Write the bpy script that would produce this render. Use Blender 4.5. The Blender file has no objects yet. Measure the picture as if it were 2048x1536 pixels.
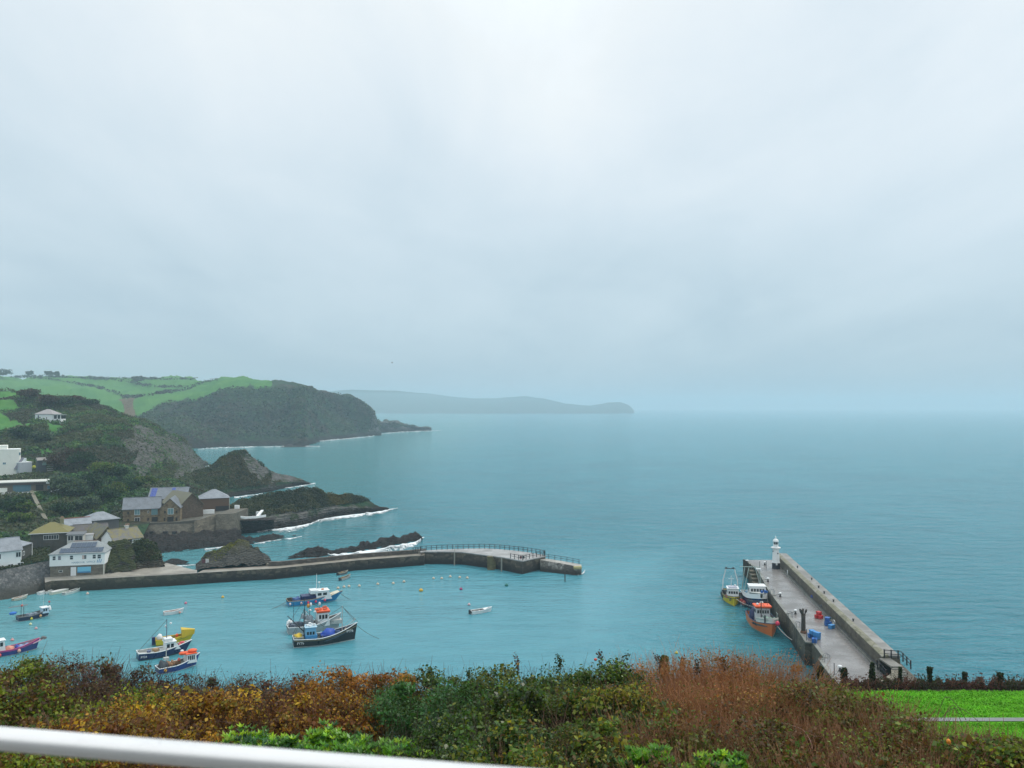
import bpy, math, random
import numpy as np
from mathutils import Vector, Matrix, noise as mnoise
from mathutils.bvhtree import BVHTree

random.seed(7)
RNG = np.random.default_rng(11)
SC = bpy.context.scene
COL = SC.collection

# ------------------------------------------------------------------ camera
CAM_Z, FPX, EYE = 44.0, 1600.0, 814.0          # eye height (m), focal length and eye level in 2048-wide pixels
PITCH = math.atan((EYE - 768) / FPX)
CP, SP = math.cos(PITCH), math.sin(PITCH)

def ray(px, py):
    u, v = (px - 1024) / FPX, (768 - py) / FPX
    return Vector((u, CP - v * SP, SP + v * CP))

def P(px, py, Y):
    d = ray(px, py); t = Y / d.y
    return Vector((d.x * t, Y, CAM_Z + d.z * t))

def PZ(px, py, z=0.0):
    d = ray(px, py); t = (z - CAM_Z) / d.z
    return Vector((d.x * t, d.y * t, z))

def proj(p):
    x, y, z = p[0], p[1], p[2] - CAM_Z
    f = y * CP + z * SP; up = -y * SP + z * CP
    return 1024 + FPX * x / f, 768 - FPX * up / f

cam = bpy.data.cameras.new('camera'); camo = bpy.data.objects.new('camera', cam); COL.objects.link(camo)
camo.location = (0, 0, CAM_Z); camo.rotation_euler = (math.radians(90) + PITCH, 0, 0)
cam.sensor_width = 36; cam.lens = 36 * FPX / 2048; cam.clip_start = 0.05; cam.clip_end = 40000
cam.dof.use_dof = True; cam.dof.focus_distance = 120; cam.dof.aperture_fstop = 4.5
SC.camera = camo

# ------------------------------------------------------------------ object helpers
def link(o, parent=None):
    COL.objects.link(o)
    if parent: o.parent = parent
    return o

def tag(o, label=None, cat=None, group=None, kind=None):
    if label: o['label'] = label
    if cat: o['category'] = cat
    if group: o['group'] = group
    if kind: o['kind'] = kind
    return o

def thing(name, label, cat, loc=(0, 0, 0), rz=0, group=None):
    o = link(bpy.data.objects.new(name, None)); o.empty_display_size = .5
    o.location = loc; o.rotation_euler = (0, 0, rz)
    return tag(o, label, cat, group)

def copy_tree(o, parent=None):
    c = o.copy(); COL.objects.link(c)
    if parent: c.parent = parent
    for ch in list(o.children): copy_tree(ch, c)
    return c

class MB:
    def __init__(s): s.v, s.f, s.sm = [], [], False
    def add(s, vs, fs):
        n = len(s.v); s.v += [tuple(p) for p in vs]; s.f += [tuple(i + n for i in f) for f in fs]; return s
    def box(s, c, d, rz=0, taper=1.0):
        x, y, z = d[0] / 2, d[1] / 2, d[2] / 2; r = Matrix.Rotation(rz, 3, 'Z'); vs = []
        for k in (-1, 1):
            t = taper if k > 0 else 1
            for a, b in ((-1, -1), (1, -1), (1, 1), (-1, 1)):
                vs.append(Vector(c) + r @ Vector((a * x * t, b * y * t, k * z)))
        return s.add(vs, [(3, 2, 1, 0), (4, 5, 6, 7), (0, 1, 5, 4), (1, 2, 6, 5), (2, 3, 7, 6), (3, 0, 4, 7)])
    def bx(s, x0, x1, y0, y1, z0, z1):
        return s.box(((x0 + x1) / 2, (y0 + y1) / 2, (z0 + z1) / 2), (x1 - x0, y1 - y0, z1 - z0))
    def prism(s, pts, z0, z1):
        n = len(pts); vs = [(p[0], p[1], z0 if not callable(z0) else z0(p)) for p in pts] + [(p[0], p[1], z1 if not callable(z1) else z1(p)) for p in pts]
        fs = [tuple(range(n - 1, -1, -1)), tuple(range(n, 2 * n))] + [(i, (i + 1) % n, (i + 1) % n + n, i + n) for i in range(n)]
        return s.add(vs, fs)
    def extr(s, pts, d):                                    # polygon of 3-D points pushed along d
        n = len(pts); d = Vector(d); vs = [Vector(p) for p in pts] + [Vector(p) + d for p in pts]
        return s.add(vs, [tuple(range(n - 1, -1, -1)), tuple(range(n, 2 * n))] + [(i, (i + 1) % n, (i + 1) % n + n, i + n) for i in range(n)])
    def tube(s, pts, r, n=6, r2=None):
        pts = [Vector(p) for p in pts]; m = len(pts); vs = []; fs = []
        for i, p in enumerate(pts):
            t = (pts[min(i + 1, m - 1)] - pts[max(i - 1, 0)]).normalized()
            a = t.cross(Vector((0, 0, 1)) if abs(t.z) < .9 else Vector((1, 0, 0))).normalized(); b = t.cross(a)
            rr = r if r2 is None else r + (r2 - r) * i / max(1, m - 1)
            for k in range(n):
                th = 2 * math.pi * k / n; vs.append(p + (a * math.cos(th) + b * math.sin(th)) * rr)
        for i in range(m - 1):
            for k in range(n): fs.append((i * n + k, i * n + (k + 1) % n, (i + 1) * n + (k + 1) % n, (i + 1) * n + k))
        fs += [tuple(range(n - 1, -1, -1)), tuple(range((m - 1) * n, m * n))]
        return s.add(vs, fs)
    def lathe(s, prof, c=(0, 0, 0), n=12, ph=0):
        vs = []; fs = []; m = len(prof)
        for r, z in prof:
            for k in range(n):
                th = 2 * math.pi * k / n + ph; vs.append((c[0] + r * math.cos(th), c[1] + r * math.sin(th), c[2] + z))
        for i in range(m - 1):
            for k in range(n): fs.append((i * n + k, i * n + (k + 1) % n, (i + 1) * n + (k + 1) % n, (i + 1) * n + k))
        fs += [tuple(range(n - 1, -1, -1)), tuple(range((m - 1) * n, m * n))]
        return s.add(vs, fs)
    def ball(s, c, r, n=10, sq=(1, 1, 1)):
        m = n // 2 + 1; vs = []; fs = []
        for i in range(m):
            a = math.pi * (i + .03) / (m - .94) - math.pi / 2 if 0 else -math.pi / 2 + math.pi * i / (m - 1)
            for k in range(n):
                th = 2 * math.pi * k / n; q = max(.02, math.cos(a))
                vs.append((c[0] + r * sq[0] * q * math.cos(th), c[1] + r * sq[1] * q * math.sin(th), c[2] + r * sq[2] * math.sin(a)))
        for i in range(m - 1):
            for k in range(n): fs.append((i * n + k, i * n + (k + 1) % n, (i + 1) * n + (k + 1) % n, (i + 1) * n + k))
        fs += [tuple(range(n - 1, -1, -1)), tuple(range((m - 1) * n, m * n))]
        return s.add(vs, fs)
    def build(s, name, m, parent=None, smooth=False, bevel=0):
        me = bpy.data.meshes.new(name); me.from_pydata(s.v, [], s.f); me.update()
        me.materials.append(m)
        if smooth: me.shade_smooth()
        o = link(bpy.data.objects.new(name, me), parent)
        if bevel:
            b = o.modifiers.new('bevel', 'BEVEL'); b.width = bevel; b.segments = 2; b.limit_method = 'ANGLE'
        return o

def np_mesh(name, V, F, m, parent=None, attrs=None, smooth=False):
    """V (n,3) floats, F (m,k) ints, attrs {name: (n,) or (n,4)} on points"""
    me = bpy.data.meshes.new(name); n, (fm, k) = len(V), F.shape
    me.vertices.add(n); me.vertices.foreach_set('co', np.ascontiguousarray(V, dtype=np.float32).ravel())
    me.loops.add(fm * k); me.loops.foreach_set('vertex_index', np.ascontiguousarray(F, dtype=np.int32).ravel())
    me.polygons.add(fm); me.polygons.foreach_set('loop_start', np.arange(0, fm * k, k, dtype=np.int32))
    for an, av in (attrs or {}).items():
        av = np.ascontiguousarray(av, dtype=np.float32)
        if av.ndim == 1: me.attributes.new(an, 'FLOAT', 'POINT').data.foreach_set('value', av)
        else: me.attributes.new(an, 'FLOAT_COLOR', 'POINT').data.foreach_set('color', av.ravel())
    me.update(calc_edges=True); me.validate()
    if smooth: me.shade_smooth()
    me.materials.append(m)
    return link(bpy.data.objects.new(name, me), parent)

# ------------------------------------------------------------------ material helpers
def srgb(r, g, b):
    f = lambda c: c / 12.92 if c <= .04045 else ((c + .055) / 1.055) ** 2.4
    return (f(r / 255), f(g / 255), f(b / 255))

class NT:
    """tiny node-tree writer"""
    def __init__(s, name):
        s.m = bpy.data.materials.new(name); s.m.use_nodes = True; s.t = s.m.node_tree; s.n = s.t.nodes; s.l = s.t.links
        s.b = s.n['Principled BSDF']; s.out = s.n['Material Output']
        s._pos = None
    def node(s, ty, **kw):
        n = s.n.new(ty)
        for k, v in kw.items(): setattr(n, k, v)
        return n
    def put(s, sock, v):
        if hasattr(v, 'is_linked') or isinstance(v, bpy.types.NodeSocket): s.l.new(v, sock)
        elif isinstance(v, (tuple, list)) and len(v) == 3 and sock.type == 'RGBA': sock.default_value = (*v, 1)
        else: sock.default_value = v
    @property
    def pos(s):
        if s._pos is None: s._pos = s.node('ShaderNodeNewGeometry').outputs['Position']
        return s._pos
    @property
    def obj(s): return s.node('ShaderNodeTexCoord').outputs['Object']
    def map(s, vec, scale=(1, 1, 1), rot=(0, 0, 0), loc=(0, 0, 0)):
        n = s.node('ShaderNodeMapping'); s.put(n.inputs['Vector'], vec)
        n.inputs['Scale'].default_value = scale; n.inputs['Rotation'].default_value = rot; n.inputs['Location'].default_value = loc
        return n.outputs[0]
    def noise(s, scale, vec=None, detail=4, rough=.55, dist=0):
        n = s.node('ShaderNodeTexNoise'); s.put(n.inputs['Vector'], vec if vec is not None else s.pos)
        n.inputs['Scale'].default_value = scale; n.inputs['Detail'].default_value = detail; n.inputs['Roughness'].default_value = rough; n.inputs['Distortion'].default_value = dist
        return n.outputs['Fac']
    def vor(s, scale, vec=None, feat='F1', out='Distance', rand=1):
        n = s.node('ShaderNodeTexVoronoi', feature=feat); s.put(n.inputs['Vector'], vec if vec is not None else s.pos)
        n.inputs['Scale'].default_value = scale; n.inputs['Randomness'].default_value = rand
        return n.outputs[out]
    def ramp(s, fac, stops, interp='LINEAR'):
        n = s.node('ShaderNodeValToRGB'); s.put(n.inputs[0], fac); cr = n.color_ramp; cr.interpolation = interp
        while len(cr.elements) < len(stops): cr.elements.new(.5)
        for e, (p, c) in zip(cr.elements, stops): e.position = p; e.color = (*c, 1) if len(c) == 3 else c
        return n.outputs[0]
    def rng(s, v, a, b, c=0, d=1, smooth=True):
        n = s.node('ShaderNodeMapRange'); n.interpolation_type = 'SMOOTHSTEP' if smooth else 'LINEAR'
        s.put(n.inputs[0], v)
        for i, q in enumerate((a, b, c, d)): s.put(n.inputs[i + 1], q)
        return n.outputs[0]
    def mix(s, f, a, b, mode='MIX'):
        n = s.node('ShaderNodeMix', data_type='RGBA', blend_type=mode)
        s.put(n.inputs['Factor'], f); s.put(n.inputs[6], a); s.put(n.inputs[7], b)
        return n.outputs[2]
    def math(s, op, a, b=0.0, c=0.0):
        n = s.node('ShaderNodeMath', operation=op); s.put(n.inputs[0], a); s.put(n.inputs[1], b); s.put(n.inputs[2], c)
        return n.outputs[0]
    def attr(s, name, out='Fac'):
        return s.node('ShaderNodeAttribute', attribute_name=name).outputs[out]
    def sep(s, v):
        n = s.node('ShaderNodeSeparateXYZ'); s.put(n.inputs[0], v); return n.outputs
    def bump(s, h, strength=.5, dist=.1, normal=None):
        n = s.node('ShaderNodeBump'); s.put(n.inputs['Height'], h); s.put(n.inputs['Strength'], strength); n.inputs['Distance'].default_value = dist
        if normal is not None: s.l.new(normal, n.inputs['Normal'])
        return n.outputs[0]
    def set(s, **kw):
        for k, v in kw.items():
            k = {'col': 'Base Color', 'rough': 'Roughness', 'metal': 'Metallic', 'normal': 'Normal', 'spec': 'Specular IOR Level', 'alpha': 'Alpha', 'ior': 'IOR'}.get(k, k)
            s.put(s.b.inputs[k], v)
        return s

_mats = {}
def M(col, rough=.55, var=.18, scale=2.0, metal=0.0, bump=0.0, spec=.5):
    """painted or plain surface: its colour with uneven wear"""
    key = (tuple(round(c, 4) for c in col), rough, var, scale, metal, bump, spec)
    if key in _mats: return _mats[key]
    t = NT('surface'); f = t.noise(scale, detail=6, rough=.65)
    c = t.mix(f, tuple(x * (1 - var) for x in col), tuple(min(.95, x * (1 + var)) for x in col))
    st = t.rng(t.noise(scale * .35, vec=t.map(t.pos, (1, 1, .25)), detail=5, rough=.7), .58, .75)
    c = t.mix(t.math('MULTIPLY', st, var * 1.6), c, (.08, .075, .06))
    t.set(col=c, rough=t.rng(f, .3, .7, rough - .1, min(1, rough + .15)), metal=metal, spec=spec)
    if bump: t.set(normal=t.bump(t.noise(scale * 4), bump, .05))
    _mats[key] = t.m
    return t.m

def stone_mat(name, c1, c2, c3, scale=1.6, mortar=(.2, .18, .15), flat=1.6, bump=.6, weed=None, streak=.25):
    t = NT(name); q = t.map(t.pos, (1, 1, flat))
    cell = t.vor(scale, q, out='Color'); h = t.sep(cell)[0]
    edge = t.vor(scale, q, feat='DISTANCE_TO_EDGE')
    c = t.ramp(h, [(0, c1), (.5, c2), (1, c3)])
    c = t.mix(t.rng(edge, .0, .07), mortar, c)
    big = t.noise(.35, detail=5)
    c = t.mix(t.math('MULTIPLY', t.rng(big, .4, .7), .45), c, tuple(x * .55 for x in c2))
    st = t.rng(t.noise(1.1, vec=t.map(t.pos, (1, 1, .12)), detail=4), .52, .72)
    c = t.mix(t.math('MULTIPLY', st, streak), c, (.05, .05, .04))
    if weed:                                              # weed and wet tide mark, in world height
        z0, z1, wc = weed
        zz = t.math('ADD', t.sep(t.pos)[2], t.math('MULTIPLY', t.noise(.5), -1.4))
        c = t.mix(t.rng(zz, z1, z0), c, wc)
    t.set(col=c, rough=.75, normal=t.bump(t.math('ADD', t.rng(edge, 0, .12), t.math('MULTIPLY', t.noise(6), .5)), bump, .08), spec=.35)
    return t.m

def slate_mat(name, c, moss=None, amt=.5, rz=0):
    t = NT(name); q = t.map(t.pos, (1, 1, 1), (0, 0, rz))
    b = t.node('ShaderNodeTexBrick'); t.put(b.inputs['Vector'], t.map(q, (1, 1, 1)))
    b.inputs['Scale'].default_value = 1.2; b.inputs['Mortar Size'].default_value = .02
    for i, k in ((1, .85), (2, 1.15)): t.put(b.inputs[i], tuple(x * k for x in c))
    t.put(b.inputs[3], tuple(x * .55 for x in c))
    z = t.sep(t.pos)[2]; w = t.node('ShaderNodeTexWave', wave_type='BANDS', bands_direction='Z'); t.put(w.inputs['Vector'], t.pos); w.inputs['Scale'].default_value = 1.6; w.inputs['Distortion'].default_value = .4
    col = t.mix(t.rng(t.noise(.7, detail=5), .3, .7), b.outputs[0], tuple(x * 1.25 for x in c))
    if moss: col = t.mix(t.math('MULTIPLY', t.rng(t.noise(.9, detail=6, rough=.7), .5 - .35 * amt, .72 - .35 * amt), .9), col, moss)
    t.set(col=col, rough=.6, normal=t.bump(w.outputs[0], .35, .03))
    return t.m
# ------------------------------------------------------------------ sky, sun, air
SUN_EL, SUN_AZ = math.radians(54), math.radians(62)        # azimuth clockwise from the view direction (+Y)
w = bpy.data.worlds.new('World'); SC.world = w; w.use_nodes = True
wt = w.node_tree
for n in list(wt.nodes): wt.nodes.remove(n)
def wn(ty, **kw):
    n = wt.nodes.new(ty)
    for k, v in kw.items(): setattr(n, k, v)
    return n
def wm(op, a, b=0.0):
    n = wn('ShaderNodeMath', operation=op)
    for i, q in enumerate((a, b)):
        if isinstance(q, bpy.types.NodeSocket): wt.links.new(q, n.inputs[i])
        else: n.inputs[i].default_value = q
    return n.outputs[0]
sky = wn('ShaderNodeTexSky', sky_type='NISHITA'); sky.sun_disc = False; sky.sun_elevation = SUN_EL; sky.sun_rotation = SUN_AZ
bg1 = wn('ShaderNodeBackground'); wt.links.new(sky.outputs[0], bg1.inputs[0]); bg1.inputs[1].default_value = .08
tc = wn('ShaderNodeTexCoord'); sp = wn('ShaderNodeSeparateXYZ'); wt.links.new(tc.outputs['Generated'], sp.inputs[0])
dz = wm('MAXIMUM', sp.outputs[2], 0.0)
den = wm('ADD', dz, .16)
cx, cy = wm('DIVIDE', sp.outputs[0], den), wm('DIVIDE', sp.outputs[1], den)
cv = wn('ShaderNodeCombineXYZ'); wt.links.new(cx, cv.inputs[0]); wt.links.new(cy, cv.inputs[1])
def wnoise(scale, rot, sc, detail, rough=.5, dist=.0, loc=(0, 0, 0)):
    mp = wn('ShaderNodeMapping'); wt.links.new(cv.outputs[0], mp.inputs[0]); mp.inputs['Rotation'].default_value = (0, 0, rot); mp.inputs['Scale'].default_value = sc; mp.inputs['Location'].default_value = loc
    n = wn('ShaderNodeTexNoise'); wt.links.new(mp.outputs[0], n.inputs['Vector']); n.inputs['Scale'].default_value = scale
    n.inputs['Detail'].default_value = detail; n.inputs['Roughness'].default_value = rough; n.inputs['Distortion'].default_value = dist
    return n.outputs['Fac']
n1 = wnoise(.75, .5, (1, .45, 1), 5, .5, .6, (3.1, 1.7, 0)); n2 = wnoise(2.2, -.3, (1, .5, 1), 6, .55, .4, (7, 2, 0))
cl = wm('ADD', wm('MULTIPLY', wm('SUBTRACT', n1, .5), 1.25), wm('MULTIPLY', wm('SUBTRACT', n2, .5), .6))
gr = wn('ShaderNodeValToRGB'); wt.links.new(wm('ADD', dz, wm('MULTIPLY', cl, wm('ADD', wm('MULTIPLY', dz, 1.15), .05))), gr.inputs[0])
stops = [(0.0, (.40, .55, .655)), (.05, (.46, .60, .695)), (.13, (.58, .71, .79)), (.23, (.67, .785, .86)), (.36, (.80, .885, .94)), (.47, (.90, .96, .985)), (1.0, (1.5, 1.6, 1.66))]
while len(gr.color_ramp.elements) < len(stops): gr.color_ramp.elements.new(.5)
for e, (p, c) in zip(gr.color_ramp.elements, stops): e.position = p; e.color = (*c, 1)
bg2 = wn('ShaderNodeBackground'); wt.links.new(gr.outputs[0], bg2.inputs[0]); bg2.inputs[1].default_value = 1.06
mx = wn('ShaderNodeMixShader'); mx.inputs[0].default_value = .9; wt.links.new(bg1.outputs[0], mx.inputs[1]); wt.links.new(bg2.outputs[0], mx.inputs[2])
wo = wn('ShaderNodeOutputWorld'); wt.links.new(mx.outputs[0], wo.inputs[0])

sl = bpy.data.lights.new('sun', 'SUN'); sl.energy = 1.5; sl.angle = math.radians(14); sl.color = (1, .95, .86)
so = link(bpy.data.objects.new('sun', sl)); so.rotation_euler = (math.radians(90) - SUN_EL, 0, math.radians(180) - SUN_AZ + math.radians(0))
sd = Vector((math.sin(SUN_AZ) * math.cos(SUN_EL), math.cos(SUN_AZ) * math.cos(SUN_EL), math.sin(SUN_EL)))
so.rotation_euler = sd.to_track_quat('Z', 'Y').to_euler()

hz = MB().bx(-9500, 9500, -300, 11800, -7, 150)
hm = NT('haze_air'); hm.n.remove(hm.b)
pv = hm.node('ShaderNodeVolumePrincipled'); pv.inputs['Color'].default_value = (.66, .86, .97, 1); pv.inputs['Density'].default_value = .00023; pv.inputs['Anisotropy'].default_value = .15
hm.l.new(pv.outputs[0], hm.out.inputs['Volume'])
ho = hz.build('haze', hm.m); tag(ho, kind='stuff')

# ------------------------------------------------------------------ water
t = NT('sea_water'); X, Y, Z = t.sep(t.pos)[0:3]
open_sea = t.math('MAXIMUM', t.rng(Y, 185, 300), t.rng(t.math('ADD', X, t.math('MULTIPLY', Y, -.15)), -10, 34))
wind = t.noise(.014, vec=t.map(t.pos, (1, .55, 1), (0, 0, .35)), detail=5, rough=.6)
streak = t.noise(.16, vec=t.map(t.pos, (.5, 1.2, 1), (0, 0, -.15)), detail=5, rough=.65)
shal = t.rng(t.math('ADD', X, t.math('MULTIPLY', wind, 60)), 20, -95)
base = t.mix(t.rng(wind, .3, .7), (.030, .245, .315), (.042, .295, .37))
streak2 = t.noise(.045, vec=t.map(t.pos, (.6, 1, 1), (0, 0, -.1)), detail=7, rough=.75)
base = t.mix(t.math('MULTIPLY', t.rng(streak, .38, .66), .6), base, (.065, .335, .405))
base = t.mix(t.math('MULTIPLY', t.rng(streak2, .5, .68), .6), base, (.022, .18, .228))
streak3 = t.noise(.011, vec=t.map(t.pos, (.7, 1, 1), (0, 0, .2)), detail=7, rough=.72)
base = t.mix(t.math('MULTIPLY', t.math('MULTIPLY', t.rng(streak3, .46, .62), open_sea), .35), base, (.028, .20, .252))
base = t.mix(t.math('MULTIPLY', shal, .8), base, (.075, .305, .325))
base = t.mix(t.math('SUBTRACT', .4, t.math('MULTIPLY', open_sea, .4)), base, (.09, .20, .235))
wave1 = t.noise(.8, vec=t.map(t.pos, (.6, 1.15, 1), (0, 0, -.25)), detail=5, rough=.62, dist=.3)
wave2 = t.noise(.2, vec=t.map(t.pos, (.55, 1.3, 1), (0, 0, -.1)), detail=3, rough=.5)
wave3 = t.noise(.045, vec=t.map(t.pos, (.4, 1.3, 1), (0, 0, .05)), detail=4, rough=.6)
rip = t.noise(1.7, vec=t.map(t.pos, (.6, 1.2, 1), (0, 0, .2)), detail=4, rough=.6)
chop = t.math('ADD', .09, t.math('MULTIPLY', open_sea, .91))
h = t.math('ADD', t.math('MULTIPLY', wave1, t.math('MULTIPLY', chop, 1.15)), t.math('ADD', t.math('MULTIPLY', rip, t.math('ADD', .05, t.math('MULTIPLY', open_sea, .22))), t.math('MULTIPLY', t.math('ADD', wave2, t.math('MULTIPLY', wave3, .9)), t.math('MULTIPLY', chop, 2.6))))
cap = t.math('MULTIPLY', t.math('MULTIPLY', t.rng(t.noise(.11, vec=t.map(t.pos, (.6, 1, 1), (0, 0, .1)), detail=6, rough=.72), .70, .74), t.rng(wind, .5, .62)), t.math('MULTIPLY', open_sea, .7))
base = t.mix(cap, base, (.7, .76, .77))
t.set(col=base, rough=t.math('SUBTRACT', .2, t.math('MULTIPLY', open_sea, .1)), ior=1.33, spec=.5, normal=t.bump(h, 1.0, 2.3))
water = MB().add([(-9300, -60, 0), (9300, -60, 0), (9300, 11600, 0), (-9300, 11600, 0)], [(0, 1, 2, 3)]).build('sea', t.m)
tag(water, kind='structure')

# ------------------------------------------------------------------ lofted land
def fr(p, sc, oc=4): return mnoise.fractal(Vector(p) * sc, 1.0, 2.0, oc, noise_basis='PERLIN_ORIGINAL')

LAND = {}
def loft(name, curves, nu, spans, m, amp=1.0, nsc=.1, oc=6, zone=None, kind='structure', label=None, cat=None, under=True, ridge=0.0, group=None, amp2=0.0, nsc2=.01):
    """surface through picture-space curves, each (px, py, Y) with Y None at sea level or ('z', height)"""
    rows = []
    for cv_ in curves:
        px = np.array([c[0] for c in cv_], float); py = np.array([c[1] for c in cv_], float); s = np.linspace(px[0], px[-1], nu)
        yy = np.interp(s, px, py)
        if cv_[0][2] is None: row = [PZ(a, b, 0) for a, b in zip(s, yy)]
        elif isinstance(cv_[0][2], tuple): row = [PZ(a, b, cv_[0][2][1]) for a, b in zip(s, yy)]
        else:
            dd = np.interp(s, px, np.array([c[2] for c in cv_], float)); row = [P(a, b, d) for a, b, d in zip(s, yy, dd)]
        rows.append(row)
    if under:
        rows.insert(0, [Vector((p.x, p.y - 3 - p.y * .004, -3)) for p in rows[0]]); spans = [3] + spans
    G = []; T = []
    for i, n in enumerate(spans):
        for k in range(n):
            f = k / n; G.append([a.lerp(b, f) for a, b in zip(rows[i], rows[i + 1])]); T.append(i + f)
    G.append(rows[-1]); T.append(len(spans))
    nv = len(G); A = np.array([[tuple(p) for p in r] for r in G])
    du = np.gradient(A, axis=1); dv = np.gradient(A, axis=0); N = np.cross(du, dv); N /= np.linalg.norm(N, axis=2, keepdims=True) + 1e-9
    V = A.reshape(-1, 3).copy(); Nf = N.reshape(-1, 3)
    if amp:
        for i in range(len(V)):
            p = V[i]; q = Vector(p)
            d = fr(q, nsc, oc)
            if ridge: d = d * (1 - ridge) + ridge * (mnoise.ridged_multi_fractal(q * nsc * 1.3, 1.0, 2.1, 4, 1.0, 2.0) - 1.1)
            V[i] = p + Nf[i] * (d * amp + (amp2 * fr(q + Vector((7, 0, 0)), nsc2, 3) if amp2 else 0))
    idx = np.arange(nv * nu).reshape(nv, nu)
    F = np.stack([idx[:-1, :-1], idx[:-1, 1:], idx[1:, 1:], idx[1:, :-1]], -1).reshape(-1, 4)
    attrs = {'band': np.repeat(np.array(T), nu)}
    if zone is not None:
        zl = np.zeros((len(V), 4), np.float32); zl[:, 3] = 1
        for i in range(len(V)):
            px, py = proj(A.reshape(-1, 3)[i]); zl[i, :3] = zone(px, py, attrs['band'][i])
        attrs['cover'] = zl
    o = np_mesh(name, V, F, m, attrs=attrs, smooth=False)
    o.data.shade_smooth()
    tag(o, label, cat, group, kind)
    LAND[name] = (V, F, BVHTree.FromPolygons([Vector(v) for v in V], F.tolist()), attrs)
    return o

def hit(name, px, py):
    r = LAND[name][2].ray_cast(Vector((0, 0, CAM_Z)), ray(px, py).normalized())
    return r[0]

def inside(px, py, poly):
    c = False; n = len(poly); j = n - 1
    for i in range(n):
        xi, yi = poly[i]; xj, yj = poly[j]
        if (yi > py) != (yj > py) and px < (xj - xi) * (py - yi) / (yj - yi) + xi: c = not c
        j = i
    return c

def leaf_quads(C, S, T, Nb=None, up=.35, wide=.62):
    """one folded leaf (4 points, 2 triangles as one quad) per centre"""
    n = len(C); nrm = RNG.normal(size=(n, 3)); nrm /= np.linalg.norm(nrm, axis=1, keepdims=True)
    if Nb is not None: nrm = nrm * (1 - up) + Nb * up * 1.6
    nrm[:, 2] += up * .8; nrm /= np.linalg.norm(nrm, axis=1, keepdims=True)
    r = RNG.normal(size=(n, 3)); tg = np.cross(nrm, r); tg /= np.linalg.norm(tg, axis=1, keepdims=True); bt = np.cross(nrm, tg)
    S = np.asarray(S)[:, None]; fold = nrm * S * .12
    V = np.stack([C - tg * S * .5, C + bt * S * wide * .5 + fold, C + tg * S * .5, C - bt * S * wide * .5 + fold], 1).reshape(-1, 3)
    F = np.arange(n * 4).reshape(n, 4)
    col = np.ones((n * 4, 4), np.float32); col[:, :3] = np.repeat(T, 4, axis=0)
    return V, F, col

def leaf_mat(name, rough=.5, trans=.0):
    t = NT(name); c = t.attr('tint', 'Color')
    t.set(col=c, rough=rough, spec=.3)
    tr = t.node('ShaderNodeBsdfTranslucent'); t.put(tr.inputs[0], t.mix(1.0, c, (1.25, 1.2, .9), 'MULTIPLY')); ms = t.node('ShaderNodeMixShader'); ms.inputs[0].default_value = .38
    t.l.new(t.b.outputs[0], ms.inputs[1]); t.l.new(tr.outputs[0], ms.inputs[2]); t.l.new(ms.outputs[0], t.out.inputs['Surface'])
    return t.m
LEAF = leaf_mat('leaves'); LEAF_WET = leaf_mat('wet_leaves', .32)

def tint_pick(tints, n, jit=.25, w=None):
    tints = np.array(tints); k = RNG.choice(len(tints), n, p=w); c = tints[k] * (1 + RNG.uniform(-jit, jit, (n, 1)))
    return np.clip(c * (1 + RNG.uniform(-.08, .08, (n, 3))), .004, .9)

def land_points(name, n, keep=None):
    V, F, _, at = LAND[name]; V = np.array(V); k = RNG.integers(0, len(F), n); q = V[F[k]]
    a, b = RNG.uniform(0, 1, (n, 1)), RNG.uniform(0, 1, (n, 1))
    p = (q[:, 0] * (1 - a) + q[:, 1] * a) * (1 - b) + (q[:, 3] * (1 - a) + q[:, 2] * a) * b
    nr = np.cross(q[:, 1] - q[:, 0], q[:, 3] - q[:, 0]); nr /= np.linalg.norm(nr, axis=1, keepdims=True) + 1e-9
    nr[nr[:, 2] < 0] *= -1
    bd = at['band'][F[k, 0]]; cv_ = at.get('cover'); cv_ = cv_[F[k, 0]] if cv_ is not None else np.zeros((n, 4))
    if keep is not None:
        msk = keep(p, bd, cv_); p, nr = p[msk], nr[msk]
    return p, nr

def scrub(name, land, n, size, tints, keep=None, lift=1.0, w=None, patch=.03, jit=.22):
    p, nr = land_points(land, n, keep); m = len(p)
    g = np.array([fr(q, patch, 3) for q in p]); g2 = np.array([fr(q + 50, patch * 4, 2) for q in p])
    T = tint_pick(tints, m, .3, w)
    tt = np.array(tints); order = np.clip(((g * 1.7 + g2 * .6) * .9 + .5) * len(tt), 0, len(tt) - 1).astype(int)
    T = T * .25 + .75 * tt[order] * (1 + RNG.uniform(-jit, jit, (m, 1)))
    hgt = np.clip(g2 + .35, 0, 1)[:, None]
    C = p + nr * RNG.uniform(0, 1, (m, 1)) * lift * (.3 + hgt)
    C[:, 2] += RNG.uniform(0, .5, m) * lift
    V, F, col = leaf_quads(C, RNG.uniform(*size, m), T, nr, .3, .8)
    o = np_mesh(name, V, F, LEAF, attrs={'tint': col}); tag(o, kind='stuff')
    return o

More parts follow.
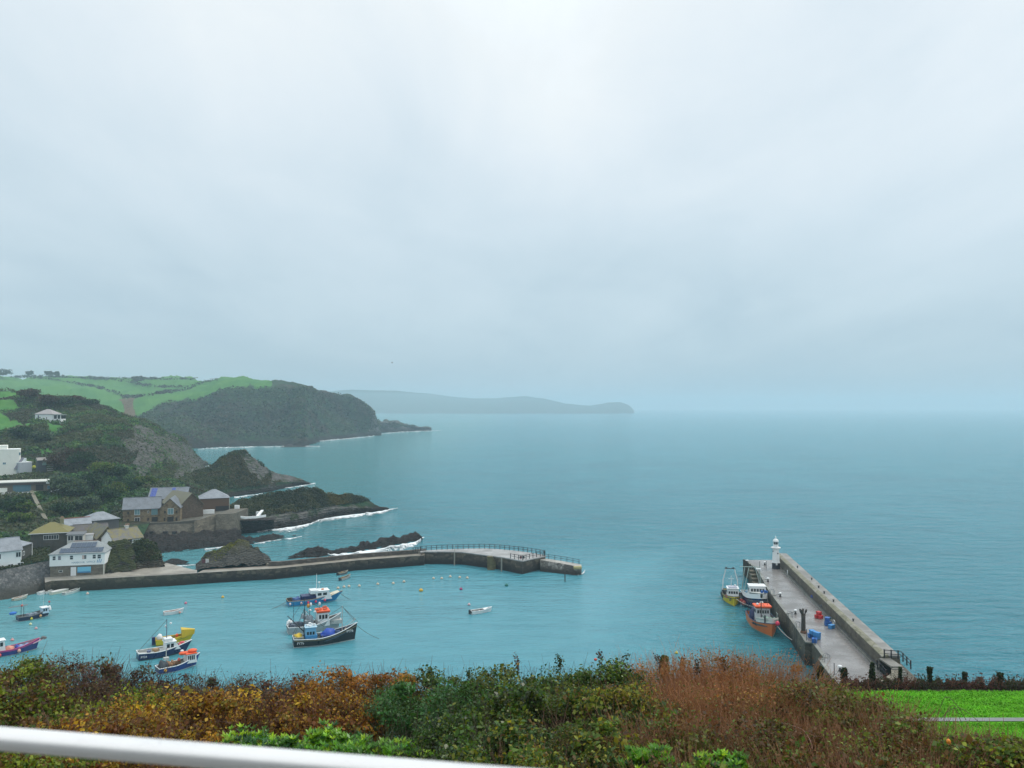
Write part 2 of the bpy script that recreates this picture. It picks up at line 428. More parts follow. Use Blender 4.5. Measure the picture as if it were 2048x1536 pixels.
def land_mat(name, kind):
    """ground cover by painted-in land use (fields, lawn, rock) over scrub"""
    t = NT(name); cv_ = t.attr('cover', 'Color'); r, g, b = t.node('ShaderNodeSeparateColor').outputs[0:3] if 0 else (None,) * 3
    s = t.node('ShaderNodeSeparateColor'); t.l.new(cv_, s.inputs[0]); field, rock, brown = s.outputs[0], s.outputs[1], s.outputs[2]
    sc = {'far': .35, 'near': 1.0}[kind]
    n1, n2, n3 = t.noise(.035 * sc * 2, detail=6, rough=.65), t.noise(.16 * sc, detail=6, rough=.7), t.noise(.9 * sc, detail=5, rough=.7)
    scr = t.ramp(t.math('ADD', t.math('MULTIPLY', n2, .6), t.math('MULTIPLY', n3, .4)), [(.34, (.010, .026, .018)), (.46, (.02, .054, .028)), (.56, (.04, .085, .036)), (.68, (.055, .066, .04))])
    scr = t.mix(t.rng(n1, .45, .62), scr, t.mix(n3, (.03, .028, .02), (.075, .06, .042)))
    fld = t.mix(t.rng(n1, .35, .65), (.045, .155, .036), (.075, .195, .038))
    fld = t.mix(t.math('MULTIPLY', t.rng(n3, .35, .65), .35), fld, (.05, .16, .03))
    strata = t.node('ShaderNodeTexWave', wave_type='BANDS', bands_direction='Z'); t.put(strata.inputs['Vector'], t.map(t.pos, (.4, .4, 1), (.25, .3, 0)))
    strata.inputs['Scale'].default_value = .35 * sc; strata.inputs['Distortion'].default_value = 9; strata.inputs['Detail'].default_value = 5; strata.inputs['Detail Scale'].default_value = 1.6
    rk = t.mix(t.math('ADD', t.math('MULTIPLY', strata.outputs[0], .45), t.math('MULTIPLY', t.noise(.5 * sc, vec=t.map(t.pos, (1.6, 1.6, .5)), detail=7, rough=.75), .6)), (.045, .044, .042), (.22, .21, .20))
    rk = t.mix(t.math('MULTIPLY', t.rng(n3, .5, .7), .7), rk, (.035, .035, .03))
    rk = t.mix(t.rng(t.noise(.22 * sc, detail=7, rough=.7), .49, .60), rk, (.045, .065, .028))
    br = t.mix(n3, (.10, .075, .04), (.17, .12, .07))
    wob = t.math('MULTIPLY', t.math('SUBTRACT', n2, .5), 1.1)
    c = t.mix(t.rng(t.math('ADD', rock, wob), .35, .65), scr, rk)
    c = t.mix(t.rng(t.math('ADD', brown, wob), .35, .65), c, br)
    c = t.mix(t.rng(t.math('ADD', field, t.math('MULTIPLY', wob, .5)), .42, .58), c, fld)
    wet = t.rng(t.math('ADD', t.sep(t.pos)[2], t.math('MULTIPLY', n3, -2.0 / sc)), 2.2 / sc, .2)
    c = t.mix(wet, c, (.03, .027, .024))
    hh = t.math('ADD', t.math('MULTIPLY', n2, 3.0), t.math('ADD', n3, t.math('MULTIPLY', strata.outputs[0], t.math('MULTIPLY', rock, .8))))
    t.set(col=c, rough=.9, spec=.15, normal=t.bump(hh, t.math('SUBTRACT', .8, t.math('MULTIPLY', field, .6)), 1.2 / sc))
    return t.m
LAND_FAR, LAND_NEAR = land_mat('far_land', 'far'), land_mat('near_land', 'near')

def rock_mat(name, green=(.055, .07, .02), amt=.5, base=((.035, .032, .03), (.12, .108, .095)), gz=(1.5, 5)):
    t = NT(name)
    n2, n3 = t.noise(.35, detail=6, rough=.7), t.noise(1.6, detail=6, rough=.7)
    st = t.node('ShaderNodeTexWave', wave_type='BANDS', bands_direction='Z'); t.put(st.inputs['Vector'], t.map(t.pos, (.5, .5, 1), (.5, .4, 0)))
    st.inputs['Scale'].default_value = .8; st.inputs['Distortion'].default_value = 7; st.inputs['Detail'].default_value = 5; st.inputs['Detail Scale'].default_value = 2
    c = t.mix(t.math('MULTIPLY', t.math('ADD', st.outputs[0], n3), .5), *base)
    c = t.mix(t.rng(n3, .55, .7), c, tuple(x * .5 for x in base[0]))
    z = t.sep(t.pos)[2]; zz = t.math('ADD', z, t.math('MULTIPLY', t.math('SUBTRACT', n2, .5), 7))
    up = t.sep(t.node('ShaderNodeNewGeometry').outputs['Normal'])[2]
    gm = t.math('MULTIPLY', t.math('MULTIPLY', t.rng(zz, *gz), t.rng(t.math('ADD', up, t.math('MULTIPLY', n3, .7)), .45, .95)), amt)
    c = t.mix(gm, c, t.mix(n3, tuple(x * .5 for x in green), tuple(x * 1.5 for x in green)))
    c = t.mix(t.rng(t.math('ADD', z, t.math('MULTIPLY', n3, -1.6)), 1.1, -.3), c, (.022, .02, .018))
    t.set(col=c, rough=.8, spec=.3, normal=t.bump(t.math('ADD', n3, t.math('ADD', st.outputs[0], t.math('MULTIPLY', n2, 2))), 1.0, .9))
    return t.m
ROCK_G = rock_mat('grassy_rock', (.06, .075, .018), 1.0, gz=(1.0, 4.5)); ROCK_D = rock_mat('dark_reef', amt=0, base=((.014, .011, .011), (.075, .06, .052)))
ROCK_B = rock_mat('brown_rock', (.05, .065, .02), .55, base=((.05, .042, .034), (.16, .125, .09)))

# far and distant coast
def z_dist(px, py, b): return (.3 if inside(px, py, [(640, 770), (900, 788), (1010, 800), (1000, 790), (1100, 798), (900, 812), (640, 812)]) else 0, 0, 0)
loft('distant_headland', [
    [(560, 827, None), (1268, 827, None)],
    [(560, 786, 6700), (660, 783, 6700), (700, 780, 6700), (790, 781, 6750), (850, 787, 6800), (920, 794, 6850), (1000, 797, 6700), (1050, 793, 6600), (1090, 797, 6500), (1130, 807, 6400), (1180, 811, 6350), (1215, 805, 6300), (1240, 805, 6250), (1258, 812, 6250), (1268, 822, 6250)],
    [(560, 824, 8200), (1268, 824, 7000)]], 150, [14, 4], LAND_FAR, 9, .004, zone=z_dist)

S1 = [(-60, 906, None), (180, 903, None), (395, 897, None), (450, 893.5, None), (530, 892, None), (570, 891, None), (590, 893, None), (612, 893, None), (622, 887, None), (640, 883, None), (690, 877, None), (745, 871.5, None), (755, 866, None), (800, 863.5, None), (840, 862, None), (862, 861.5, None)]
def Ysh(px): return PZ(px, np.interp(px, [c[0] for c in S1], [c[1] for c in S1])).y
E1 = [(-60, 838), (180, 838), (268, 826), (330, 811), (410, 798), (440, 786), (470, 776), (500, 772.5), (560, 772), (610, 772), (628, 773), (650, 784), (680, 797), (710, 810), (738, 820), (750, 836), (765, 847), (785, 846), (800, 852), (830, 851), (846, 856), (862, 860)]
K1 = [(-60, 754), (60, 752), (120, 753), (200, 756), (280, 757.5), (340, 757), (400, 758), (470, 760), (520, 765), (560, 769), (605, 770), (628, 771), (650, 782), (680, 795), (710, 808), (738, 818), (750, 835), (765, 846), (785, 845), (800, 851), (830, 850), (846, 855), (862, 859.5)]
off = lambda px, a, b: np.interp(px, [-60, 300, 620, 760, 862], [a, a, b, 20, 6])
def wob2(px, py, a, s): return px + a * fr(Vector((px, py, 0)), s, 4), py + a * .7 * fr(Vector((py, px, 9)), s, 4)
def z_head(px, py, b):
    px0 = px; px, py = wob2(px, py, 7, .06)
    fld = 1.0 if (b >= 3.95 and px < 545 + 10 * math.sin(py) and py < np.interp(px, [q[0] for q in E1], [q[1] for q in E1]) + 1) else 0.0
    rock = max(0, 1 - (b - 1) / .5) if b < 1.6 else 0
    if px > 730: rock = max(rock, .6)
    br = 1.0 if inside(px, py, [(238, 796), (272, 797), (266, 812), (272, 832), (236, 836), (250, 815)]) else 0
    return (fld * (1 - br), rock, br)
loft('far_headland', [S1,
    [(c[0], c[1] - np.interp(c[0], [-60, 700, 862], [14, 12, .8]), Ysh(c[0]) + off(c[0], 12, 12) * .6) for c in S1],
    [(c[0], (c[1] * .55 + .45 * np.interp(c[0], [q[0] for q in S1], [q[1] for q in S1])), Ysh(c[0]) + off(c[0], 90, 80)) for c in E1],
    [(c[0], c[1], Ysh(c[0]) + off(c[0], 210, 150)) for c in E1],
    [(c[0], c[1], Ysh(c[0]) + off(c[0], 820, 260)) for c in K1],
    [(-60, 830, 2600), (400, 830, 2400), (862, 862, 1500)]], 330, [6, 16, 18, 30, 4], LAND_FAR, 5.0, .03, zone=z_head, ridge=.5, amp2=15, nsc2=.010)

def strip_on(name, land, pts, hgt, wid, label, tints, cat='hedge', seed=0, group=None, dens=2.2, sz=(1.6, 3.2)):
    """hedgerow following the ground: leaf clumps round a line"""
    pp = []
    for (x0, y0), (x1, y1) in zip(pts[:-1], pts[1:]):
        n = max(2, int(math.hypot(x1 - x0, y1 - y0) / 2))
        for k in range(n):
            h_ = hit(land, x0 + (x1 - x0) * k / n, y0 + (y1 - y0) * k / n)
            if h_ is not None: pp.append(h_)
    if len(pp) < 2: return
    pp = np.array([tuple(p) for p in pp]); L = np.linalg.norm(np.diff(pp, axis=0), axis=1); L[L > 150] = 0
    n = int(L.sum() * dens); k = RNG.choice(len(L), n, p=L / L.sum()); f = RNG.uniform(0, 1, (n, 1))
    C = pp[k] * (1 - f) + pp[k + 1] * f
    hh = np.array([.7 + .5 * fr(c, .05, 2) for c in C])
    C[:, 0] += RNG.normal(0, wid, n); C[:, 1] += RNG.normal(0, wid, n); C[:, 2] += RNG.uniform(-.3, 1, n) * hgt * hh
    V, F, col = leaf_quads(C, RNG.uniform(*sz, n), tint_pick(tints, n), None, .2, .9)
    o = np_mesh('hedgerow', V, F, LEAF, attrs={'tint': col}); tag(o, label, cat, group)
    return o
HT = [(.014, .022, .014), (.02, .028, .018), (.03, .034, .024)]
HG = 'hedges across the far fields'
strip_on('', 'far_headland', [(60, 757), (102, 758.5), (142, 766), (190, 774.6), (228, 784.8), (242, 793.6)], 5, 2.4, 'dark hedge running down the left far field into the valley', HT, group=HG)
strip_on('', 'far_headland', [(244, 794), (269, 795.5), (292, 792), (330, 786), (376, 779.7), (390, 772), (406, 765.7), (437, 759.5)], 5, 3.0, 'dark hedge climbing from the valley to the skyline above the brightest field', HT, group=HG)
strip_on('', 'far_headland', [(165, 757.5), (228, 760), (259, 764.5), (287, 771), (317, 774.6), (376, 775)], 5, 2.2, 'dark hedge curving across the middle of the upper far field', HT, group=HG)
strip_on('', 'far_headland', [(20, 755), (60, 753.5), (120, 754.5), (200, 757.5), (280, 759), (340, 758.5), (431, 759.5)], 5, 2.0, 'thin dark hedge along the skyline of the far hill', HT, group=HG)
strip_on('', 'far_headland', [(480, 776.5), (481, 776.5)], 3.5, 2.5, '', HT) if 0 else None
0 and strip_on('', 'far_headland', [(480, 776.5), (500, 773), (560, 771.5), (615, 771)], 3.5, 2.5, 'dark scrubby hedge along the clifftop edge of the far headland', HT, group=HG)

# near hill with the cliff behind the warehouses
LAWNS = [[(-20, 832), (12, 833), (40, 842), (62, 858), (40, 866), (-20, 868)], [(84, 860), (110, 856), (148, 857), (130, 865), (100, 870)],
         [(-20, 785), (30, 786), (55, 793), (40, 800), (-20, 798)], [(82, 793), (128, 793), (128, 799), (90, 798)],
         [(-20, 806), (28, 808), (38, 818), (20, 826), (-20, 830)], [(78, 901), (108, 896), (112, 908), (80, 912)]]
def z_hill(px, py, b):
    f = 1.0 if any(inside(*wob2(px, py, 6, .08), l) for l in LAWNS) else 0
    px, py = wob2(px, py, 26, .03)
    r = 0
    if inside(px, py, [(255, 862), (300, 860), (345, 878), (392, 898), (415, 935), (412, 965), (370, 952), (330, 935), (300, 945), (262, 930), (250, 895)]): r = .62
    if inside(px, py, [(330, 888), (385, 895), (420, 940), (380, 945), (345, 915)]): r = .95
    br = .6 if inside(px, py, [(105, 880), (160, 870), (150, 900), (110, 905)]) else 0
    return (f, r, br)
loft('cliff_hill', [
    [(-70, 1112, 208), (0, 1095, 222), (60, 1072, 232), (100, 1052, 244), (180, 1045, 255), (240, 1040, 263), (300, 1020, 287), (400, 1005, 320), (416, 992, 385)],
    [(-70, 1004, 294), (60, 1000, 296), (100, 986, 302), (180, 985, 308), (240, 983, 312), (300, 975, 330), (350, 968, 360), (416, 972, 420)],
    [(-70, 937, 340), (0, 938, 345), (100, 925, 350), (180, 910, 358), (240, 902, 372), (300, 912, 392), (350, 930, 425), (390, 945, 455), (416, 954, 500)],
    [(-70, 870, 400), (60, 860, 405), (130, 862, 412), (180, 852, 418), (240, 848, 432), (300, 866, 455), (350, 892, 485), (396, 925, 540), (416, 941, 575)],
    [(-70, 820, 465), (60, 818, 470), (100, 815, 475), (180, 818, 482), (240, 836, 490), (300, 850, 502), (350, 880, 522), (396, 912, 572), (416, 937, 598)],
    [(-70, 776, 560), (0, 779, 545), (40, 784, 540), (60, 789, 535), (90, 793, 530), (150, 797, 522), (190, 801, 518), (215, 811, 516), (234, 820, 515), (241, 832, 515), (270, 838, 515), (299, 842, 518), (306, 853, 520), (330, 868, 530), (350, 876, 538), (372, 885, 552), (387, 897, 570), (400, 912, 585), (408, 926, 598), (416, 934, 605)],
    [(-70, 860, 760), (240, 900, 720), (416, 940, 660)]], 260, [30, 24, 34, 22, 26, 6], LAND_NEAR, 2.4, .07, zone=z_hill, under=False, ridge=.35, amp2=3.5, nsc2=.022)

loft('grassy_knoll', [
    [(385, 1010, None), (430, 1000, None), (470, 993, None), (530, 985, None), (580, 975, None), (600, 970, None), (622, 967.5, None)],
    [(385, 985, 372), (430, 980, 385), (470, 975, 398), (530, 967, 415), (580, 963, 440), (600, 965, 450), (622, 967, 457)],
    [(385, 944, 415), (408, 938, 415), (425, 927, 416), (442, 914, 418), (460, 905, 420), (475, 901, 421), (488, 900, 422), (498, 906, 424), (515, 920, 427), (530, 934, 432), (550, 944, 440), (575, 951, 448), (600, 957, 453), (614, 963, 457), (622, 967, 459)],
    [(385, 960, 470), (480, 960, 480), (622, 968, 478)]], 130, [8, 34, 6], LAND_NEAR, 1.7, .1, zone=lambda px, py, b: (0, max(0, 1 - (b - 1) / 1.0) if b < 2.1 - .5 * fr(Vector((px, py, 0)), .06, 3) else (.75 if px + 30 * fr(Vector((px, py, 3)), .04, 4) > 525 or inside(*wob2(px, py, 14, .05), [(480, 905), (500, 905), (530, 940), (540, 965), (500, 950)]) else .1), 0), ridge=.3)

loft('rocky_point', [
    [(455, 1070, None), (480, 1066, None), (520, 1062, None), (560, 1057, None), (600, 1050, None), (622, 1046, None), (650, 1036, None), (680, 1031.5, None), (715, 1027, None), (745, 1024, None), (765, 1021, None), (778, 1018.5, None)],
    [(455, 1040, 283), (520, 1040, 287), (580, 1030, 296), (622, 1026, 305), (650, 1020, 318), (700, 1015, 328), (745, 1017, 336), (765, 1018, 340), (778, 1018, 345)],
    [(455, 1018, 300), (480, 1005, 305), (500, 998, 310), (530, 990, 314), (560, 985, 318), (600, 979, 322), (635, 977, 325), (644, 983, 327), (655, 992, 329), (690, 990, 335), (715, 995, 338), (738, 1002, 341), (755, 1012, 343), (765, 1014, 344), (778, 1017.5, 346)],
    [(455, 1015, 360), (600, 1010, 368), (778, 1018, 360)]], 190, [14, 26, 6], LAND_NEAR, 1.5, .16, zone=lambda px, py, b: (0, 1.0 if b < 1.8 else (.55 if px < 650 else .7) if b < 2.2 else .12, .3 if (px > 650 and b > 2.6) or 590 < px < 640 and b > 2.5 else 0), ridge=.45)

RK = 'rock'
loft('reef_rock', [
    [(572, 1118, None), (600, 1116, None), (660, 1112, None), (700, 1106, None), (760, 1097, None), (800, 1090, None), (842, 1081, None)],
    [(572, 1117, 236), (597, 1107, 240), (607, 1099, 240), (640, 1098, 241), (655, 1101, 243), (690, 1097, 247), (712, 1093, 250), (720, 1085, 251), (745, 1083, 256), (770, 1079, 260), (785, 1072, 262), (812, 1069, 265), (825, 1064, 266), (836, 1067, 268), (842, 1080, 266)],
    [(572, 1116, 256), (700, 1105, 262), (842, 1080, 280)]], 110, [10, 5], ROCK_D, 1.7, .25, kind=None, label='long low dark reef with surf breaking, behind the curved stone pier', cat=RK, ridge=.5)
loft('reef_rock', [
    [(432, 1096, None), (470, 1093, None), (505, 1088, None), (540, 1081, None), (575, 1077, None), (599, 1074.5, None)],
    [(432, 1074, 262), (476, 1073, 264), (500, 1072, 266), (504, 1078, 266), (525, 1071, 269), (538, 1067, 271), (562, 1070, 274), (577, 1075, 276), (586, 1073, 277), (599, 1074, 278)],
    [(432, 1076, 275), (599, 1073, 285)]], 80, [8, 4], ROCK_D, 1.1, .3, kind=None, label='dark low reef tapering out from below the warehouse sea wall', cat=RK, ridge=.5)
loft('rock_shelf', [
    [(270, 1122, None), (300, 1112, None), (314, 1107, None), (360, 1103, None), (430, 1095, None), (482, 1088, None)],
    [(270, 1072, 250), (300, 1071, 253), (350, 1069, 257), (388, 1066, 261), (410, 1062, 264), (440, 1058, 265), (470, 1058, 266), (482, 1066, 266)],
    [(270, 1066, 264), (388, 1060, 274), (482, 1060, 276)]], 110, [12, 3], ROCK_D, 1.8, .28, kind=None, label='dark wet rock shelf at the foot of the warehouse sea wall', cat=RK, ridge=.5)
loft('rock_mound', [
    [(391, 1137, 208), (470, 1131, 211), (545, 1126, 213)],
    [(391, 1132, 213), (403, 1116, 215), (412, 1110, 216), (425, 1103, 217), (440, 1096, 218), (452, 1089, 219), (465, 1083, 219.5), (477, 1079, 220), (488, 1082, 220), (500, 1087, 220), (515, 1094, 219), (528, 1107, 217), (538, 1119, 215), (545, 1125, 214)],
    [(391, 1150, 229), (470, 1148, 236), (545, 1142, 226)]], 100, [22, 10], rock_mat('mossy_rock', (.13, .13, .012), .9, base=((.045, .045, .04), (.17, .165, .145)), gz=(4.5, 9)), 1.1, .36, kind=None, label='tall grey rock mound with yellow green mossy top beside the pier', cat=RK, under=False, ridge=.35)
loft('rock_bluff', [
    [(205, 1146, 199), (272, 1141, 202)],
    [(205, 1092, 205), (225, 1083, 206), (250, 1080, 207), (264, 1088, 207), (272, 1110, 206)],
    [(205, 1100, 214), (272, 1112, 214)]], 50, [22, 5], ROCK_G, 1.1, .3, kind=None, label='bush-covered rock bluff just right of the white harbour building', cat=RK, under=False, ridge=.4)
loft('rock_bluff', [
    [(258, 1140, 203), (330, 1134, 208)],
    [(258, 1104, 209), (268, 1088, 210), (280, 1081, 211), (296, 1079, 211), (308, 1088, 212), (316, 1104, 212), (330, 1126, 210)],
    [(258, 1110, 220), (330, 1128, 220)]], 50, [22, 6], ROCK_B, 1.7, .3, kind=None, label='bare brown rounded rock bluff standing above the slipway', cat=RK, under=False, ridge=.5)
loft('low_rock', [
    [(328, 1133, None), (384, 1128, None)],
    [(328, 1124, 226), (345, 1117, 229), (362, 1119, 230), (384, 1126, 230)],
    [(328, 1124, 238), (384, 1124, 240)]], 36, [6, 4], ROCK_D, .6, .4, kind=None, label='small dark rock in the inlet beside the slipway', cat=RK, ridge=.4)
loft('rock_islet', [
    [(560, 895, None), (622, 894, None)],
    [(560, 893, 905), (575, 888, 905), (592, 886, 905), (605, 889, 905), (622, 893, 905)],
    [(560, 892, 930), (622, 892, 930)]], 40, [5, 3], ROCK_D, 1.5, .1, kind=None, label='tiny dark islet awash at the foot of the far headland', cat=RK, ridge=.4)

# scrub and ivy over the land
G1 = [(.06, .052, .038), (.05, .062, .032), (.016, .05, .024), (.035, .10, .036), (.06, .16, .045), (.11, .20, .045), (.05, .12, .035), (.018, .05, .024), (.08, .09, .042)]
scrub('hillside_scrub', 'cliff_hill', 150000, (.5, 1.35), G1, lambda p, b, c: (c[:, 0] < .3) & ((c[:, 1] < .5) | (RNG.uniform(0, 1, len(p)) < .16 - .1 * c[:, 1])) & (b < 5.1), 1.5, patch=.035)
scrub('knoll_scrub', 'grassy_knoll', 20000, (.5, 1.2), [(.014, .03, .012), (.035, .055, .018), (.06, .075, .02), (.075, .07, .03)], lambda p, b, c: (p[:, 2] > 3.5) & (c[:, 1] < .6), .7)
scrub('point_scrub', 'rocky_point', 42000, (.35, .9), [(.014, .026, .012), (.03, .045, .015), (.05, .06, .02), (.10, .085, .012)], lambda p, b, c: (p[:, 2] > 4.2) & (b > 2.1) & (b < 3.05), .8)
scrub('headland_scrub', 'far_headland', 45000, (1.6, 4.2), [(.012, .026, .022), (.018, .042, .028), (.06, .055, .042), (.026, .06, .032), (.038, .045, .036), (.075, .12, .045), (.022, .04, .03), (.05, .085, .036)], lambda p, b, c: (c[:, 0] < .3) & (b > 1.6) & (b < 4.0) & (p[:, 2] > 8), 2.0, patch=.018, jit=.14)
scrub('bluff_scrub', 'rock_bluff', 1, (.5, 1), G1) if 0 else None
for lawn_name in (): pass
# ------------------------------------------------------------------ colours shared by the harbour
WHITE = M((.72, .74, .74), .5, .08); OFFW = M((.55, .56, .52), .6, .12); BLACKP = M((.018, .018, .022), .4, .3); GREYM = M((.16, .17, .18), .45, .2)
GLASS = M((.02, .028, .034), .12, .3, spec=.6); GLASSB = M((.10, .20, .25), .12, .2, spec=.6)
STEEL_K = M((.008, .010, .014), .6, .2)
TIMBER = M((.05, .04, .032), .8, .4); STEEL_D = M((.03, .035, .04), .5, .3); RUST = M((.13, .06, .03), .8, .4)
def conc(name, c, wet=.5, bump=.25):
    t = NT(name); n1, n2 = t.noise(.22, detail=6, rough=.65), t.noise(2.5, detail=6, rough=.7)
    b = t.node('ShaderNodeTexBrick'); t.put(b.inputs['Vector'], t.map(t.pos, (1, 1, 1), (0, 0, .14))); b.inputs['Scale'].default_value = .35; b.inputs['Mortar Size'].default_value = .012
    for i, k in ((1, .92), (2, 1.08), (3, .62)): t.put(b.inputs[i], tuple(x * k for x in c))
    col = t.mix(t.rng(n1, .38, .62), b.outputs[0], tuple(x * .62 for x in c)); col = t.mix(t.math('MULTIPLY', t.rng(n2, .5, .7), .4), col, tuple(x * .6 for x in c))
    t.set(col=col, rough=t.rng(n1, .35, .65, .5 - .38 * wet, .75 - .45 * wet), spec=.5, normal=t.bump(n2, bump, .03))
    return t.m
DECK = conc('wet_concrete_deck', (.24, .222, .21), .85, .15); SLIP = conc('slipway_concrete', (.34, .31, .26), .2); QUAYTOP = conc('quay_paving', (.30, .28, .24), .3)
WEED = (.2, 2.2, (.03, .028, .02))
PIERST = stone_mat('pier_stone', (.065, .055, .04), (.11, .095, .07), (.17, .148, .108), 1.0, (.06, .052, .04), 2.0, .5, (-.2, 1.8, (.02, .019, .016)))
PIERST2 = stone_mat('north_pier_stone', (.045, .034, .028), (.095, .072, .055), (.18, .145, .10), .9, (.04, .032, .026), 1.8, .6, (-.2, 1.9, (.018, .016, .015)))
RUBBLE = stone_mat('rubble_stone', (.05, .055, .058), (.10, .105, .105), (.17, .17, .165), 1.7, (.03, .033, .034), 1.0, 1.0, (-.3, 2.6, (.03, .03, .022)), .1)
COPE = stone_mat('mossy_coping', (.17, .165, .11), (.22, .21, .15), (.25, .24, .20), .5, (.12, .12, .07), 1, .3, None, .05)
ROUGH = stone_mat('rough_stone', (.08, .068, .06), (.19, .17, .15), (.42, .39, .35), 1.0, (.03, .027, .024), 1, 1.0, (-.3, 1.2, (.03, .026, .022)), .05)

# ------------------------------------------------------------------ lighthouse pier
rx = lambda Y: 66.6 - .14 * (198 - Y)
pier = thing('stone_pier', 'straight stone pier carrying the lighthouse, with wet deck and high parapet wall', 'pier', (rx(165), 165, 0))
O = Vector(pier.location)
def L_(p): return Vector(p) - O
left = [PZ(*q, 4) for q in ((1489, 1120), (1500, 1129), (1510.6, 1136), (1521, 1152), (1535.6, 1179), (1554, 1205), (1576, 1233), (1606, 1277), (1609, 1283), (1623, 1284), (1630, 1293), (1647, 1316), (1636, 1318), (1659, 1350), (1690, 1392))]
far = left[0].y
outer = [Vector((rx(104) + 4.2, 104, 4)), Vector((rx(150) + 4.1, 150, 4)), Vector((rx(far) + 4.6, far, 4))]
poly = [(p.x - O.x, p.y - O.y) for p in left + outer]
MB().prism(poly, -3, 3.98).build('pier_body', PIERST, pier)
dk = MB(); inn = [(p.x - O.x + .02, p.y - O.y) for p in left] + [(rx(104) - O.x, 104 - O.y), (rx(far) - O.x, far - O.y)]
dk.prism(inn, 3.9, 4.03); dk.build('deck', DECK, pier)
# pale stone kerb along the harbour edge
kb = MB()
for a, b in zip(left[:-1], left[1:]):
    d = (b - a).normalized(); nrm = Vector((-d.y, d.x, 0)) ; nrm = nrm if nrm.x > 0 else -nrm
    if abs(d.x) > .9: nrm = Vector((0, -1, 0))
    kb.extr([L_(a) + Vector((0, 0, -.12)), L_(b) + Vector((0, 0, -.12)), L_(b) + nrm * .6 + Vector((0, 0, -.12)), L_(a) + nrm * .6 + Vector((0, 0, -.12))], (0, 0, .2))
kb.build('edge_kerb', conc('kerb_stone', (.24, .24, .21), .4), pier)
pp_ = MB(); PY = [207, 190, 175, 160, 145, 122.3]
def sweep(mb, prof, ys, base=lambda y: (rx(y), y), z0=4.0):
    n = len(prof); vs = []; fs = []
    for y in ys:
        bx_, by_ = base(y)
        for dx, dz_ in prof: vs.append((bx_ + dx - O.x, by_ - O.y, z0 + dz_))
    for i in range(len(ys) - 1):
        for k in range(n): fs.append((i * n + k, i * n + (k + 1) % n, (i + 1) * n + (k + 1) % n, (i + 1) * n + k))
    fs += [tuple(range(n - 1, -1, -1)), tuple(range((len(ys) - 1) * n, len(ys) * n))]
    return mb.add(vs, fs)
sweep(MB(), [(0, -.2), (.12, 2.05), (2.75, 2.05), (2.9, -.2)], PY).build('parapet', stone_mat('parapet_stone', (.07, .06, .045), (.115, .10, .076), (.16, .14, .108), .9, (.09, .085, .065), 2, .4, None, .5), pier)
sweep(MB(), [(.05, 2.06), (.05, 2.2), (.55, 2.42), (1.0, 2.41), (1.0, 2.06)], PY).build('mossy_edge', COPE, pier)
sweep(MB(), [(1.003, 2.06), (1.003, 2.4), (2.75, 2.36), (2.85, 2.06)], PY).build('coping', conc('coping_concrete', (.27, .26, .24), .3), pier)
sweep(MB(), [(-.55, 0.0), (-.55, .38), (.0, .42), (.0, 0.0)], [196, 180, 160, 145, 123]).build('ledge', conc('ledge_concrete', (.20, .195, .17), .3), pier)
MB().tube([(rx(y) - .3 - O.x, y - O.y, 4.62) for y in (194, 178, 160, 145, 124)], .09, 6).build('pipe', STEEL_D, pier)
fm = None
for k in range(6):
    f = k / 5; a = left[0].lerp(left[2], f)
    MB().bx(a.x - O.x - .35, a.x - O.x - .02, a.y - O.y - .2, a.y - O.y + .2, -2, 4.15).build('timber_fender', TIMBER, pier)
# landing steps let into the far corner of the harbour face
st = MB()
for k in range(8):
    a = left[2].lerp(left[4], k / 9); st.bx(a.x - O.x - 1.5, a.x - O.x + .1, a.y - O.y - 1.1, a.y - O.y + 1.0, -2, 3.4 - k * .42)
st.build('landing_steps', stone_mat('step_stone', (.07, .06, .04), (.11, .095, .06), (.15, .13, .09), 1, (.05, .045, .03), 2, .4, (-.2, 2, (.025, .024, .018))), pier)
# near end: steps up to the parapet, curved wall and seaward ledge
ns = MB()
for k in range(8): ns.bx(rx(120) - O.x - .1, rx(120) - O.x + 1.6, 118.4 - k * .4 - O.y, 122.2 - O.y, 4, 6.0 - k * .25)
ns.build('parapet_steps', conc('stair_concrete', (.22, .21, .185), .3), pier)
cw = MB(); pts = [PZ(1764, 1317, 5.6), PZ(1778, 1326, 5.6), PZ(1790, 1337, 5.6), PZ(1792, 1348, 5.6), PZ(1776, 1358, 5.6), PZ(1752, 1366, 5.6), PZ(1735, 1380, 5.6)]
for a, b in zip(pts[:-1], pts[1:]):
    d = (b - a).normalized(); nr = Vector((d.y, -d.x, 0)) * .55
    cw.extr([L_((a.x, a.y, 3.6)) - nr, L_((b.x, b.y, 3.6)) - nr, L_((b.x, b.y, 3.6)) + nr, L_((a.x, a.y, 3.6)) + nr], (0, 0, 2.0))
cw.build('curved_wall', stone_mat('curved_wall_stone', (.13, .115, .085), (.19, .17, .13), (.24, .22, .17), 1, (.1, .09, .07), 1, .4), pier)

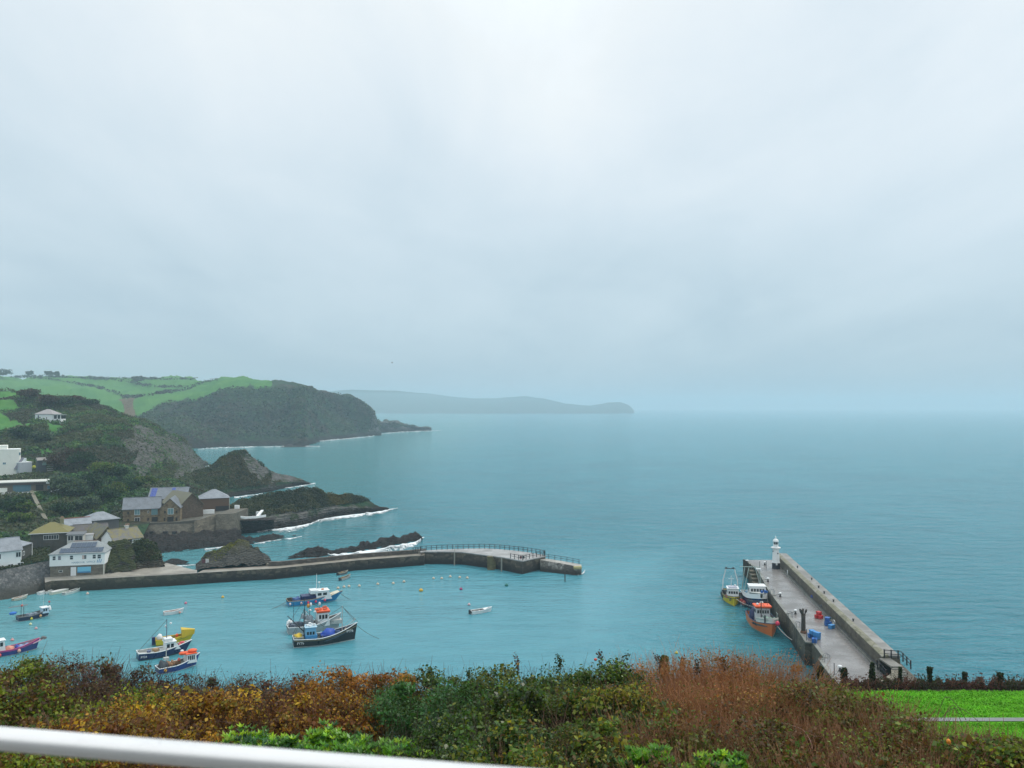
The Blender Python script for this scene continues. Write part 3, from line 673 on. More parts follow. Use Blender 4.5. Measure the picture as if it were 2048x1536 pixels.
def railing(name, label, base_pts, h=1.1, step=1.6, m=STEEL_K, r=.075, rails=(1.0, .55), cat='railing', closed=False):
    """posts and rails along a line of world points; each post its own part"""
    o = Vector(base_pts[0]); t_ = thing(name, label, cat, o); B_ = [Vector(p) - o for p in base_pts]
    post = None; k_ = 0; cum = [0]
    for a, b in zip(B_[:-1], B_[1:]): cum.append(cum[-1] + (b - a).length)
    n = max(1, round(cum[-1] / step))
    for i in range(n + 1):
        s = cum[-1] * i / n; j = max(q for q in range(len(cum) - 1) if cum[q] <= s + 1e-6); f = (s - cum[j]) / max(1e-6, cum[j + 1] - cum[j]); p = B_[j].lerp(B_[j + 1], min(1, f))
        if post is None: post = MB().tube([(0, 0, 0), (0, 0, h)], r * 1.3, 6).ball((0, 0, h), r * 1.9, 6).build('post', m, t_)
        else: q = post.copy(); COL.objects.link(q); q.parent = t_; post_ = q; q.location = p; continue
        post.location = p
    for z in rails: MB().tube([p + Vector((0, 0, h * z)) for p in B_], r * .8, 5).build('rail', m, t_)
    return t_
railing('railing', 'dark iron railing on top of the steps at the near end of the lighthouse pier', [Vector((rx(122) + .3, 122, 6.1)), Vector((rx(121) + 2.6, 121.4, 6.1)), Vector((rx(119) + 3.2, 119, 5.4))], 1.2, 1.0)
railing('handrail', 'short iron handrail beside the steps against the parapet foot', [Vector((rx(121) - .4, 122.5, 4.4)), Vector((rx(118) - .3, 119, 4.05))], 1.2, 1.1)

# things on the pier
def bollard(px, py, label, s=1.0, grp='white-capped bollards on the lighthouse pier'):
    p = PZ(px, py, 4.05); t_ = thing('bollard', label, 'bollard', p, 0, grp)
    MB().lathe([(.26 * s, 0), (.26 * s, .12), (.17 * s, .2), (.16 * s, .55 * s)], n=10).build('post', BLACKP, t_, True)
    MB().lathe([(.17 * s, .55 * s), (.36 * s, .62 * s), (.36 * s, .8 * s), (.2 * s, .92 * s)], n=10).build('cap', WHITE, t_, True)
    return t_
BOLS = [(1494.5, 1126.5, 'white-capped bollard at the outermost far corner of the lighthouse pier'), (1529.5, 1130, 'white-capped bollard midway between the pier corner and the lighthouse'),
        (1511.5, 1141, 'white-capped bollard on the pier edge just beyond the landing steps'), (1536, 1163, 'white-capped bollard with a rope, level with the blue trawler mast'),
        (1560.5, 1193, 'white-capped bollard with a rope, beside the blue and white trawler'), (1591, 1228, 'white-capped bollard with a rope, beside the orange trawler'),
        (1680, 1342, 'white-capped bollard nearest the clifftop hedge')]
for q in BOLS: bollard(*q, s=.95)
def rope(name, pts, r, m, label, sag=.0, cat='rope', group=None):
    a, b = Vector(pts[0]), Vector(pts[-1])
    if len(pts) == 2:
        n = 9; pts = [a.lerp(b, i / (n - 1)) - Vector((0, 0, sag * 4 * (i / (n - 1)) * (1 - i / (n - 1)))) for i in range(n)]
    o = Vector(pts[0]); ob = MB().tube([Vector(p) - o for p in pts], r, 5).build(name, m, None); ob.location = o
    return tag(ob, label, cat, group)
ROPEM = M((.09, .085, .075), .9, .3); ROPEW = M((.45, .43, .38), .9, .2)
for (bp, ep, lb) in (((1536, 1163), (1516, 1158), 'dark mooring rope from the deck bollard to the blue trawler'), ((1560.5, 1193), (1540, 1191), 'dark mooring rope lying across the deck beside the middle bollard'), ((1591, 1228), (1569, 1228), 'dark mooring rope stretched across the deck towards the orange trawler')):
    a = PZ(*bp, 4.05) + Vector((-.2, 0, .45)); b = PZ(*ep, 4.2); rope('mooring_rope', (a, b), .06, ROPEM, lb, .12)
def ladder_rail(px, py, label):
    p = PZ(px, py, 4.05); t_ = thing('ladder_handrail', label, 'ladder', p, .14, 'arched ladder tops on the pier edge')
    for dy in (-.28, .28):
        MB().tube([(.5, dy, 0), (.5, dy, .9), (.3, dy, 1.12), (0, dy, 1.15), (-.3, dy, .95), (-.38, dy, 0)], .045, 6).build('hoop', GREYM, t_)
    MB().tube([(-.4, -.28, 0), (-.4, -.28, -4)], .04, 5).tube([(-.4, .28, 0), (-.4, .28, -4)], .04, 5).build('stile', STEEL_D, t_)
for k, q in enumerate([(1543, 1189, 'arched ladder rails on the pier edge by the middle bollard'), (1579, 1235, 'arched ladder rails on the pier edge by the orange trawler stern line'), (1595, 1256, 'arched ladder rails on the pier edge by the tall forked post'), (1652, 1322, 'arched ladder rails on the pier edge nearest the clifftop')]): ladder_rail(*q)
# thin poles near the lighthouse
for q in [(1519.5, 1137, 1.7, 'thin dark pole standing nearer the landing steps than the lighthouse'), (1532.5, 1137, 1.8, 'thin dark pole standing just left of the lighthouse base'), (1613.5, 1281, 1.9, 'short dark pole on the pier edge in front of the blue crates'), (1630, 1290, 1.3, 'thin dark stake just below the stack of blue crates'), (1668.5, 1350, 1.7, 'short dark pole near the clifftop end of the pier')]:
    p = PZ(q[0], q[1], 4.05); o = MB().tube([(0, 0, 0), (0, 0, q[2])], .06, 6).ball((0, 0, q[2]), .08, 6).build('pole', STEEL_D); o.location = p; tag(o, q[3], 'pole')
# tall dark post with forked head (net gantry)
p = PZ(1607, 1266, 4.05); g = thing('mooring_post', 'tall dark timber post with forked head on the pier deck', 'post', p)
MB().lathe([(.42, 0), (.40, .5), (.36, 2.6), (.40, 3.3)], n=10).build('shaft', TIMBER, g, True)
for a in (0, 1.3, 2.6, 3.9, 5.2): MB().tube([(.15 * math.cos(a), .15 * math.sin(a), 3.1), (.5 * math.cos(a), .5 * math.sin(a), 3.75), (.55 * math.cos(a), .55 * math.sin(a), 4.15)], .16, 6).build('fork', TIMBER, g)
MB().lathe([(.55, 0), (.55, .25), (.44, .45)], n=10).build('base_ring', RUST, g)
# fish bins
def bin_at(p, rz, m, label, cat='fish bin', tilt=0, s=1.0, group=None):
    t_ = thing('fish_bin', label, cat, p, rz, group)
    b = MB(); w_, d_, h_ = 1.25 * s, .85 * s, .72 * s
    b.bx(-w_ / 2, w_ / 2, -d_ / 2, d_ / 2, .1, .16); b.bx(-w_ / 2, -w_ / 2 + .06, -d_ / 2, d_ / 2, .163, h_); b.bx(w_ / 2 - .06, w_ / 2, -d_ / 2, d_ / 2, .163, h_)
    b.bx(-w_ / 2 + .061, w_ / 2 - .061, -d_ / 2, -d_ / 2 + .06, .163, h_); b.bx(-w_ / 2 + .061, w_ / 2 - .061, d_ / 2 - .06, d_ / 2, .163, h_); b.build('tub', m, t_, bevel=.015)
    for x in (-w_ / 2 + .12, w_ / 2 - .12): MB().bx(x - .08, x + .08, -d_ / 2, d_ / 2, 0, .099).build('runner', m, t_)
    l = MB().bx(-w_ / 2 - .04, w_ / 2 + .04, -d_ / 2 - .04, d_ / 2 + .04, h_ + .003, h_ + .08).build('lid', m, t_, bevel=.02)
    t_.rotation_euler = (0, tilt, rz); return t_
RED = M((.45, .015, .02), .45, .15); BLUE = M((.012, .10, .36), .45, .2); LBLUE = M((.04, .22, .50), .45, .2); NAVY = M((.012, .02, .09), .4, .25)
i = 0
for k, (px, py, dz_, lb) in enumerate([(1635, 1236, 0, 'red bin at the bottom left of the red heap by the parapet'), (1641, 1237.5, 0, 'red bin at the bottom right of the red heap by the parapet'), (1638, 1233.5, 0, 'red bin at the back of the red heap by the parapet'), (1638, 1236, .6, 'red bin on top of the red heap by the parapet')]):
    bin_at(PZ(px, py, 4.05) + Vector((0, 0, dz_)), .3 + .5 * k, RED, lb, s=.74, group='red fish bins heaped by the parapet')
for k, (px, py, dz_, m_, lb) in enumerate([(1656, 1251, 0, BLUE, 'darker blue bin behind, in the group by the parapet foot'), (1663, 1257, 0, LBLUE, 'paler blue bin in front, in the group by the parapet foot'), (1655, 1250, .7, BLUE, 'blue bin resting on another in the group by the parapet foot')]):
    bin_at(PZ(px, py, 4.05) + Vector((0, 0, dz_)), .2 + .4 * k, m_, lb, s=.86, group='blue fish bins by the parapet foot')
for k, (px, py, dz_, m_, lb) in enumerate([(1623, 1275, 0, BLUE, 'blue crate at the left of the stack beside the tall forked post'), (1634, 1279, 0, LBLUE, 'blue crate at the right of the stack beside the tall forked post'), (1629, 1285, 0, BLUE, 'blue crate nearest the viewer in the stack beside the tall forked post'), (1625, 1277, .72, LBLUE, 'pale-topped blue crate on top at the left of the stack by the forked post'), (1634, 1281, .72, LBLUE, 'blue crate on top at the right of the stack by the forked post')]):
    bin_at(PZ(px, py, 4.05) + Vector((0, 0, dz_)), .1 + .5 * k, m_, lb, s=.88, group='blue crates stacked beside the forked post')
def heap(px, py, r, hgt, m, label, cat, name, z=4.05, seed=1):
    p = PZ(px, py, z); b = MB(); n, k_ = 16, 7; vs = []; fs = []
    for i in range(k_ + 1):
        a = i / k_ * math.pi / 2
        for j in range(n):
            th = 2 * math.pi * j / n; q = Vector((math.cos(th) * math.cos(a), math.sin(th) * math.cos(a), math.sin(a)))
            f = 1 + .3 * fr(q + Vector((seed, 0, 0)), 1.7, 3); vs.append((q.x * r * f, q.y * r * f, max(0, q.z) * hgt * f))
    for i in range(k_):
        for j in range(n): fs.append((i * n + j, i * n + (j + 1) % n, (i + 1) * n + (j + 1) % n, (i + 1) * n + j))
    o = b.add(vs, fs).build(name, m, None, True); o.location = p; return tag(o, label, cat)
heap(1659, 1240, .9, .55, M((.02, .07, .05), .9, .5), 'dark green heap of netting behind the blue bins', 'net', 'net_heap', seed=3)
heap(1625, 1199, .55, .9, M((.015, .05, .25), .6, .2), 'small deep blue sack against the parapet foot', 'sack', 'blue_sack', seed=5)
heap(1644, 1214, .5, .5, STEEL_D, 'black bundle on the ledge above the red bins', 'bundle', 'gear_bundle', 4.4, seed=7)
p = PZ(1668, 1245, 4.9); tr = MB(); ring = [(0, .42 * math.cos(a * math.pi / 6), .42 * math.sin(a * math.pi / 6)) for a in range(13)]; o = tr.tube(ring, .1, 6).build('life_ring', M((.5, .5, .48)), None, True); o.location = p; tag(o, 'pale life ring hung on the parapet above the blue bins', 'life ring')
p = PZ(1575, 1143, 5.2); o = MB().box((0, 0, 0), (.12, .3, .7)).bx(-.05, .05, -.05, .05, -.7, -.36).build('wall_sign', WHITE); o.location = p; tag(o, 'small white plate on the inner face of the parapet near the lighthouse', 'sign')
for k, (px, py) in enumerate([(1595, 1136), (1623.5, 1160), (1637.5, 1176), (1648.5, 1187.5), (1667, 1204), (1706.5, 1243)]):
    p = PZ(px, py, 6.36); o = MB().lathe([(.14, 0), (.12, .3), (.2, .36), (.18, .5)], n=8).build('mooring_stub', STEEL_D); o.location = p
    tag(o, ['dark stub on the parapet top nearest the lighthouse', 'dark stub on the parapet, second from the lighthouse', 'dark stub on the parapet, third from the lighthouse', 'dark stub on the parapet, fourth from the lighthouse', 'dark stub on the parapet, fifth from the lighthouse', 'dark stub on the parapet nearest the clifftop'][k], 'bollard', 'dark mooring stubs on the parapet')

# lighthouse
p = PZ(1552, 1137, 4.03); lh = thing('lighthouse', 'small white hexagonal lighthouse with black base at the pier end', 'lighthouse', p, .26)
LW = M((.78, .79, .78), .5, .06, 1.2)
MB().lathe([(1.08, 0), (1.05, 1.45)], n=6).build('base', M((.012, .014, .03), .45, .3), lh)
MB().lathe([(1.10, 1.455), (1.10, 1.62), (1.02, 1.66)], n=6).build('plinth_band', WHITE, lh)
MB().lathe([(1.0, 1.665), (.82, 4.75), (.82, 4.8)], n=6).build('tower', LW, lh)
MB().lathe([(.84, 4.805), (.98, 4.98), (1.18, 5.1), (1.18, 5.24), (1.0, 5.26)], n=12).build('gallery', LW, lh)
MB().lathe([(.66, 5.265), (.62, 5.85), (.68, 5.9), (.68, 5.97)], n=8).build('lantern_base', LW, lh)
MB().lathe([(.55, 5.975), (.55, 6.6)], n=8).build('lantern_glass', GLASS, lh)
for k in range(8):
    a = k * math.pi / 4; MB().bx(-.03, .03, -.03, .03, 5.975, 6.6).build('glazing_bar', LW, lh).location = (.585 * math.cos(a), .585 * math.sin(a), 0)
MB().lathe([(.74, 6.605), (.74, 6.7), (.66, 6.95), (.48, 7.2), (.25, 7.35), (.12, 7.38)], n=14).build('dome', WHITE, lh, True)
f = MB().lathe([(.11, 7.38), (.09, 7.55), (.17, 7.62), (.17, 7.78), (.06, 7.85), (.03, 8.15)], n=8).build('finial', WHITE, lh, True)
MB().bx(-.09, .13, -.865, -.75, 3.7, 3.98).build('window', GLASS, lh)
MB().bx(-.62, -.2, -.99, -.9, 1.0, 1.42).build('plaque', WHITE, lh)
MB().bx(-1.0, -.78, -.2, .0, 4.2, 4.45).build('lamp', STEEL_D, lh)

# ------------------------------------------------------------------ curved north pier and quay
ZW = 2.75
FE = [(90, 1165), (103, 1161.5), (200, 1157), (300, 1151.5), (340, 1149.5), (394, 1146), (460, 1142), (527.6, 1137.8), (553, 1136.7), (630, 1129), (712, 1120.6), (800, 1114), (848, 1110.5)]
fe = [PZ(a, b, ZW) for a, b in FE]
npier = thing('curved_pier', 'long dark stone harbour pier curving to a railed platform', 'pier', PZ(700, 1122, 0)); O = Vector(npier.location)
w0 = 5
def strip_prism(front, back, z0, z1): return MB().prism([(p.x - O.x, p.y - O.y) for p in front] + [(p.x - O.x, p.y - O.y) for p in reversed(back)], z0, z1)
fw = fe[w0:]
offy = lambda L, d: [Vector((p.x + d * .05, p.y + d, p.z)) for p in L]
strip_prism(fw, offy(fw, 4.6), -3, ZW - .04).build('pier_body', PIERST2, npier)
strip_prism(offy(fw, .0), offy(fw, 3.3), ZW - .05, ZW).build('walkway', conc('walkway_stone', (.30, .27, .22), .25), npier)
pf = [p for p in fw if proj(p)[0] > 470]
strip_prism(offy(pf, 3.3), offy(pf, 4.5), ZW - .2, ZW + 1.05).build('parapet', stone_mat('north_parapet', (.07, .062, .055), (.11, .095, .08), (.16, .14, .115), .9, (.06, .05, .045), 2, .4), npier)
ZP = 3.5
PFR = [(842, 1104.5), (850, 1103), (882, 1103), (923.6, 1104), (954, 1107.6), (981, 1111.3), (1005.6, 1114.3), (1026, 1118.4), (1044.5, 1122), (1067, 1116.6), (1090.7, 1112.3)]
PBK = [(842, 1101.5), (870, 1099.5), (903, 1098.3), (938, 1097.3), (970.8, 1097), (999.5, 1098.5), (1026, 1101), (1055, 1104.5), (1079.5, 1108.5), (1090.7, 1110.5)]
a = [PZ(q[0], q[1], ZP) for q in PFR]; b = [PZ(q[0], q[1], ZP) for q in PBK]
MB().prism([(p.x - O.x, p.y - O.y) for p in a] + [(p.x - O.x, p.y - O.y) for p in reversed(b)], -3, ZP - .25).build('platform_wall', PIERST2, npier)
ca = Vector((0, 0, 0))
for p in a + b: ca += p / len(a + b)
ex = [(p + (p - ca).normalized() * .18) for p in a] + [(p + (p - ca).normalized() * .18) for p in reversed(b)]
MB().prism([(p.x - O.x, p.y - O.y) for p in ex], ZP - .245, ZP).build('platform', conc('platform_concrete', (.38, .37, .36), .4), npier)
# sloping rough tail
lo = [PZ(1080, 1120.5, 2.8), PZ(1120, 1127, 2.5), PZ(1152, 1133, 2.2), PZ(1163, 1132.5, 2.1)]; hi = [PZ(1085, 1116.5, 2.8), PZ(1125, 1122.5, 2.5), PZ(1158, 1128.6, 2.2), PZ(1163, 1130, 2.1)]
tl = MB(); vs = []; fs = []
for p, q in zip(lo, hi): vs += [L_((p.x - .1, p.y - 1.6, -3)), L_(p), L_(q), L_((q.x, q.y + .8, -3))]
for i in range(3):
    for k in range(4): fs.append((i * 4 + k, i * 4 + (k + 1) % 4, (i + 1) * 4 + (k + 1) % 4, (i + 1) * 4 + k))
fs += [(3, 2, 1, 0), (12, 13, 14, 15)]
tl.add(vs, fs).build('rough_tail', ROUGH, npier)
tt = MB(); e3 = Vector((0, 0, .06))
for i in range(3): tt.extr([L_(lo[i]) + Vector((0, .25, .01)), L_(lo[i + 1]) + Vector((0, .25, .01)), L_(hi[i + 1]) + Vector((0, 0, .01)), L_(hi[i]) + Vector((0, 0, .01))], (0, 0, .07))
tt.build('tail_top', conc('tail_concrete', (.42, .40, .36), .3), npier)
p0, p1 = PZ(1147, 1137, 1.7), PZ(1163, 1136, 1.7)
MB().extr([L_(p0) + Vector((0, -.7, .45)), L_(p1) + Vector((0, -.75, .35)), L_(p1) + Vector((0, .2, .55)), L_(p0) + Vector((0, .2, .62))], (0, -.08, -.5)).build('painted_end', M((.30, .27, .13), .85, .5), npier)
# buttress with ladder, and steps down the platform face
p0 = PZ(531, 1150, 0); p1 = PZ(556, 1148.5, 0)
MB().bx(p0.x - O.x, p1.x - O.x, p0.y - O.y + .3, p0.y - O.y + 3, -3, ZW + .05).build('buttress', stone_mat('buttress_stone', (.14, .12, .085), (.19, .165, .12), (.24, .21, .16), .6, (.12, .10, .07), 2, .3, (-.2, 1.6, (.09, .07, .035))), npier)
sp_ = MB()
for k in range(9):
    q = PZ(980, 1112, ZP).lerp(PZ(998, 1133, .2), k / 8); sp_.bx(q.x - O.x - .7, q.x - O.x + .7, q.y - O.y - 1.5, q.y - O.y + .4, -2, q.z)
sp_.build('water_steps', stone_mat('weedy_steps', (.10, .085, .035), (.15, .125, .055), (.19, .165, .08), 1, (.07, .06, .03), 2, .4), npier)
for (x, y) in ((1003, 1118), (909, 1106)):
    q = PZ(x, y, ZP - .2); MB().bx(q.x - O.x - .18, q.x - O.x + .18, q.y - O.y - .35, q.y - O.y + .1, -.5, ZP + .02).build('fender_post', M((.25, .235, .20), .8, .3), npier)
q = PZ(838, 1107, ZW)
stp = MB()
for k in range(5): stp.bx(q.x - O.x - 2.4 + k * .55, q.x - O.x - 1.85 + k * .55, q.y - O.y - .2, q.y - O.y + 3.4, ZW - .1, ZW + .15 * (k + 1))
stp.build('short_steps', conc('short_step_concrete', (.32, .30, .26), .2), npier)
railing('railing', 'dark iron railing along the seaward edge of the curved pier platform', [p + Vector((0, -.15, .0)) for p in b] + [a[-1] + Vector((-.1, .1, 0))], 1.25, 1.55)
railing('railing', 'dark railing round the blunt harbour-side corner of the curved pier platform', [PZ(1021, 1116.6, ZP), PZ(1044.5, 1120.8, ZP), PZ(1067, 1115.6, ZP), PZ(1088, 1111.5, ZP)], 1.2, 1.4)
railing('railing', 'light iron railing along the low sloping tail of the curved pier', [h_ + Vector((0, -.1, .08)) for h_ in hi[:3]], 1.2, 1.7, r=.06)
railing('railing', 'short railing at the head of the steps where the parapet meets the platform', [PZ(826, 1104, 3.8), PZ(841, 1101.5, 3.8)], 1.1, 1.0)
for k, px in enumerate((1041.5, 1047)):
    q = PZ(px, 1119.5, ZP); o = MB().bx(-.28, .28, -.03, .03, .35, 1.05).bx(-.04, .04, .031, .08, 0, 1.05).build('notice_board', M((.16, .03, .035) if k == 0 else (.03, .03, .035), .5)); o.location = q + Vector((0, -.25, 0)); tag(o, ['small dark red notice board on the platform corner railing', 'small black notice board on the platform corner railing'][k], 'sign')
q = PZ(1130, 1166, 0); o = MB().tube([(0, 0, -3), (0, 0, 2.6)], .13, 7).build('mooring_pole', TIMBER); o.location = PZ(1130, 1163, 0); tag(o, 'lone dark post standing in the water off the pier tail', 'post')
o = MB().tube([(0, 0, -2), (0, 0, 5.6)], .05, 6).build('withy_pole', M((.3, .27, .22))); o.location = PZ(909, 1131, 0); tag(o, 'thin pale pole standing against the curved pier wall', 'pole')

quay = thing('quay', 'stone quay in front of the white harbour building', 'quay', PZ(200, 1160, 0)); O = Vector(quay.location)
qf = fe[:w0 + 1]; qb = [PZ(*q, ZW) for q in ((394, 1140), (384, 1138.5), (335, 1126), (300, 1124), (262, 1122), (230, 1108), (160, 1106), (85, 1112))]
MB().prism([(p.x - O.x, p.y - O.y) for p in qf + qb], -3, ZW - .03).build('quay_wall', stone_mat('quay_stone', (.055, .047, .035), (.10, .085, .06), (.17, .145, .10), .8, (.05, .042, .03), 1.6, .6, (-.2, 2.2, (.03, .026, .018))), quay)
MB().prism([(p.x - O.x, p.y - O.y) for p in qf + qb], ZW - .028, ZW - .004).build('paving', QUAYTOP, quay)
sl_ = [PZ(*q, ZW) for q in ((214, 1153), (232, 1144), (262, 1135), (300, 1128), (333, 1127.5), (382, 1140), (388, 1144.5), (340, 1148.5), (262, 1152))]
o = MB().prism([(p.x, p.y) for p in sl_], ZW, ZW + .05).build('slipway', SLIP); tag(o, kind='structure')
WT = [(-60, 1152, 184), (0, 1141, 190), (60, 1128.5, 196), (100, 1121, 199)]
loft('rubble_wall', [[(-60, 1212, None), (0, 1200.5, None), (50, 1192.5, None), (83, 1184.5, None), (104, 1180, None)], WT], 90, [30], RUBBLE, .25, .5, kind=None, label='sloping grey rubble stone wall above the moored dinghies', cat='wall', ridge=.3)
loft('terrace', [WT, [(-70, 1112, 208), (0, 1095, 222), (60, 1072, 232), (100, 1052, 244)]], 50, [16], LAND_NEAR, .3, .2, under=False)
loft('yard', [[(100, 1150, 199.5), (160, 1104, 221), (232, 1104, 224), (262, 1118, 221)], [(100, 1052, 246), (180, 1044, 257), (240, 1039, 265), (300, 1045, 262)]], 40, [12], LAND_NEAR, .2, .2, under=False)
scrub('terrace_scrub', 'terrace', 9000, (.25, .7), [(.02, .05, .015), (.04, .09, .02), (.06, .11, .025), (.05, .055, .02)], None, .5)
scrub('bluff_scrub', 'rock_bluff', 6000, (.25, .6), [(.02, .04, .012), (.045, .065, .015), (.06, .055, .02)], lambda p, b, c: p[:, 2] > 4.5, .5)
scrub('mound_moss', 'rock_mound', 9000, (.15, .42), [(.12, .14, .01), (.20, .20, .014), (.06, .085, .018)], lambda p, b, c: (p[:, 2] > 4.6 + 1.6 * RNG.uniform(-1, 1, len(p))) & (p[:, 0] + .6 * (7 - p[:, 2]) < PZ(484, 1080, 7).x), .15)

# sign on the mound
q = P(411, 1132, 211); s_ = thing('warning_sign', 'small white and dark red sign on the foot of the mossy rock mound', 'sign', (q.x, q.y, 2.7))
MB().bx(-.95, -.02, 0, .06, .3, 1.35).build('red_panel', M((.13, .04, .05), .5), s_); MB().bx(.0, .85, -.02, .06, .3, 1.5).build('white_panel', M((.6, .6, .58), .5), s_)
MB().bx(-.5, -.42, .061, .12, -.2, 1.3).bx(.4, .48, .061, .12, -.2, 1.3).build('post', TIMBER, s_)
# ------------------------------------------------------------------ buildings
SLATE = slate_mat('slate_roof', (.13, .145, .165)); SLATE_L = slate_mat('pale_slate_roof', (.20, .22, .245)); SLATE_M = slate_mat('mossy_slate_roof', (.10, .10, .105), (.17, .145, .03), .3)
MOSSY = slate_mat('moss_covered_roof', (.11, .10, .06), (.17, .15, .035), .95); BROWNR = slate_mat('brown_slate_roof', (.085, .078, .085), (.10, .09, .05), .2)
WST = stone_mat('warehouse_stone', (.13, .085, .05), (.21, .155, .09), (.28, .215, .13), 1.5, (.22, .19, .14), 1.4, .4, None, .12)
WST_B = stone_mat('brown_rubble_wall', (.075, .052, .038), (.115, .08, .055), (.15, .11, .075), 2.2, (.10, .08, .06), 1.6, .4, None, .2)
HOST = stone_mat('office_stone', (.11, .10, .08), (.16, .145, .115), (.20, .18, .145), 1.6, (.15, .135, .11), 1.5, .3, None, .15)
RENDER_W = M((.80, .82, .81), .7, .07, .8); RENDER_C = M((.84, .83, .75), .7, .08, .8); SLATEHANG = slate_mat('slate_hung_wall', (.07, .068, .062), (.06, .06, .04), .2)

def house(name, label, A, B, W, Hw, roof, wall_m, roof_m, wins=(), found=1.5, oh=.35, cat='house', extra=None, gwall=None):
    """A, B: front-left and front-right base corners; local x along the front, y away from the viewer.
    roof: ('x', rise) ridge along the front, ('y', rise) gable to the front, ('hip', rise), ('flat', t), ('mono', rise)"""
    A, B = Vector(A), Vector(B); L = (B.xy - A.xy).length; rz = math.atan2(B.y - A.y, B.x - A.x)
    h = thing(name, label, cat, A, rz); k, r = roof
    w_ = MB()
    if k == 'x': w_.extr([(0, 0, -found), (0, 0, Hw), (0, W / 2, Hw + r), (0, W, Hw), (0, W, -found)][::-1], (L, 0, 0))
    elif k == 'y': w_.extr([(0, 0, -found), (L, 0, -found), (L, 0, Hw), (L / 2, 0, Hw + r), (0, 0, Hw)], (0, W, 0))
    elif k == 'mono': w_.extr([(0, 0, -found), (0, 0, Hw), (0, W, Hw + r), (0, W, -found)][::-1], (L, 0, 0))
    else: w_.bx(0, L, 0, W, -found, Hw)
    w_.build('wall', wall_m, h)
    R = MB(); t_ = .16
    if k == 'x':
        s = r / (W / 2)
        R.extr([(-oh, -oh, Hw - oh * s + .02), (-oh, W / 2, Hw + r + .02), (-oh, W / 2, Hw + r + t_), (-oh, -oh, Hw - oh * s + t_)], (L + 2 * oh, 0, 0))
        R.extr([(-oh, W + oh, Hw - oh * s + .02), (-oh, W + oh, Hw - oh * s + t_), (-oh, W / 2 + .002, Hw + r + t_), (-oh, W / 2 + .002, Hw + r + .02)], (L + 2 * oh, 0, 0))
        R.bx(-oh, L + oh, W / 2 - .12, W / 2 + .12, Hw + r + t_ - .05, Hw + r + t_ + .08)
    elif k == 'y':
        s = r / (L / 2)
        R.extr([(-oh, -oh, Hw - oh * s + .02), (L / 2, -oh, Hw + r + .02), (L / 2, -oh, Hw + r + t_), (-oh, -oh, Hw - oh * s + t_)][::-1], (0, W + 2 * oh, 0))
        R.extr([(L + oh, -oh, Hw - oh * s + .02), (L + oh, -oh, Hw - oh * s + t_), (L / 2 + .002, -oh, Hw + r + t_), (L / 2 + .002, -oh, Hw + r + .02)][::-1], (0, W + 2 * oh, 0))
    elif k == 'hip':
        g = min(W, L) / 2 * .95; ax = (g, W / 2) if L >= W else (L / 2, g); bx_ = (L - g, W / 2) if L >= W else (L / 2, W - g)
        vs = [(-oh, -oh, Hw), (L + oh, -oh, Hw), (L + oh, W + oh, Hw), (-oh, W + oh, Hw), (-oh, -oh, Hw + .12), (L + oh, -oh, Hw + .12), (L + oh, W + oh, Hw + .12), (-oh, W + oh, Hw + .12), (*ax, Hw + r), (*bx_, Hw + r)]
        fs = [(3, 2, 1, 0), (0, 1, 5, 4), (1, 2, 6, 5), (2, 3, 7, 6), (3, 0, 4, 7)]
        fs += [(4, 5, 9, 8), (5, 6, 9), (6, 7, 8, 9), (7, 4, 8)] if L >= W else [(4, 5, 8), (5, 6, 9, 8), (6, 7, 9), (7, 4, 8, 9)]
        R.add(vs, fs)
    elif k == 'mono':
        R.extr([(-oh, -oh, Hw + .02), (-oh, W + oh, Hw + r + .02), (-oh, W + oh, Hw + r + t_), (-oh, -oh, Hw + t_)], (L + 2 * oh, 0, 0))
    else: R.bx(-oh, L + oh, -oh, W + oh, Hw + .003, Hw + r)
    R.build('roof', roof_m, h)
    for q in wins:
        face, u, z, ww, hh = q[:5]; kind = q[5] if len(q) > 5 else 'window'; n = q[6] if len(q) > 6 else 2
        fm_ = q[7] if len(q) > 7 else WHITE; gm = q[8] if len(q) > 8 else GLASS
        o = link(bpy.data.objects.new('x', None)) if 0 else None
        mtx = Matrix.Identity(4) if face == 'f' else (Matrix.Translation((L, 0, 0)) @ Matrix.Rotation(math.pi / 2, 4, 'Z') if face == 'r' else Matrix.Translation((0, W, 0)) @ Matrix.Rotation(-math.pi / 2, 4, 'Z'))
        b = MB(); e = .09
        b.bx(u, u + ww, -.07, .05, z + hh - e, z + hh); b.bx(u, u + ww, -.09, .05, z, z + e); b.bx(u, u + e, -.07, .05, z + e, z + hh - e); b.bx(u + ww - e, u + ww, -.07, .05, z + e, z + hh - e)
        for i in range(1, n): x = u + ww * i / n; b.bx(x - .03, x + .03, -.06, .05, z + e, z + hh - e)
        fo = b.build(kind, fm_, h); fo.matrix_local = mtx
        MB().bx(u + e * .5, u + ww - e * .5, -.03, .04, z + e * .5, z + hh - e * .5).build('pane' if kind == 'window' else 'panel', gm, fo)
    return h, L
def chimney(h, x, y, z0, z1, m, pots=2):
    c = MB().bx(x - .45, x + .45, y - .35, y + .35, z0, z1).bx(x - .52, x + .52, y - .42, y + .42, z1 + .002, z1 + .15).build('chimney', m, h)
    for i in range(pots): MB().lathe([(.13, 0), (.11, .5)], n=8, c=(x - .2 + .4 * i, y, z1 + .152)).build('pot', M((.35, .2, .13)), c)

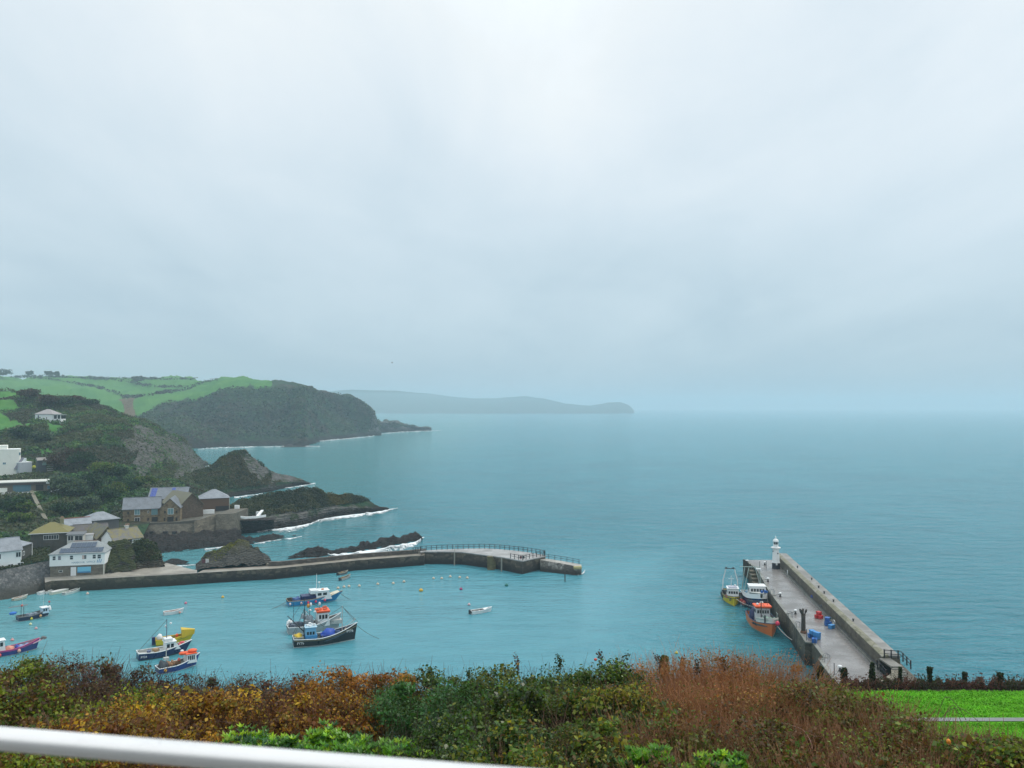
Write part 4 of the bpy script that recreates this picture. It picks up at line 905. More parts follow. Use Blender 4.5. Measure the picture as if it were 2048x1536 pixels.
def text_on(body, size, m, parent, loc, rot, name='lettering', ext=.015, align='LEFT'):
    cu = bpy.data.curves.new(name, 'FONT'); cu.body = body; cu.size = size; cu.extrude = ext; cu.align_x = align; cu.resolution_u = 2
    o = bpy.data.objects.new(name, cu); me = bpy.data.meshes.new_from_object(o); bpy.data.objects.remove(o)
    me.materials.clear(); me.materials.append(m); o = link(bpy.data.objects.new(name, me), parent); o.location = loc; o.rotation_euler = rot
    return o

# harbour office
A = PZ(100, 1153.5, ZW); B = PZ(208, 1148.5, ZW)
ho_, L = house('harbour_building', 'white upper-floored stone building with solar panels on the quay', A, B, 8.5, 2.45, ('flat', .05), HOST, M((.5, .5, .5)), [('f', 1.9, .95, .9, .55, 'window', 1, OFFW)], .3, .0, 'building')
u_ = MB().bx(-.12, L + .12, -.14, 8.62, 2.45 + .055, 5.25).build('upper_storey', RENDER_W, ho_)
hr = MB(); oh = .4; z_ = 5.253; W = 8.5; g = 4.0
hr.add([(-oh, -oh, z_), (L + oh, -oh, z_), (L + oh, W + oh, z_), (-oh, W + oh, z_), (-oh, -oh, z_ + .14), (L + oh, -oh, z_ + .14), (L + oh, W + oh, z_ + .14), (-oh, W + oh, z_ + .14), (g, W / 2, z_ + 2.5), (L - 2.6, W / 2, z_ + 2.5)],
       [(3, 2, 1, 0), (0, 1, 5, 4), (1, 2, 6, 5), (2, 3, 7, 6), (3, 0, 4, 7), (4, 5, 9, 8), (5, 6, 9), (6, 7, 8, 9), (7, 4, 8)])
hr.build('roof', slate_mat('office_roof', (.21, .23, .235)), ho_)
MB().bx(g, L - 2.6, W / 2 - .12, W / 2 + .12, z_ + 2.44, z_ + 2.6).build('ridge_tile', M((.25, .15, .11)), ho_)
pv_m = M((.035, .06, .10), .15, .15)
def pv(x, w_, v0, v1):
    sl = (2.5 - .14) / (W / 2 + oh); y0, y1 = -oh + v0, -oh + v1; f = lambda y: z_ + .14 + (y + oh) * sl + .05
    return MB().extr([(x, y0, f(y0)), (x + w_, y0, f(y0)), (x + w_, y1, f(y1)), (x, y1, f(y1))], (0, -.03, .05)).build('solar_panel', pv_m, ho_)
for k in range(8): pv(1.9 + k * 1.22, 1.15, .35, 1.95)
for k in range(5): pv(3.9 + k * 1.15, 1.08, 2.15, 3.9)
for (u, ww, gm) in ((.6, .75, GLASS), (2.0, .75, M((.12, .12, .16))), (5.1, .8, GLASS), (8.3, 1.05, None), (11.1, .8, GLASS), (12.4, .85, GLASS)):
    u = u / 14.2 * L; b = MB(); z = 3.95
    b.bx(u, u + ww, -.22, -.145, z + .95, z + 1.03).bx(u, u + ww, -.22, -.145, z, z + .07).bx(u, u + .07, -.2, -.145, z + .07, z + .95).bx(u + ww - .07, u + ww, -.2, -.145, z + .07, z + .95).bx(u + .07, u + ww - .07, -.2, -.145, z + .48, z + .54)
    fo = b.build('window', WHITE, ho_)
    if gm: MB().bx(u + .04, u + ww - .04, -.18, -.15, z + .04, z + .98).build('pane', gm, fo)
    else:
        MB().bx(u + .55, u + ww - .04, -.18, -.15, z + .04, z + .98).build('pane', GLASS, fo); MB().bx(u + .04, u + .54, -.19, -.15, z + .04, z + .98).build('curtain', M((.5, .36, .33)), fo)
INK = M((.16, .28, .36), .6)
text_on('HARBOUR', .62, INK, ho_, (4.75, -.15, 2.98), (math.pi / 2, 0, 0), 'sign_lettering', .01)
text_on('OFFICE', .62, INK, ho_, (8.05, -.15, 3.02), (math.pi / 2, 0, 0), 'sign_lettering', .01)
lg = MB()
for k, (x, hh) in enumerate(((10.35, .75), (10.75, .95), (11.15, .8))): lg.extr([(x, -.15, 2.95), (x + .16, -.15, 2.95), (x + .34, -.15, 2.95 + hh), (x + .2, -.15, 2.95 + hh)], (0, -.02, 0))
lg.build('emblem', M((.10, .30, .52), .5), ho_)
MB().bx(4.55, 5.75, -.06, .02, 0, 2.1).build('door', WHITE, ho_)
nb = MB().bx(6.05, 9.05, -.1, .0, .6, 2.05).build('notice_panel', M((.16, .48, .66), .4, .12), ho_); MB().bx(6.1, 9.0, -.125, -.102, .62, .95).build('panel_strip', M((.06, .22, .42), .4), nb)
MB().bx(L - .18, L + .06, -.1, .14, 0, 2.45).build('drainpipe', M((.55, .55, .48)), ho_)

TER = lambda px, py, Y: P(px, py, Y)
h, L = house('slate_hung_house', 'dark slate-hung house with moss-covered yellow roof and white windows', P(61, 1090, 213), P(135, 1087, 216), 8, 2.9, ('hip', 2.4), SLATEHANG, MOSSY, [('f', 3.0, 1.15, 3.6, 1.25, 'window', 6)], 4, .45)
chimney(h, 6.6, 4.2, 4.8, 6.1, M((.24, .23, .13))); MB().bx(-.5, L + .5, -.52, -.46, 2.82, 3.0).build('fascia', WHITE, h)
h, L = house('conservatory', 'white-framed lean-to sunroom with sloping top beside the slate-hung house', P(134, 1087, 214), P(166, 1083, 214.5), 1.6, 2.2, ('mono', .5), OFFW, M((.12, .13, .14)), [('f', .15, .7, 1.5, 1.4, 'window', 2), ('f', 1.9, .7, 2.1, 1.4, 'window', 2)], 3, .3)
h, L = house('white_annexe', 'low white wall block between the sunroom and the red gate', P(163, 1083.5, 216), P(186, 1082, 217), 3, 1.7, ('flat', .1), RENDER_W, M((.3, .3, .3)), (), 3, .1, 'building')
h, L = house('white_house', 'white rendered two-storey house with pale slate roof on the rubble wall', P(-30, 1150, 190), P(41, 1141, 195), 7, 5.2, ('x', 2.4), RENDER_W, SLATE_L, [('f', 6.2, 3.3, 1.15, 1.3, 'window', 2), ('f', 4.6, .2, 1.2, 1.7, 'window', 2), ('f', 6.6, .2, 1.3, 1.8, 'window', 2), ('f', 2.0, 3.3, 1.2, 1.3, 'window', 2)], 2, .4)
h, L = house('slate_gable_wing', 'dark slate-hung wing with small white window behind the white house', P(41, 1128, 200), P(62, 1122, 205), 6, 4.2, ('mono', 1.5), SLATEHANG, SLATE_L, [('f', .9, 1.9, .9, 1.0, 'window', 2)], 3, .25)
MB().bx(L + .1, L + .28, -.2, -.05, .2, 4.2).bx(-.3, -.05, -.25, -.1, 1.0, 4.2).build('white_trim', WHITE, h)
h, L = house('grey_cottage', 'cottage with broad brown-grey roof and low white wall, nearest the slate-hung house', P(150, 1087, 222), P(214, 1083, 226), 9, 1.5, ('x', 2.9), RENDER_W, BROWNR, [], 3, .5)
h, L = house('grey_cottage', 'cottage with grey roof and yellow lichen on its ridge, between two others', P(196, 1092, 215), P(232, 1088, 218), 12, 2.2, ('y', 2.6), WST_B, SLATE_M, [('f', .6, .3, 1.6, 1.7, 'door', 1, M((.18, .03, .04)), M((.13, .02, .03)))], 3, .4)
h, L = house('grey_cottage', 'cottage with lichened grey roof and white gable beside the brown rock bluff', P(228, 1094, 211), P(284, 1092, 217), 7, 1.7, ('x', 2.4), RENDER_W, SLATE_M, [('f', 3.6, .3, 1.2, 1.2, 'window', 2)], 3, .4)
chimney(h, 5.0, 3.4, 3.9, 4.6, OFFW, 3)
h, L = house('grey_shed', 'long pale slate hip-roofed shed left of the stone warehouse', P(176, 1054, 236), P(238, 1050, 242), 7, 1.6, ('hip', 2.2), M((.10, .10, .10)), SLATE_L, [], 4, .4, 'shed')
h, L = house('low_shed', 'low shed with pale roof and red ridge behind the slate-hung house', P(132, 1058, 229), P(182, 1052, 233), 6, .9, ('x', 1.5), OFFW, SLATE_L, [], 4, .3, 'shed')
MB().bx(-.3, L + .3, 2.86, 3.14, 2.57, 2.72).build('ridge_tile', M((.32, .09, .06)), h)

# stone warehouses above the sea wall
DK = M((.03, .028, .028), .6); TEAL = M((.14, .26, .28), .4)
A = P(245.4, 1046, 262); B = P(320, 1044, 266)
w1, L = house('stone_warehouse', 'two-storey brown stone warehouse with grey slate roof and blue-framed doors', A, B, 9, 4.35, ('x', 3.2), WST, SLATE, [
    ('f', 3.4, 2.4, 1.7, 1.9, 'window', 2, WHITE, TEAL), ('f', 3.5, -.3, 1.6, 1.9, 'window', 2, WHITE, DK), ('f', 1.3, 2.7, .55, .9, 'window', 1, TIMBER, DK), ('f', 1.3, .3, .55, .9, 'window', 1, TIMBER, DK),
    ('f', 8.5, 2.2, 1.9, 2.1, 'window', 3, M((.2, .3, .33)), TEAL), ('f', 8.6, -.4, 1.8, 1.9, 'window', 3, DK, DK), ('f', 7.3, 2.8, .5, .8, 'window', 1, OFFW, DK), ('f', 7.3, .4, .5, .9, 'window', 1, TIMBER, DK)], 3, .3, 'warehouse')
h, L2 = house('warehouse_gable_block', 'front-gabled stone block at the right end of the brown warehouse', P(319.5, 1044.5, 264.5), P(359.6, 1043, 266), 9.5, 4.6, ('y', 3.0), WST, SLATE, [
    ('f', 2.4, 2.5, 1.8, 2.0, 'window', 2, WHITE, TEAL), ('f', 1.3, 2.9, .5, .8, 'window', 1, TIMBER, DK), ('f', 4.9, 2.9, .5, .8, 'window', 1, TIMBER, DK), ('f', 2.3, -.3, 1.9, 2.0, 'window', 3, DK, DK), ('f', 1.2, .3, .5, 1.1, 'window', 1, TIMBER, DK), ('f', 4.9, .3, .5, 1.1, 'window', 1, TIMBER, DK)], 3, .25, 'warehouse')
h, L3 = house('brown_gable_block', 'windowless dark brown stone gable right of the warehouse', P(360, 1041, 270), P(406, 1036, 276), 14, 4.9, ('y', 3.9), WST_B, slate_mat('lichen_roof', (.13, .13, .12), (.16, .15, .09), .6), [], 3, .25, 'warehouse')
h, L4 = house('rear_warehouse', 'long grey roof with blue panels showing behind the warehouse gables', P(296, 1022, 287), P(372, 1018, 290), 12, 4.2, ('x', 3.4), WST_B, SLATE, [], 4, .3, 'warehouse')
s_ = 3.4 / 6
for x0, x1 in ((.3, 2.2), (7.2, 8.4)):
    MB().extr([(x0, .3, 4.2 + .3 * s_ + .18), (x1, .3, 4.2 + .3 * s_ + .18), (x1, 5.5, 4.2 + 5.5 * s_ + .18), (x0, 5.5, 4.2 + 5.5 * s_ + .18)], (0, -.02, .05)).build('roof_panel', M((.02, .05, .26), .3), h)
h, L5 = house('hip_roofed_store', 'timber-brown store with pale hipped roof at the right end of the warehouses', P(400, 1024, 287), P(458, 1023, 291), 9, 4.6, ('hip', 2.9), M((.13, .075, .045), .7, .25, 3), SLATE_L, [('f', 5.2, -.4, 4.6, 2.2, 'door', 4, DK, DK)], 3, .35, 'warehouse')
for y in (.3, 2.6, 5.0, 7.4): MB().bx(L5 + .02, L5 + .2, y - .12, y + .12, -1, 4.5).build('white_post', M((.55, .53, .46)), h)
MB().bx(L5 + .02, L5 + .16, .43, 7.3, 2.1, 2.4).build('white_rail', M((.55, .53, .46)), h)
swm = stone_mat('sea_wall_stone', (.075, .068, .05), (.115, .105, .08), (.17, .155, .12), 1.6, (.08, .07, .055), 2, .5, None, .6)
sw = thing('sea_wall', 'grey concrete and stone sea wall under the warehouses with dark square openings', 'wall', P(255, 1078, 258)); O = Vector(sw.location)
def wall_seg(T0, T1, B0, B1, depth, m, name):
    vs = [L_(B0), L_(B1), L_(T1), L_(T0)]; return MB().extr(vs, (0, depth, 0)).build(name, m, sw)
wall_seg(P(253, 1048, 259), P(388, 1043.5, 266), P(253, 1080, 256.5), P(388, 1076, 263), 7, swm, 'lower_wall')
wall_seg(P(388.3, 1043, 264), P(431, 1029, 268), P(388.3, 1076, 262.5), P(431, 1066, 266), 14, stone_mat('stained_wall', (.10, .088, .065), (.17, .145, .105), (.24, .20, .145), .7, (.10, .085, .065), 2, .4, None, .7), 'ramp_wall')
wall_seg(P(431.3, 1028.5, 267), P(469, 1027, 271), P(431.3, 1064, 265.5), P(469, 1064, 269), 14, swm, 'high_wall')
MB().extr([L_(P(253, 1047.5, 259)), L_(P(388, 1043, 266)), L_(P(388, 1047, 266)), L_(P(253, 1051.5, 259))], (0, -.3, 0)).build('coping', M((.09, .085, .07), .8, .3), sw)
for x in (304, 331, 349):
    q = L_(P(x, 1065, 258)); MB().box((q.x, q.y + .0, q.z), (1.3, .9, .85)).build('opening', DK, sw)
o = MB().prism([(p.x, p.y) for p in (P(250, 1047, 259), P(392, 1043, 266), P(469, 1030, 271), P(475, 1020, 300), P(250, 1035, 285))], 3, lambda p: 5.35 if p[0] < P(386, 1043, 266).x else 6.6).build('warehouse_yard', conc('yard_paving', (.14, .135, .11), .3)); tag(o, kind='structure')
o = MB().box((0, 0, .35), (4.5, .5, 1.4)).build('white_wall', RENDER_W); o.location = P(415, 1035, 279); o.location.z = 7.3; o.rotation_euler.z = .4; tag(o, 'short white wall tucked between the brown gable and the hip-roofed store', 'wall')
tw = MB(); pts = [P(468, 1033, 277), P(476, 1036, 276), P(490, 1038, 277), P(510, 1037, 279), P(531, 1034, 282)]
for a, b in zip(pts[:-1], pts[1:]): tw.extr([a, b, b + Vector((0, 0, .75)), a + Vector((0, 0, .75))], (0, .6, 0))
for c_ in ((488, 1024, 288), (517, 1027, 286), (474, 1014, 290)):
    q = P(*c_); tw.box((q.x, q.y, q.z), (1.6, .8, 1.3))
a, b = P(512, 1034, 281), P(522, 1022, 288); tw.extr([a, a + Vector((.9, 0, 0)), b + Vector((.9, 0, 0)), b], (0, 0, .4))
tag(tw.build('terrace_wall', RENDER_W), 'low curving white terrace wall on the green rocky point', 'wall')
o = MB().extr([L2_ for L2_ in (P(466, 1062, 272), P(560, 1058, 286), P(560, 1040, 287), P(466, 1040, 274))], (0, 6, 0)).build('terrace_base', swm) if 0 else None
rm = loft('terrace_rock', [[(462, 1070, None), (500, 1066, None), (548, 1061, None)], [(462, 1040, 274), (500, 1041, 276), (548, 1040, 283)], [(462, 1036, 290), (548, 1033, 298)]], 50, [10, 8], ROCK_D, .5, .4, kind=None, label='dark stone base under the white terrace wall', cat='rock', ridge=.4)

# houses up the slope on the left
A = P(-45, 940, 326); B = P(39, 937, 333)
h, L = house('white_block_house', 'tall flat-roofed white house with outside stair high on the slope', A, B, 8, 8.0, ('flat', .12), RENDER_C, RENDER_W, [('f', 14.2, 5.5, .7, 1.3, 'window', 1, WHITE, GLASSB), ('f', 8.6, 1.9, 1.2, .9, 'window', 2, WHITE, GLASSB), ('f', 10.2, 6.0, .2, .2, 'window', 1)], 3, .05)
MB().bx(3, 10.0, 1, 7, 8.13, 9.7).build('roof_tower', RENDER_C, h)
stt = MB().extr([(12.6, -1.0, 0), (13.8, -1.0, 0), (16.2, -1.0, 4.6), (15.2, -1.0, 4.6)], (0, .95, 0)).build('outside_stair', M((.28, .27, .32)), h)
MB().extr([(13.85, -1.0, 0), (17.0, -1.0, 0), (17.0, -1.0, 4.4), (16.2, -1.0, 4.4)], (0, .95, 0)).build('stair_wall', RENDER_W, h)
h, L = house('white_outbuilding', 'low white and grey outbuilding right of the tall white house', P(39, 936, 331), P(64, 935, 335), 5, 2.1, ('flat', .2), M((.42, .46, .50)), RENDER_W, [], 2, .05, 'building')
A = P(-40, 994, 284); B = P(96, 974, 293)
h, L = house('flat_roofed_house', 'long low flat-roofed house with blue glazing and white parapet on the slope', A, B, 9, 4.6, ('flat', .25), M((.15, .125, .095)), M((.55, .55, .5)), [('f', 9.9, 1.2, 5.6, 2.5, 'window', 5, M((.08, .18, .24)), GLASSB), ('f', 17.0, 1.6, 2.4, 2.0, 'window', 1, DK, DK), ('f', 20.6, 1.9, .9, 1.2, 'window', 1, M((.2, .3, .35)), GLASSB)], 3, .6)
MB().bx(-.5, L + .45, -.55, -.3, 3.85, 4.55).build('roof_fascia', M((.075, .06, .06), .7), h)
MB().bx(L - .6, L + .5, -.65, -.56, 3.9, 4.8).build('corner_panel', RENDER_W, h)
MB().bx(-2, 8.2, -.75, -.1, -1.6, 2.9).build('white_bay', RENDER_C, h)
MB().extr([(6.5, -1.6, -.9), (17.2, -1.2, 1.2), (17.2, -1.2, 1.3), (6.5, -1.6, 1.2)], (0, .25, 0)).build('parapet', RENDER_W, h)
MB().extr([(20.5, -1.3, .6), (24.0, -1.3, 1.2), (25.0, -1.0, 2.2), (25, -1.0, 2.6), (23.9, -1.3, 1.7), (20.5, -1.3, 1.1)], (0, .2, 0)).build('balcony_edge', RENDER_W, h)
MB().bx(22.6, 22.95, -1.0, -.6, -3.5, 3.8).build('support_post', STEEL_D, h)
h, L = house('garden_shed', 'dark garden shed with bright green and blue front on the slope', P(75, 938, 332), P(92, 936, 334), 3, 3.6, ('x', .9), M((.05, .06, .07)), M((.26, .24, .22)), [('f', 1.7, 1.5, 1.5, 1.8, 'door', 1, M((.2, .3, .28)), M((.16, .26, .24)))], 2, .3, 'shed')
stp = MB(); stp_o = P(101, 930, 336)
for k in range(9): q = P(101 - k * .4, 949 - k * 4.1, 330 + k * 1.2) - stp_o; stp.box(q, (2.4, .5, .22))
o = stp.build('garden_steps', M((.24, .24, .24))); o.location = stp_o; tag(o, 'flight of pale grey garden steps right of the green shed', 'steps')
o = MB().ball((0, 0, .6), .75, 10).build('round_shrub', M((.35, .36, .04), .8, .3), None, True); o.location = P(68, 937, 329); tag(o, 'round yellow shrub on the lawn above the flat-roofed house', 'shrub')
A = P(70, 846, 424); B = P(105, 847, 424)
h, L = house('white_bungalow', 'small white bungalow with grey hipped roof alone on the hilltop', A, B, 8, 4.6, ('hip', 2.7), RENDER_W, M((.30, .28, .28), .7, .15), [('f', 1.4, .1, .6, 4.0, 'window', 1, M((.10, .12, .22)), GLASS), ('f', 5.9, 1.2, .5, 2.0, 'window', 1, OFFW, GLASS)], 3, .5)
b_ = MB().bx(L + .03, L + 4.2, .4, 5, -2, 2.2).bx(L + .1, L + .4, .42, .7, 2.203, 4.2).bx(L + 2, L + 2.3, .42, .7, 2.203, 4.2).bx(L + 3.8, L + 4.1, .42, .7, 2.203, 4.2).build('porch', RENDER_W, h)
MB().bx(L + .05, L + 4.15, .8, 4.9, 2.205, 4.2).build('porch_glass', GLASS, b_); MB().bx(L + .03, L + 4.9, .1, 5.2, 4.205, 4.4).build('porch_roof', M((.4, .45, .43)), b_)

# pale path and railings of garden on slope
pth = []
for (x, y) in ((66, 985), (72, 998), (78, 1010), (84, 1022), (90, 1034), (97, 1046)):
    q = hit('cliff_hill', x, y)
    if q is not None: pth.append(q + Vector((0, -1.6, 1.6)))
if len(pth) > 2:
    pm = MB()
    for a, b in zip(pth[:-1], pth[1:]): pm.extr([a + Vector((-.7, 0, 0)), a + Vector((.7, 0, 0)), b + Vector((.7, 0, 0)), b + Vector((-.7, 0, 0))], (0, .3, -.9))
    tag(pm.build('slope_path', M((.17, .16, .12), .9, .4, .5)), kind='structure')

# trees on the slope and on the skyline
BARK = M((.05, .042, .035), .9, .35)
def tree(label, base, h, r, tints, n=1400, leaf=(.5, 1.0), name='tree', group=None, flat=1.0):
    base = Vector(base); t_ = thing(name, label, 'tree', base, 0, group)
    tk = MB().tube([(0, 0, -.5), (.1, 0, h * .3), (.05, .1, h * .6)], min(.5, r * .09), 7, min(.3, r * .05))
    for k in range(5):
        a = k * 1.26 + h; tk.tube([(0, 0, h * .35), (r * .35 * math.cos(a), r * .35 * math.sin(a), h * .6), (r * .6 * math.cos(a), r * .6 * math.sin(a), h * .75)], r * .05, 5, r * .015)
    tk.build('trunk', BARK, t_)
    kc = 22; cen = RNG.normal(size=(kc, 3)); cen /= np.linalg.norm(cen, axis=1, keepdims=True); cen *= RNG.uniform(.45, .9, (kc, 1)); cen[:, 2] *= .8
    k = RNG.integers(0, kc, n); C = cen[k] + RNG.normal(0, .17, (n, 3)); C *= [r, r, h * .38 * flat]; C[:, 2] += h * .64
    T = tint_pick(tints, n, .25) * (1 + .35 * (RNG.uniform(-1, 1, kc)[k])[:, None])
    V, F, col = leaf_quads(C, RNG.uniform(*leaf, n), T, None, .2, .8)
    np_mesh('crown', V, F, LEAF, t_, {'tint': col}); return t_
TG = [[(.012, .035, .014), (.02, .055, .018), (.03, .07, .02)], [(.05, .032, .026), (.08, .048, .034), (.05, .05, .026)], [(.045, .08, .055), (.065, .11, .065), (.09, .13, .06)], [(.06, .12, .018), (.09, .16, .024), (.12, .15, .03)]]
TL = [(118, 945, 8, 5.5, 1, 'purple-brown bare-looking tree just right of the garden steps'), (140, 938, 9, 6, 1, 'broad brownish tree at the middle of the dark slope'), (165, 945, 9, 6, 0, 'dark green tree right of the broad brownish tree'),
      (125, 985, 8, 5.5, 2, 'grey-green leafy tree below the brownish trees'), (150, 1000, 9, 6, 2, 'grey-green tree above the slate-hung house chimney'), (185, 985, 9, 6, 0, 'dark green tree above the pale shed roof'), (205, 1010, 8, 5.5, 0, 'dark tree directly behind the pale slate shed'),
      (175, 1025, 7, 5, 2, 'low grey-green tree just above the red-ridged shed'), (225, 1000, 8, 5, 3, 'yellowish green tree left of the warehouse roof end'), (205, 955, 8, 5.5, 3, 'olive tree at the middle of the cliff above the sheds'), (235, 960, 7, 5, 0, 'dark tree below the grey cliff face'),
      (262, 985, 7, 5, 0, 'dark green tree behind the warehouse ridge'), (290, 975, 6, 4.5, 3, 'olive green tree above the rear warehouse roof'), (40, 1030, 6, 4.5, 3, 'yellow-green tree below the white bay of the flat-roofed house'), (18, 1035, 8, 5.5, 0, 'green tree at the far left above the white house'), (42, 1048, 5, 4, 3, 'olive tree left of the pale slope path'), (128, 1032, 6, 4.5, 0, 'dark tree right of the pale slope path'),
      (45, 880, 7, 6, 0, 'dark bushy tree above the white block house'), (80, 885, 6, 5, 2, 'grey-green tree below the bungalow lawn'), (60, 800, 7, 7, 1, 'brown tree below the top field left of the bungalow'), (150, 805, 5, 5.5, 1, 'dark windswept tree on the hill shoulder right of the bungalow'), (180, 812, 5, 5, 0, 'dark windswept tree nearest the clifftop edge'), (125, 815, 7, 8, 0, 'dark tree directly above the bungalow roof'), (95, 812, 7, 7, 1, 'brown tree directly behind the bungalow roof')]
for (px, py, hh, r, k, lb) in TL:
    q = hit('cliff_hill', px, py)
    if q is None: continue
    s = 1.0 if q.y < 330 else 1.15
    tree(lb, (q.x, q.y, q.z - 1), hh * s, r * s * .9, TG[k], 1500, (.45, .95) if q.y < 340 else (.6, 1.3), group='trees and bushes on the near slope', flat=.9)
for (px, py, hh, r, lb) in ((60, 753, 12, 8, 'lone flat-crowned tree on the far skyline'), (97, 753.5, 11, 8, 'larger of two bushy trees close together on the far skyline'), (113, 754, 10, 5.5, 'smaller of two bushy trees close together on the far skyline'), (275, 768, 16, 15, 'dark tree clump standing in the upper far field'), (4, 757, 20, 18, 'dark tree group at the left end of the far skyline')):
    q = hit('far_headland', px, py)
    if q is None: q = P(px, py, 1650)
    tree(lb, q, hh, r, [(.02, .028, .02), (.03, .036, .025)], 500, (2, 4), group='trees on the far hill')

# surf along the rocks
t = NT('surf_foam'); e = t.attr('fade'); n_ = t.noise(.55, vec=t.map(t.pos, (.7, 1, 1)), detail=8, rough=.8); n2 = t.noise(.12, detail=4)
a_ = t.rng(t.math('SUBTRACT', t.math('ADD', n_, t.math('MULTIPLY', t.math('SUBTRACT', n2, .5), .55)), t.math('MULTIPLY', e, .55)), .08, .40)
t.set(col=t.mix(n_, (.70, .76, .78), (.88, .91, .92)), rough=.8, alpha=a_)
FOAM = t.m
def surf(pts, wid, lift=.35, jit=1.0, toward=True):
    P3 = [PZ(x, y, 0) for x, y in pts]; L = [0]
    for a, b in zip(P3[:-1], P3[1:]): L.append(L[-1] + (b - a).length)
    n = max(8, int(L[-1] / 1.2)); s = np.linspace(0, L[-1], n); X = np.interp(s, L, [p.x for p in P3]); Y = np.interp(s, L, [p.y for p in P3])
    m = 9; V = []; fd = []
    for i in range(n):
        ww = wid * (.35 + 1.7 * abs(fr(Vector((X[i], Y[i], 3)), .07, 4))) * min(1, 5 * i / n + .15, 5 * (n - 1 - i) / n + .15)
        for j in range(m):
            f = j / (m - 1); d = -ww * f + 1.5 + fr(Vector((X[i], Y[i], j)), .3, 2) * .8
            z = .05 + lift * max(0, math.sin(math.pi * min(1, f * 1.6))) * (.4 + abs(fr(Vector((X[i], Y[i], 9)), .25, 3)))
            V.append((X[i] + d * -.05, Y[i] + d, z)); fd.append(f)
    idx = np.arange(n * m).reshape(n, m); F = np.stack([idx[:-1, :-1], idx[:-1, 1:], idx[1:, 1:], idx[1:, :-1]], -1).reshape(-1, 4)
    o = np_mesh('surf', np.array(V), F, FOAM, attrs={'fade': np.array(fd)}, smooth=True); tag(o, kind='stuff')
surf([(510, 1065), (560, 1059), (600, 1052), (622, 1047.5), (650, 1037.5), (680, 1033), (715, 1029), (745, 1026), (765, 1022.5), (795, 1018)], 18.2, 0.72)
surf([(655, 1114), (700, 1108), (760, 1099), (800, 1092), (842, 1083)], 22.8, 1.08)
surf([(820, 1080), (848, 1076)], 12.1, 0.36)
surf([(505, 1090), (540, 1083), (575, 1079), (602, 1075)], 5.2, 0.36)
surf([(405, 1101), (425, 1098), (446, 1095)], 6.1, 0.48)
surf([(340, 1135), (370, 1133), (398, 1130)], 6.1, 0.36)
surf([(468, 995), (490, 993), (526, 988)], 13.8, 0.72)
surf([(560, 978), (590, 974), (630, 968)], 9.1, 0.48)
surf([(395, 899), (440, 896), (500, 894.5), (560, 893.5), (640, 893)], 15.0, 0.96)
surf([(585, 890), (612, 886), (650, 882), (700, 877.5), (745, 873), (762, 868), (800, 864.5), (840, 863), (880, 861.5)], 17.5, 1.44)
surf([(392, 936), (412, 933), (425, 931)], 12.1, 0.60)
surf([(1150, 1152), (1166, 1150), (1172, 1143)], 3.0, 0.24)
surf([(262, 1126), (300, 1122), (330, 1118)], 3.9, 0.24) if 0 else None
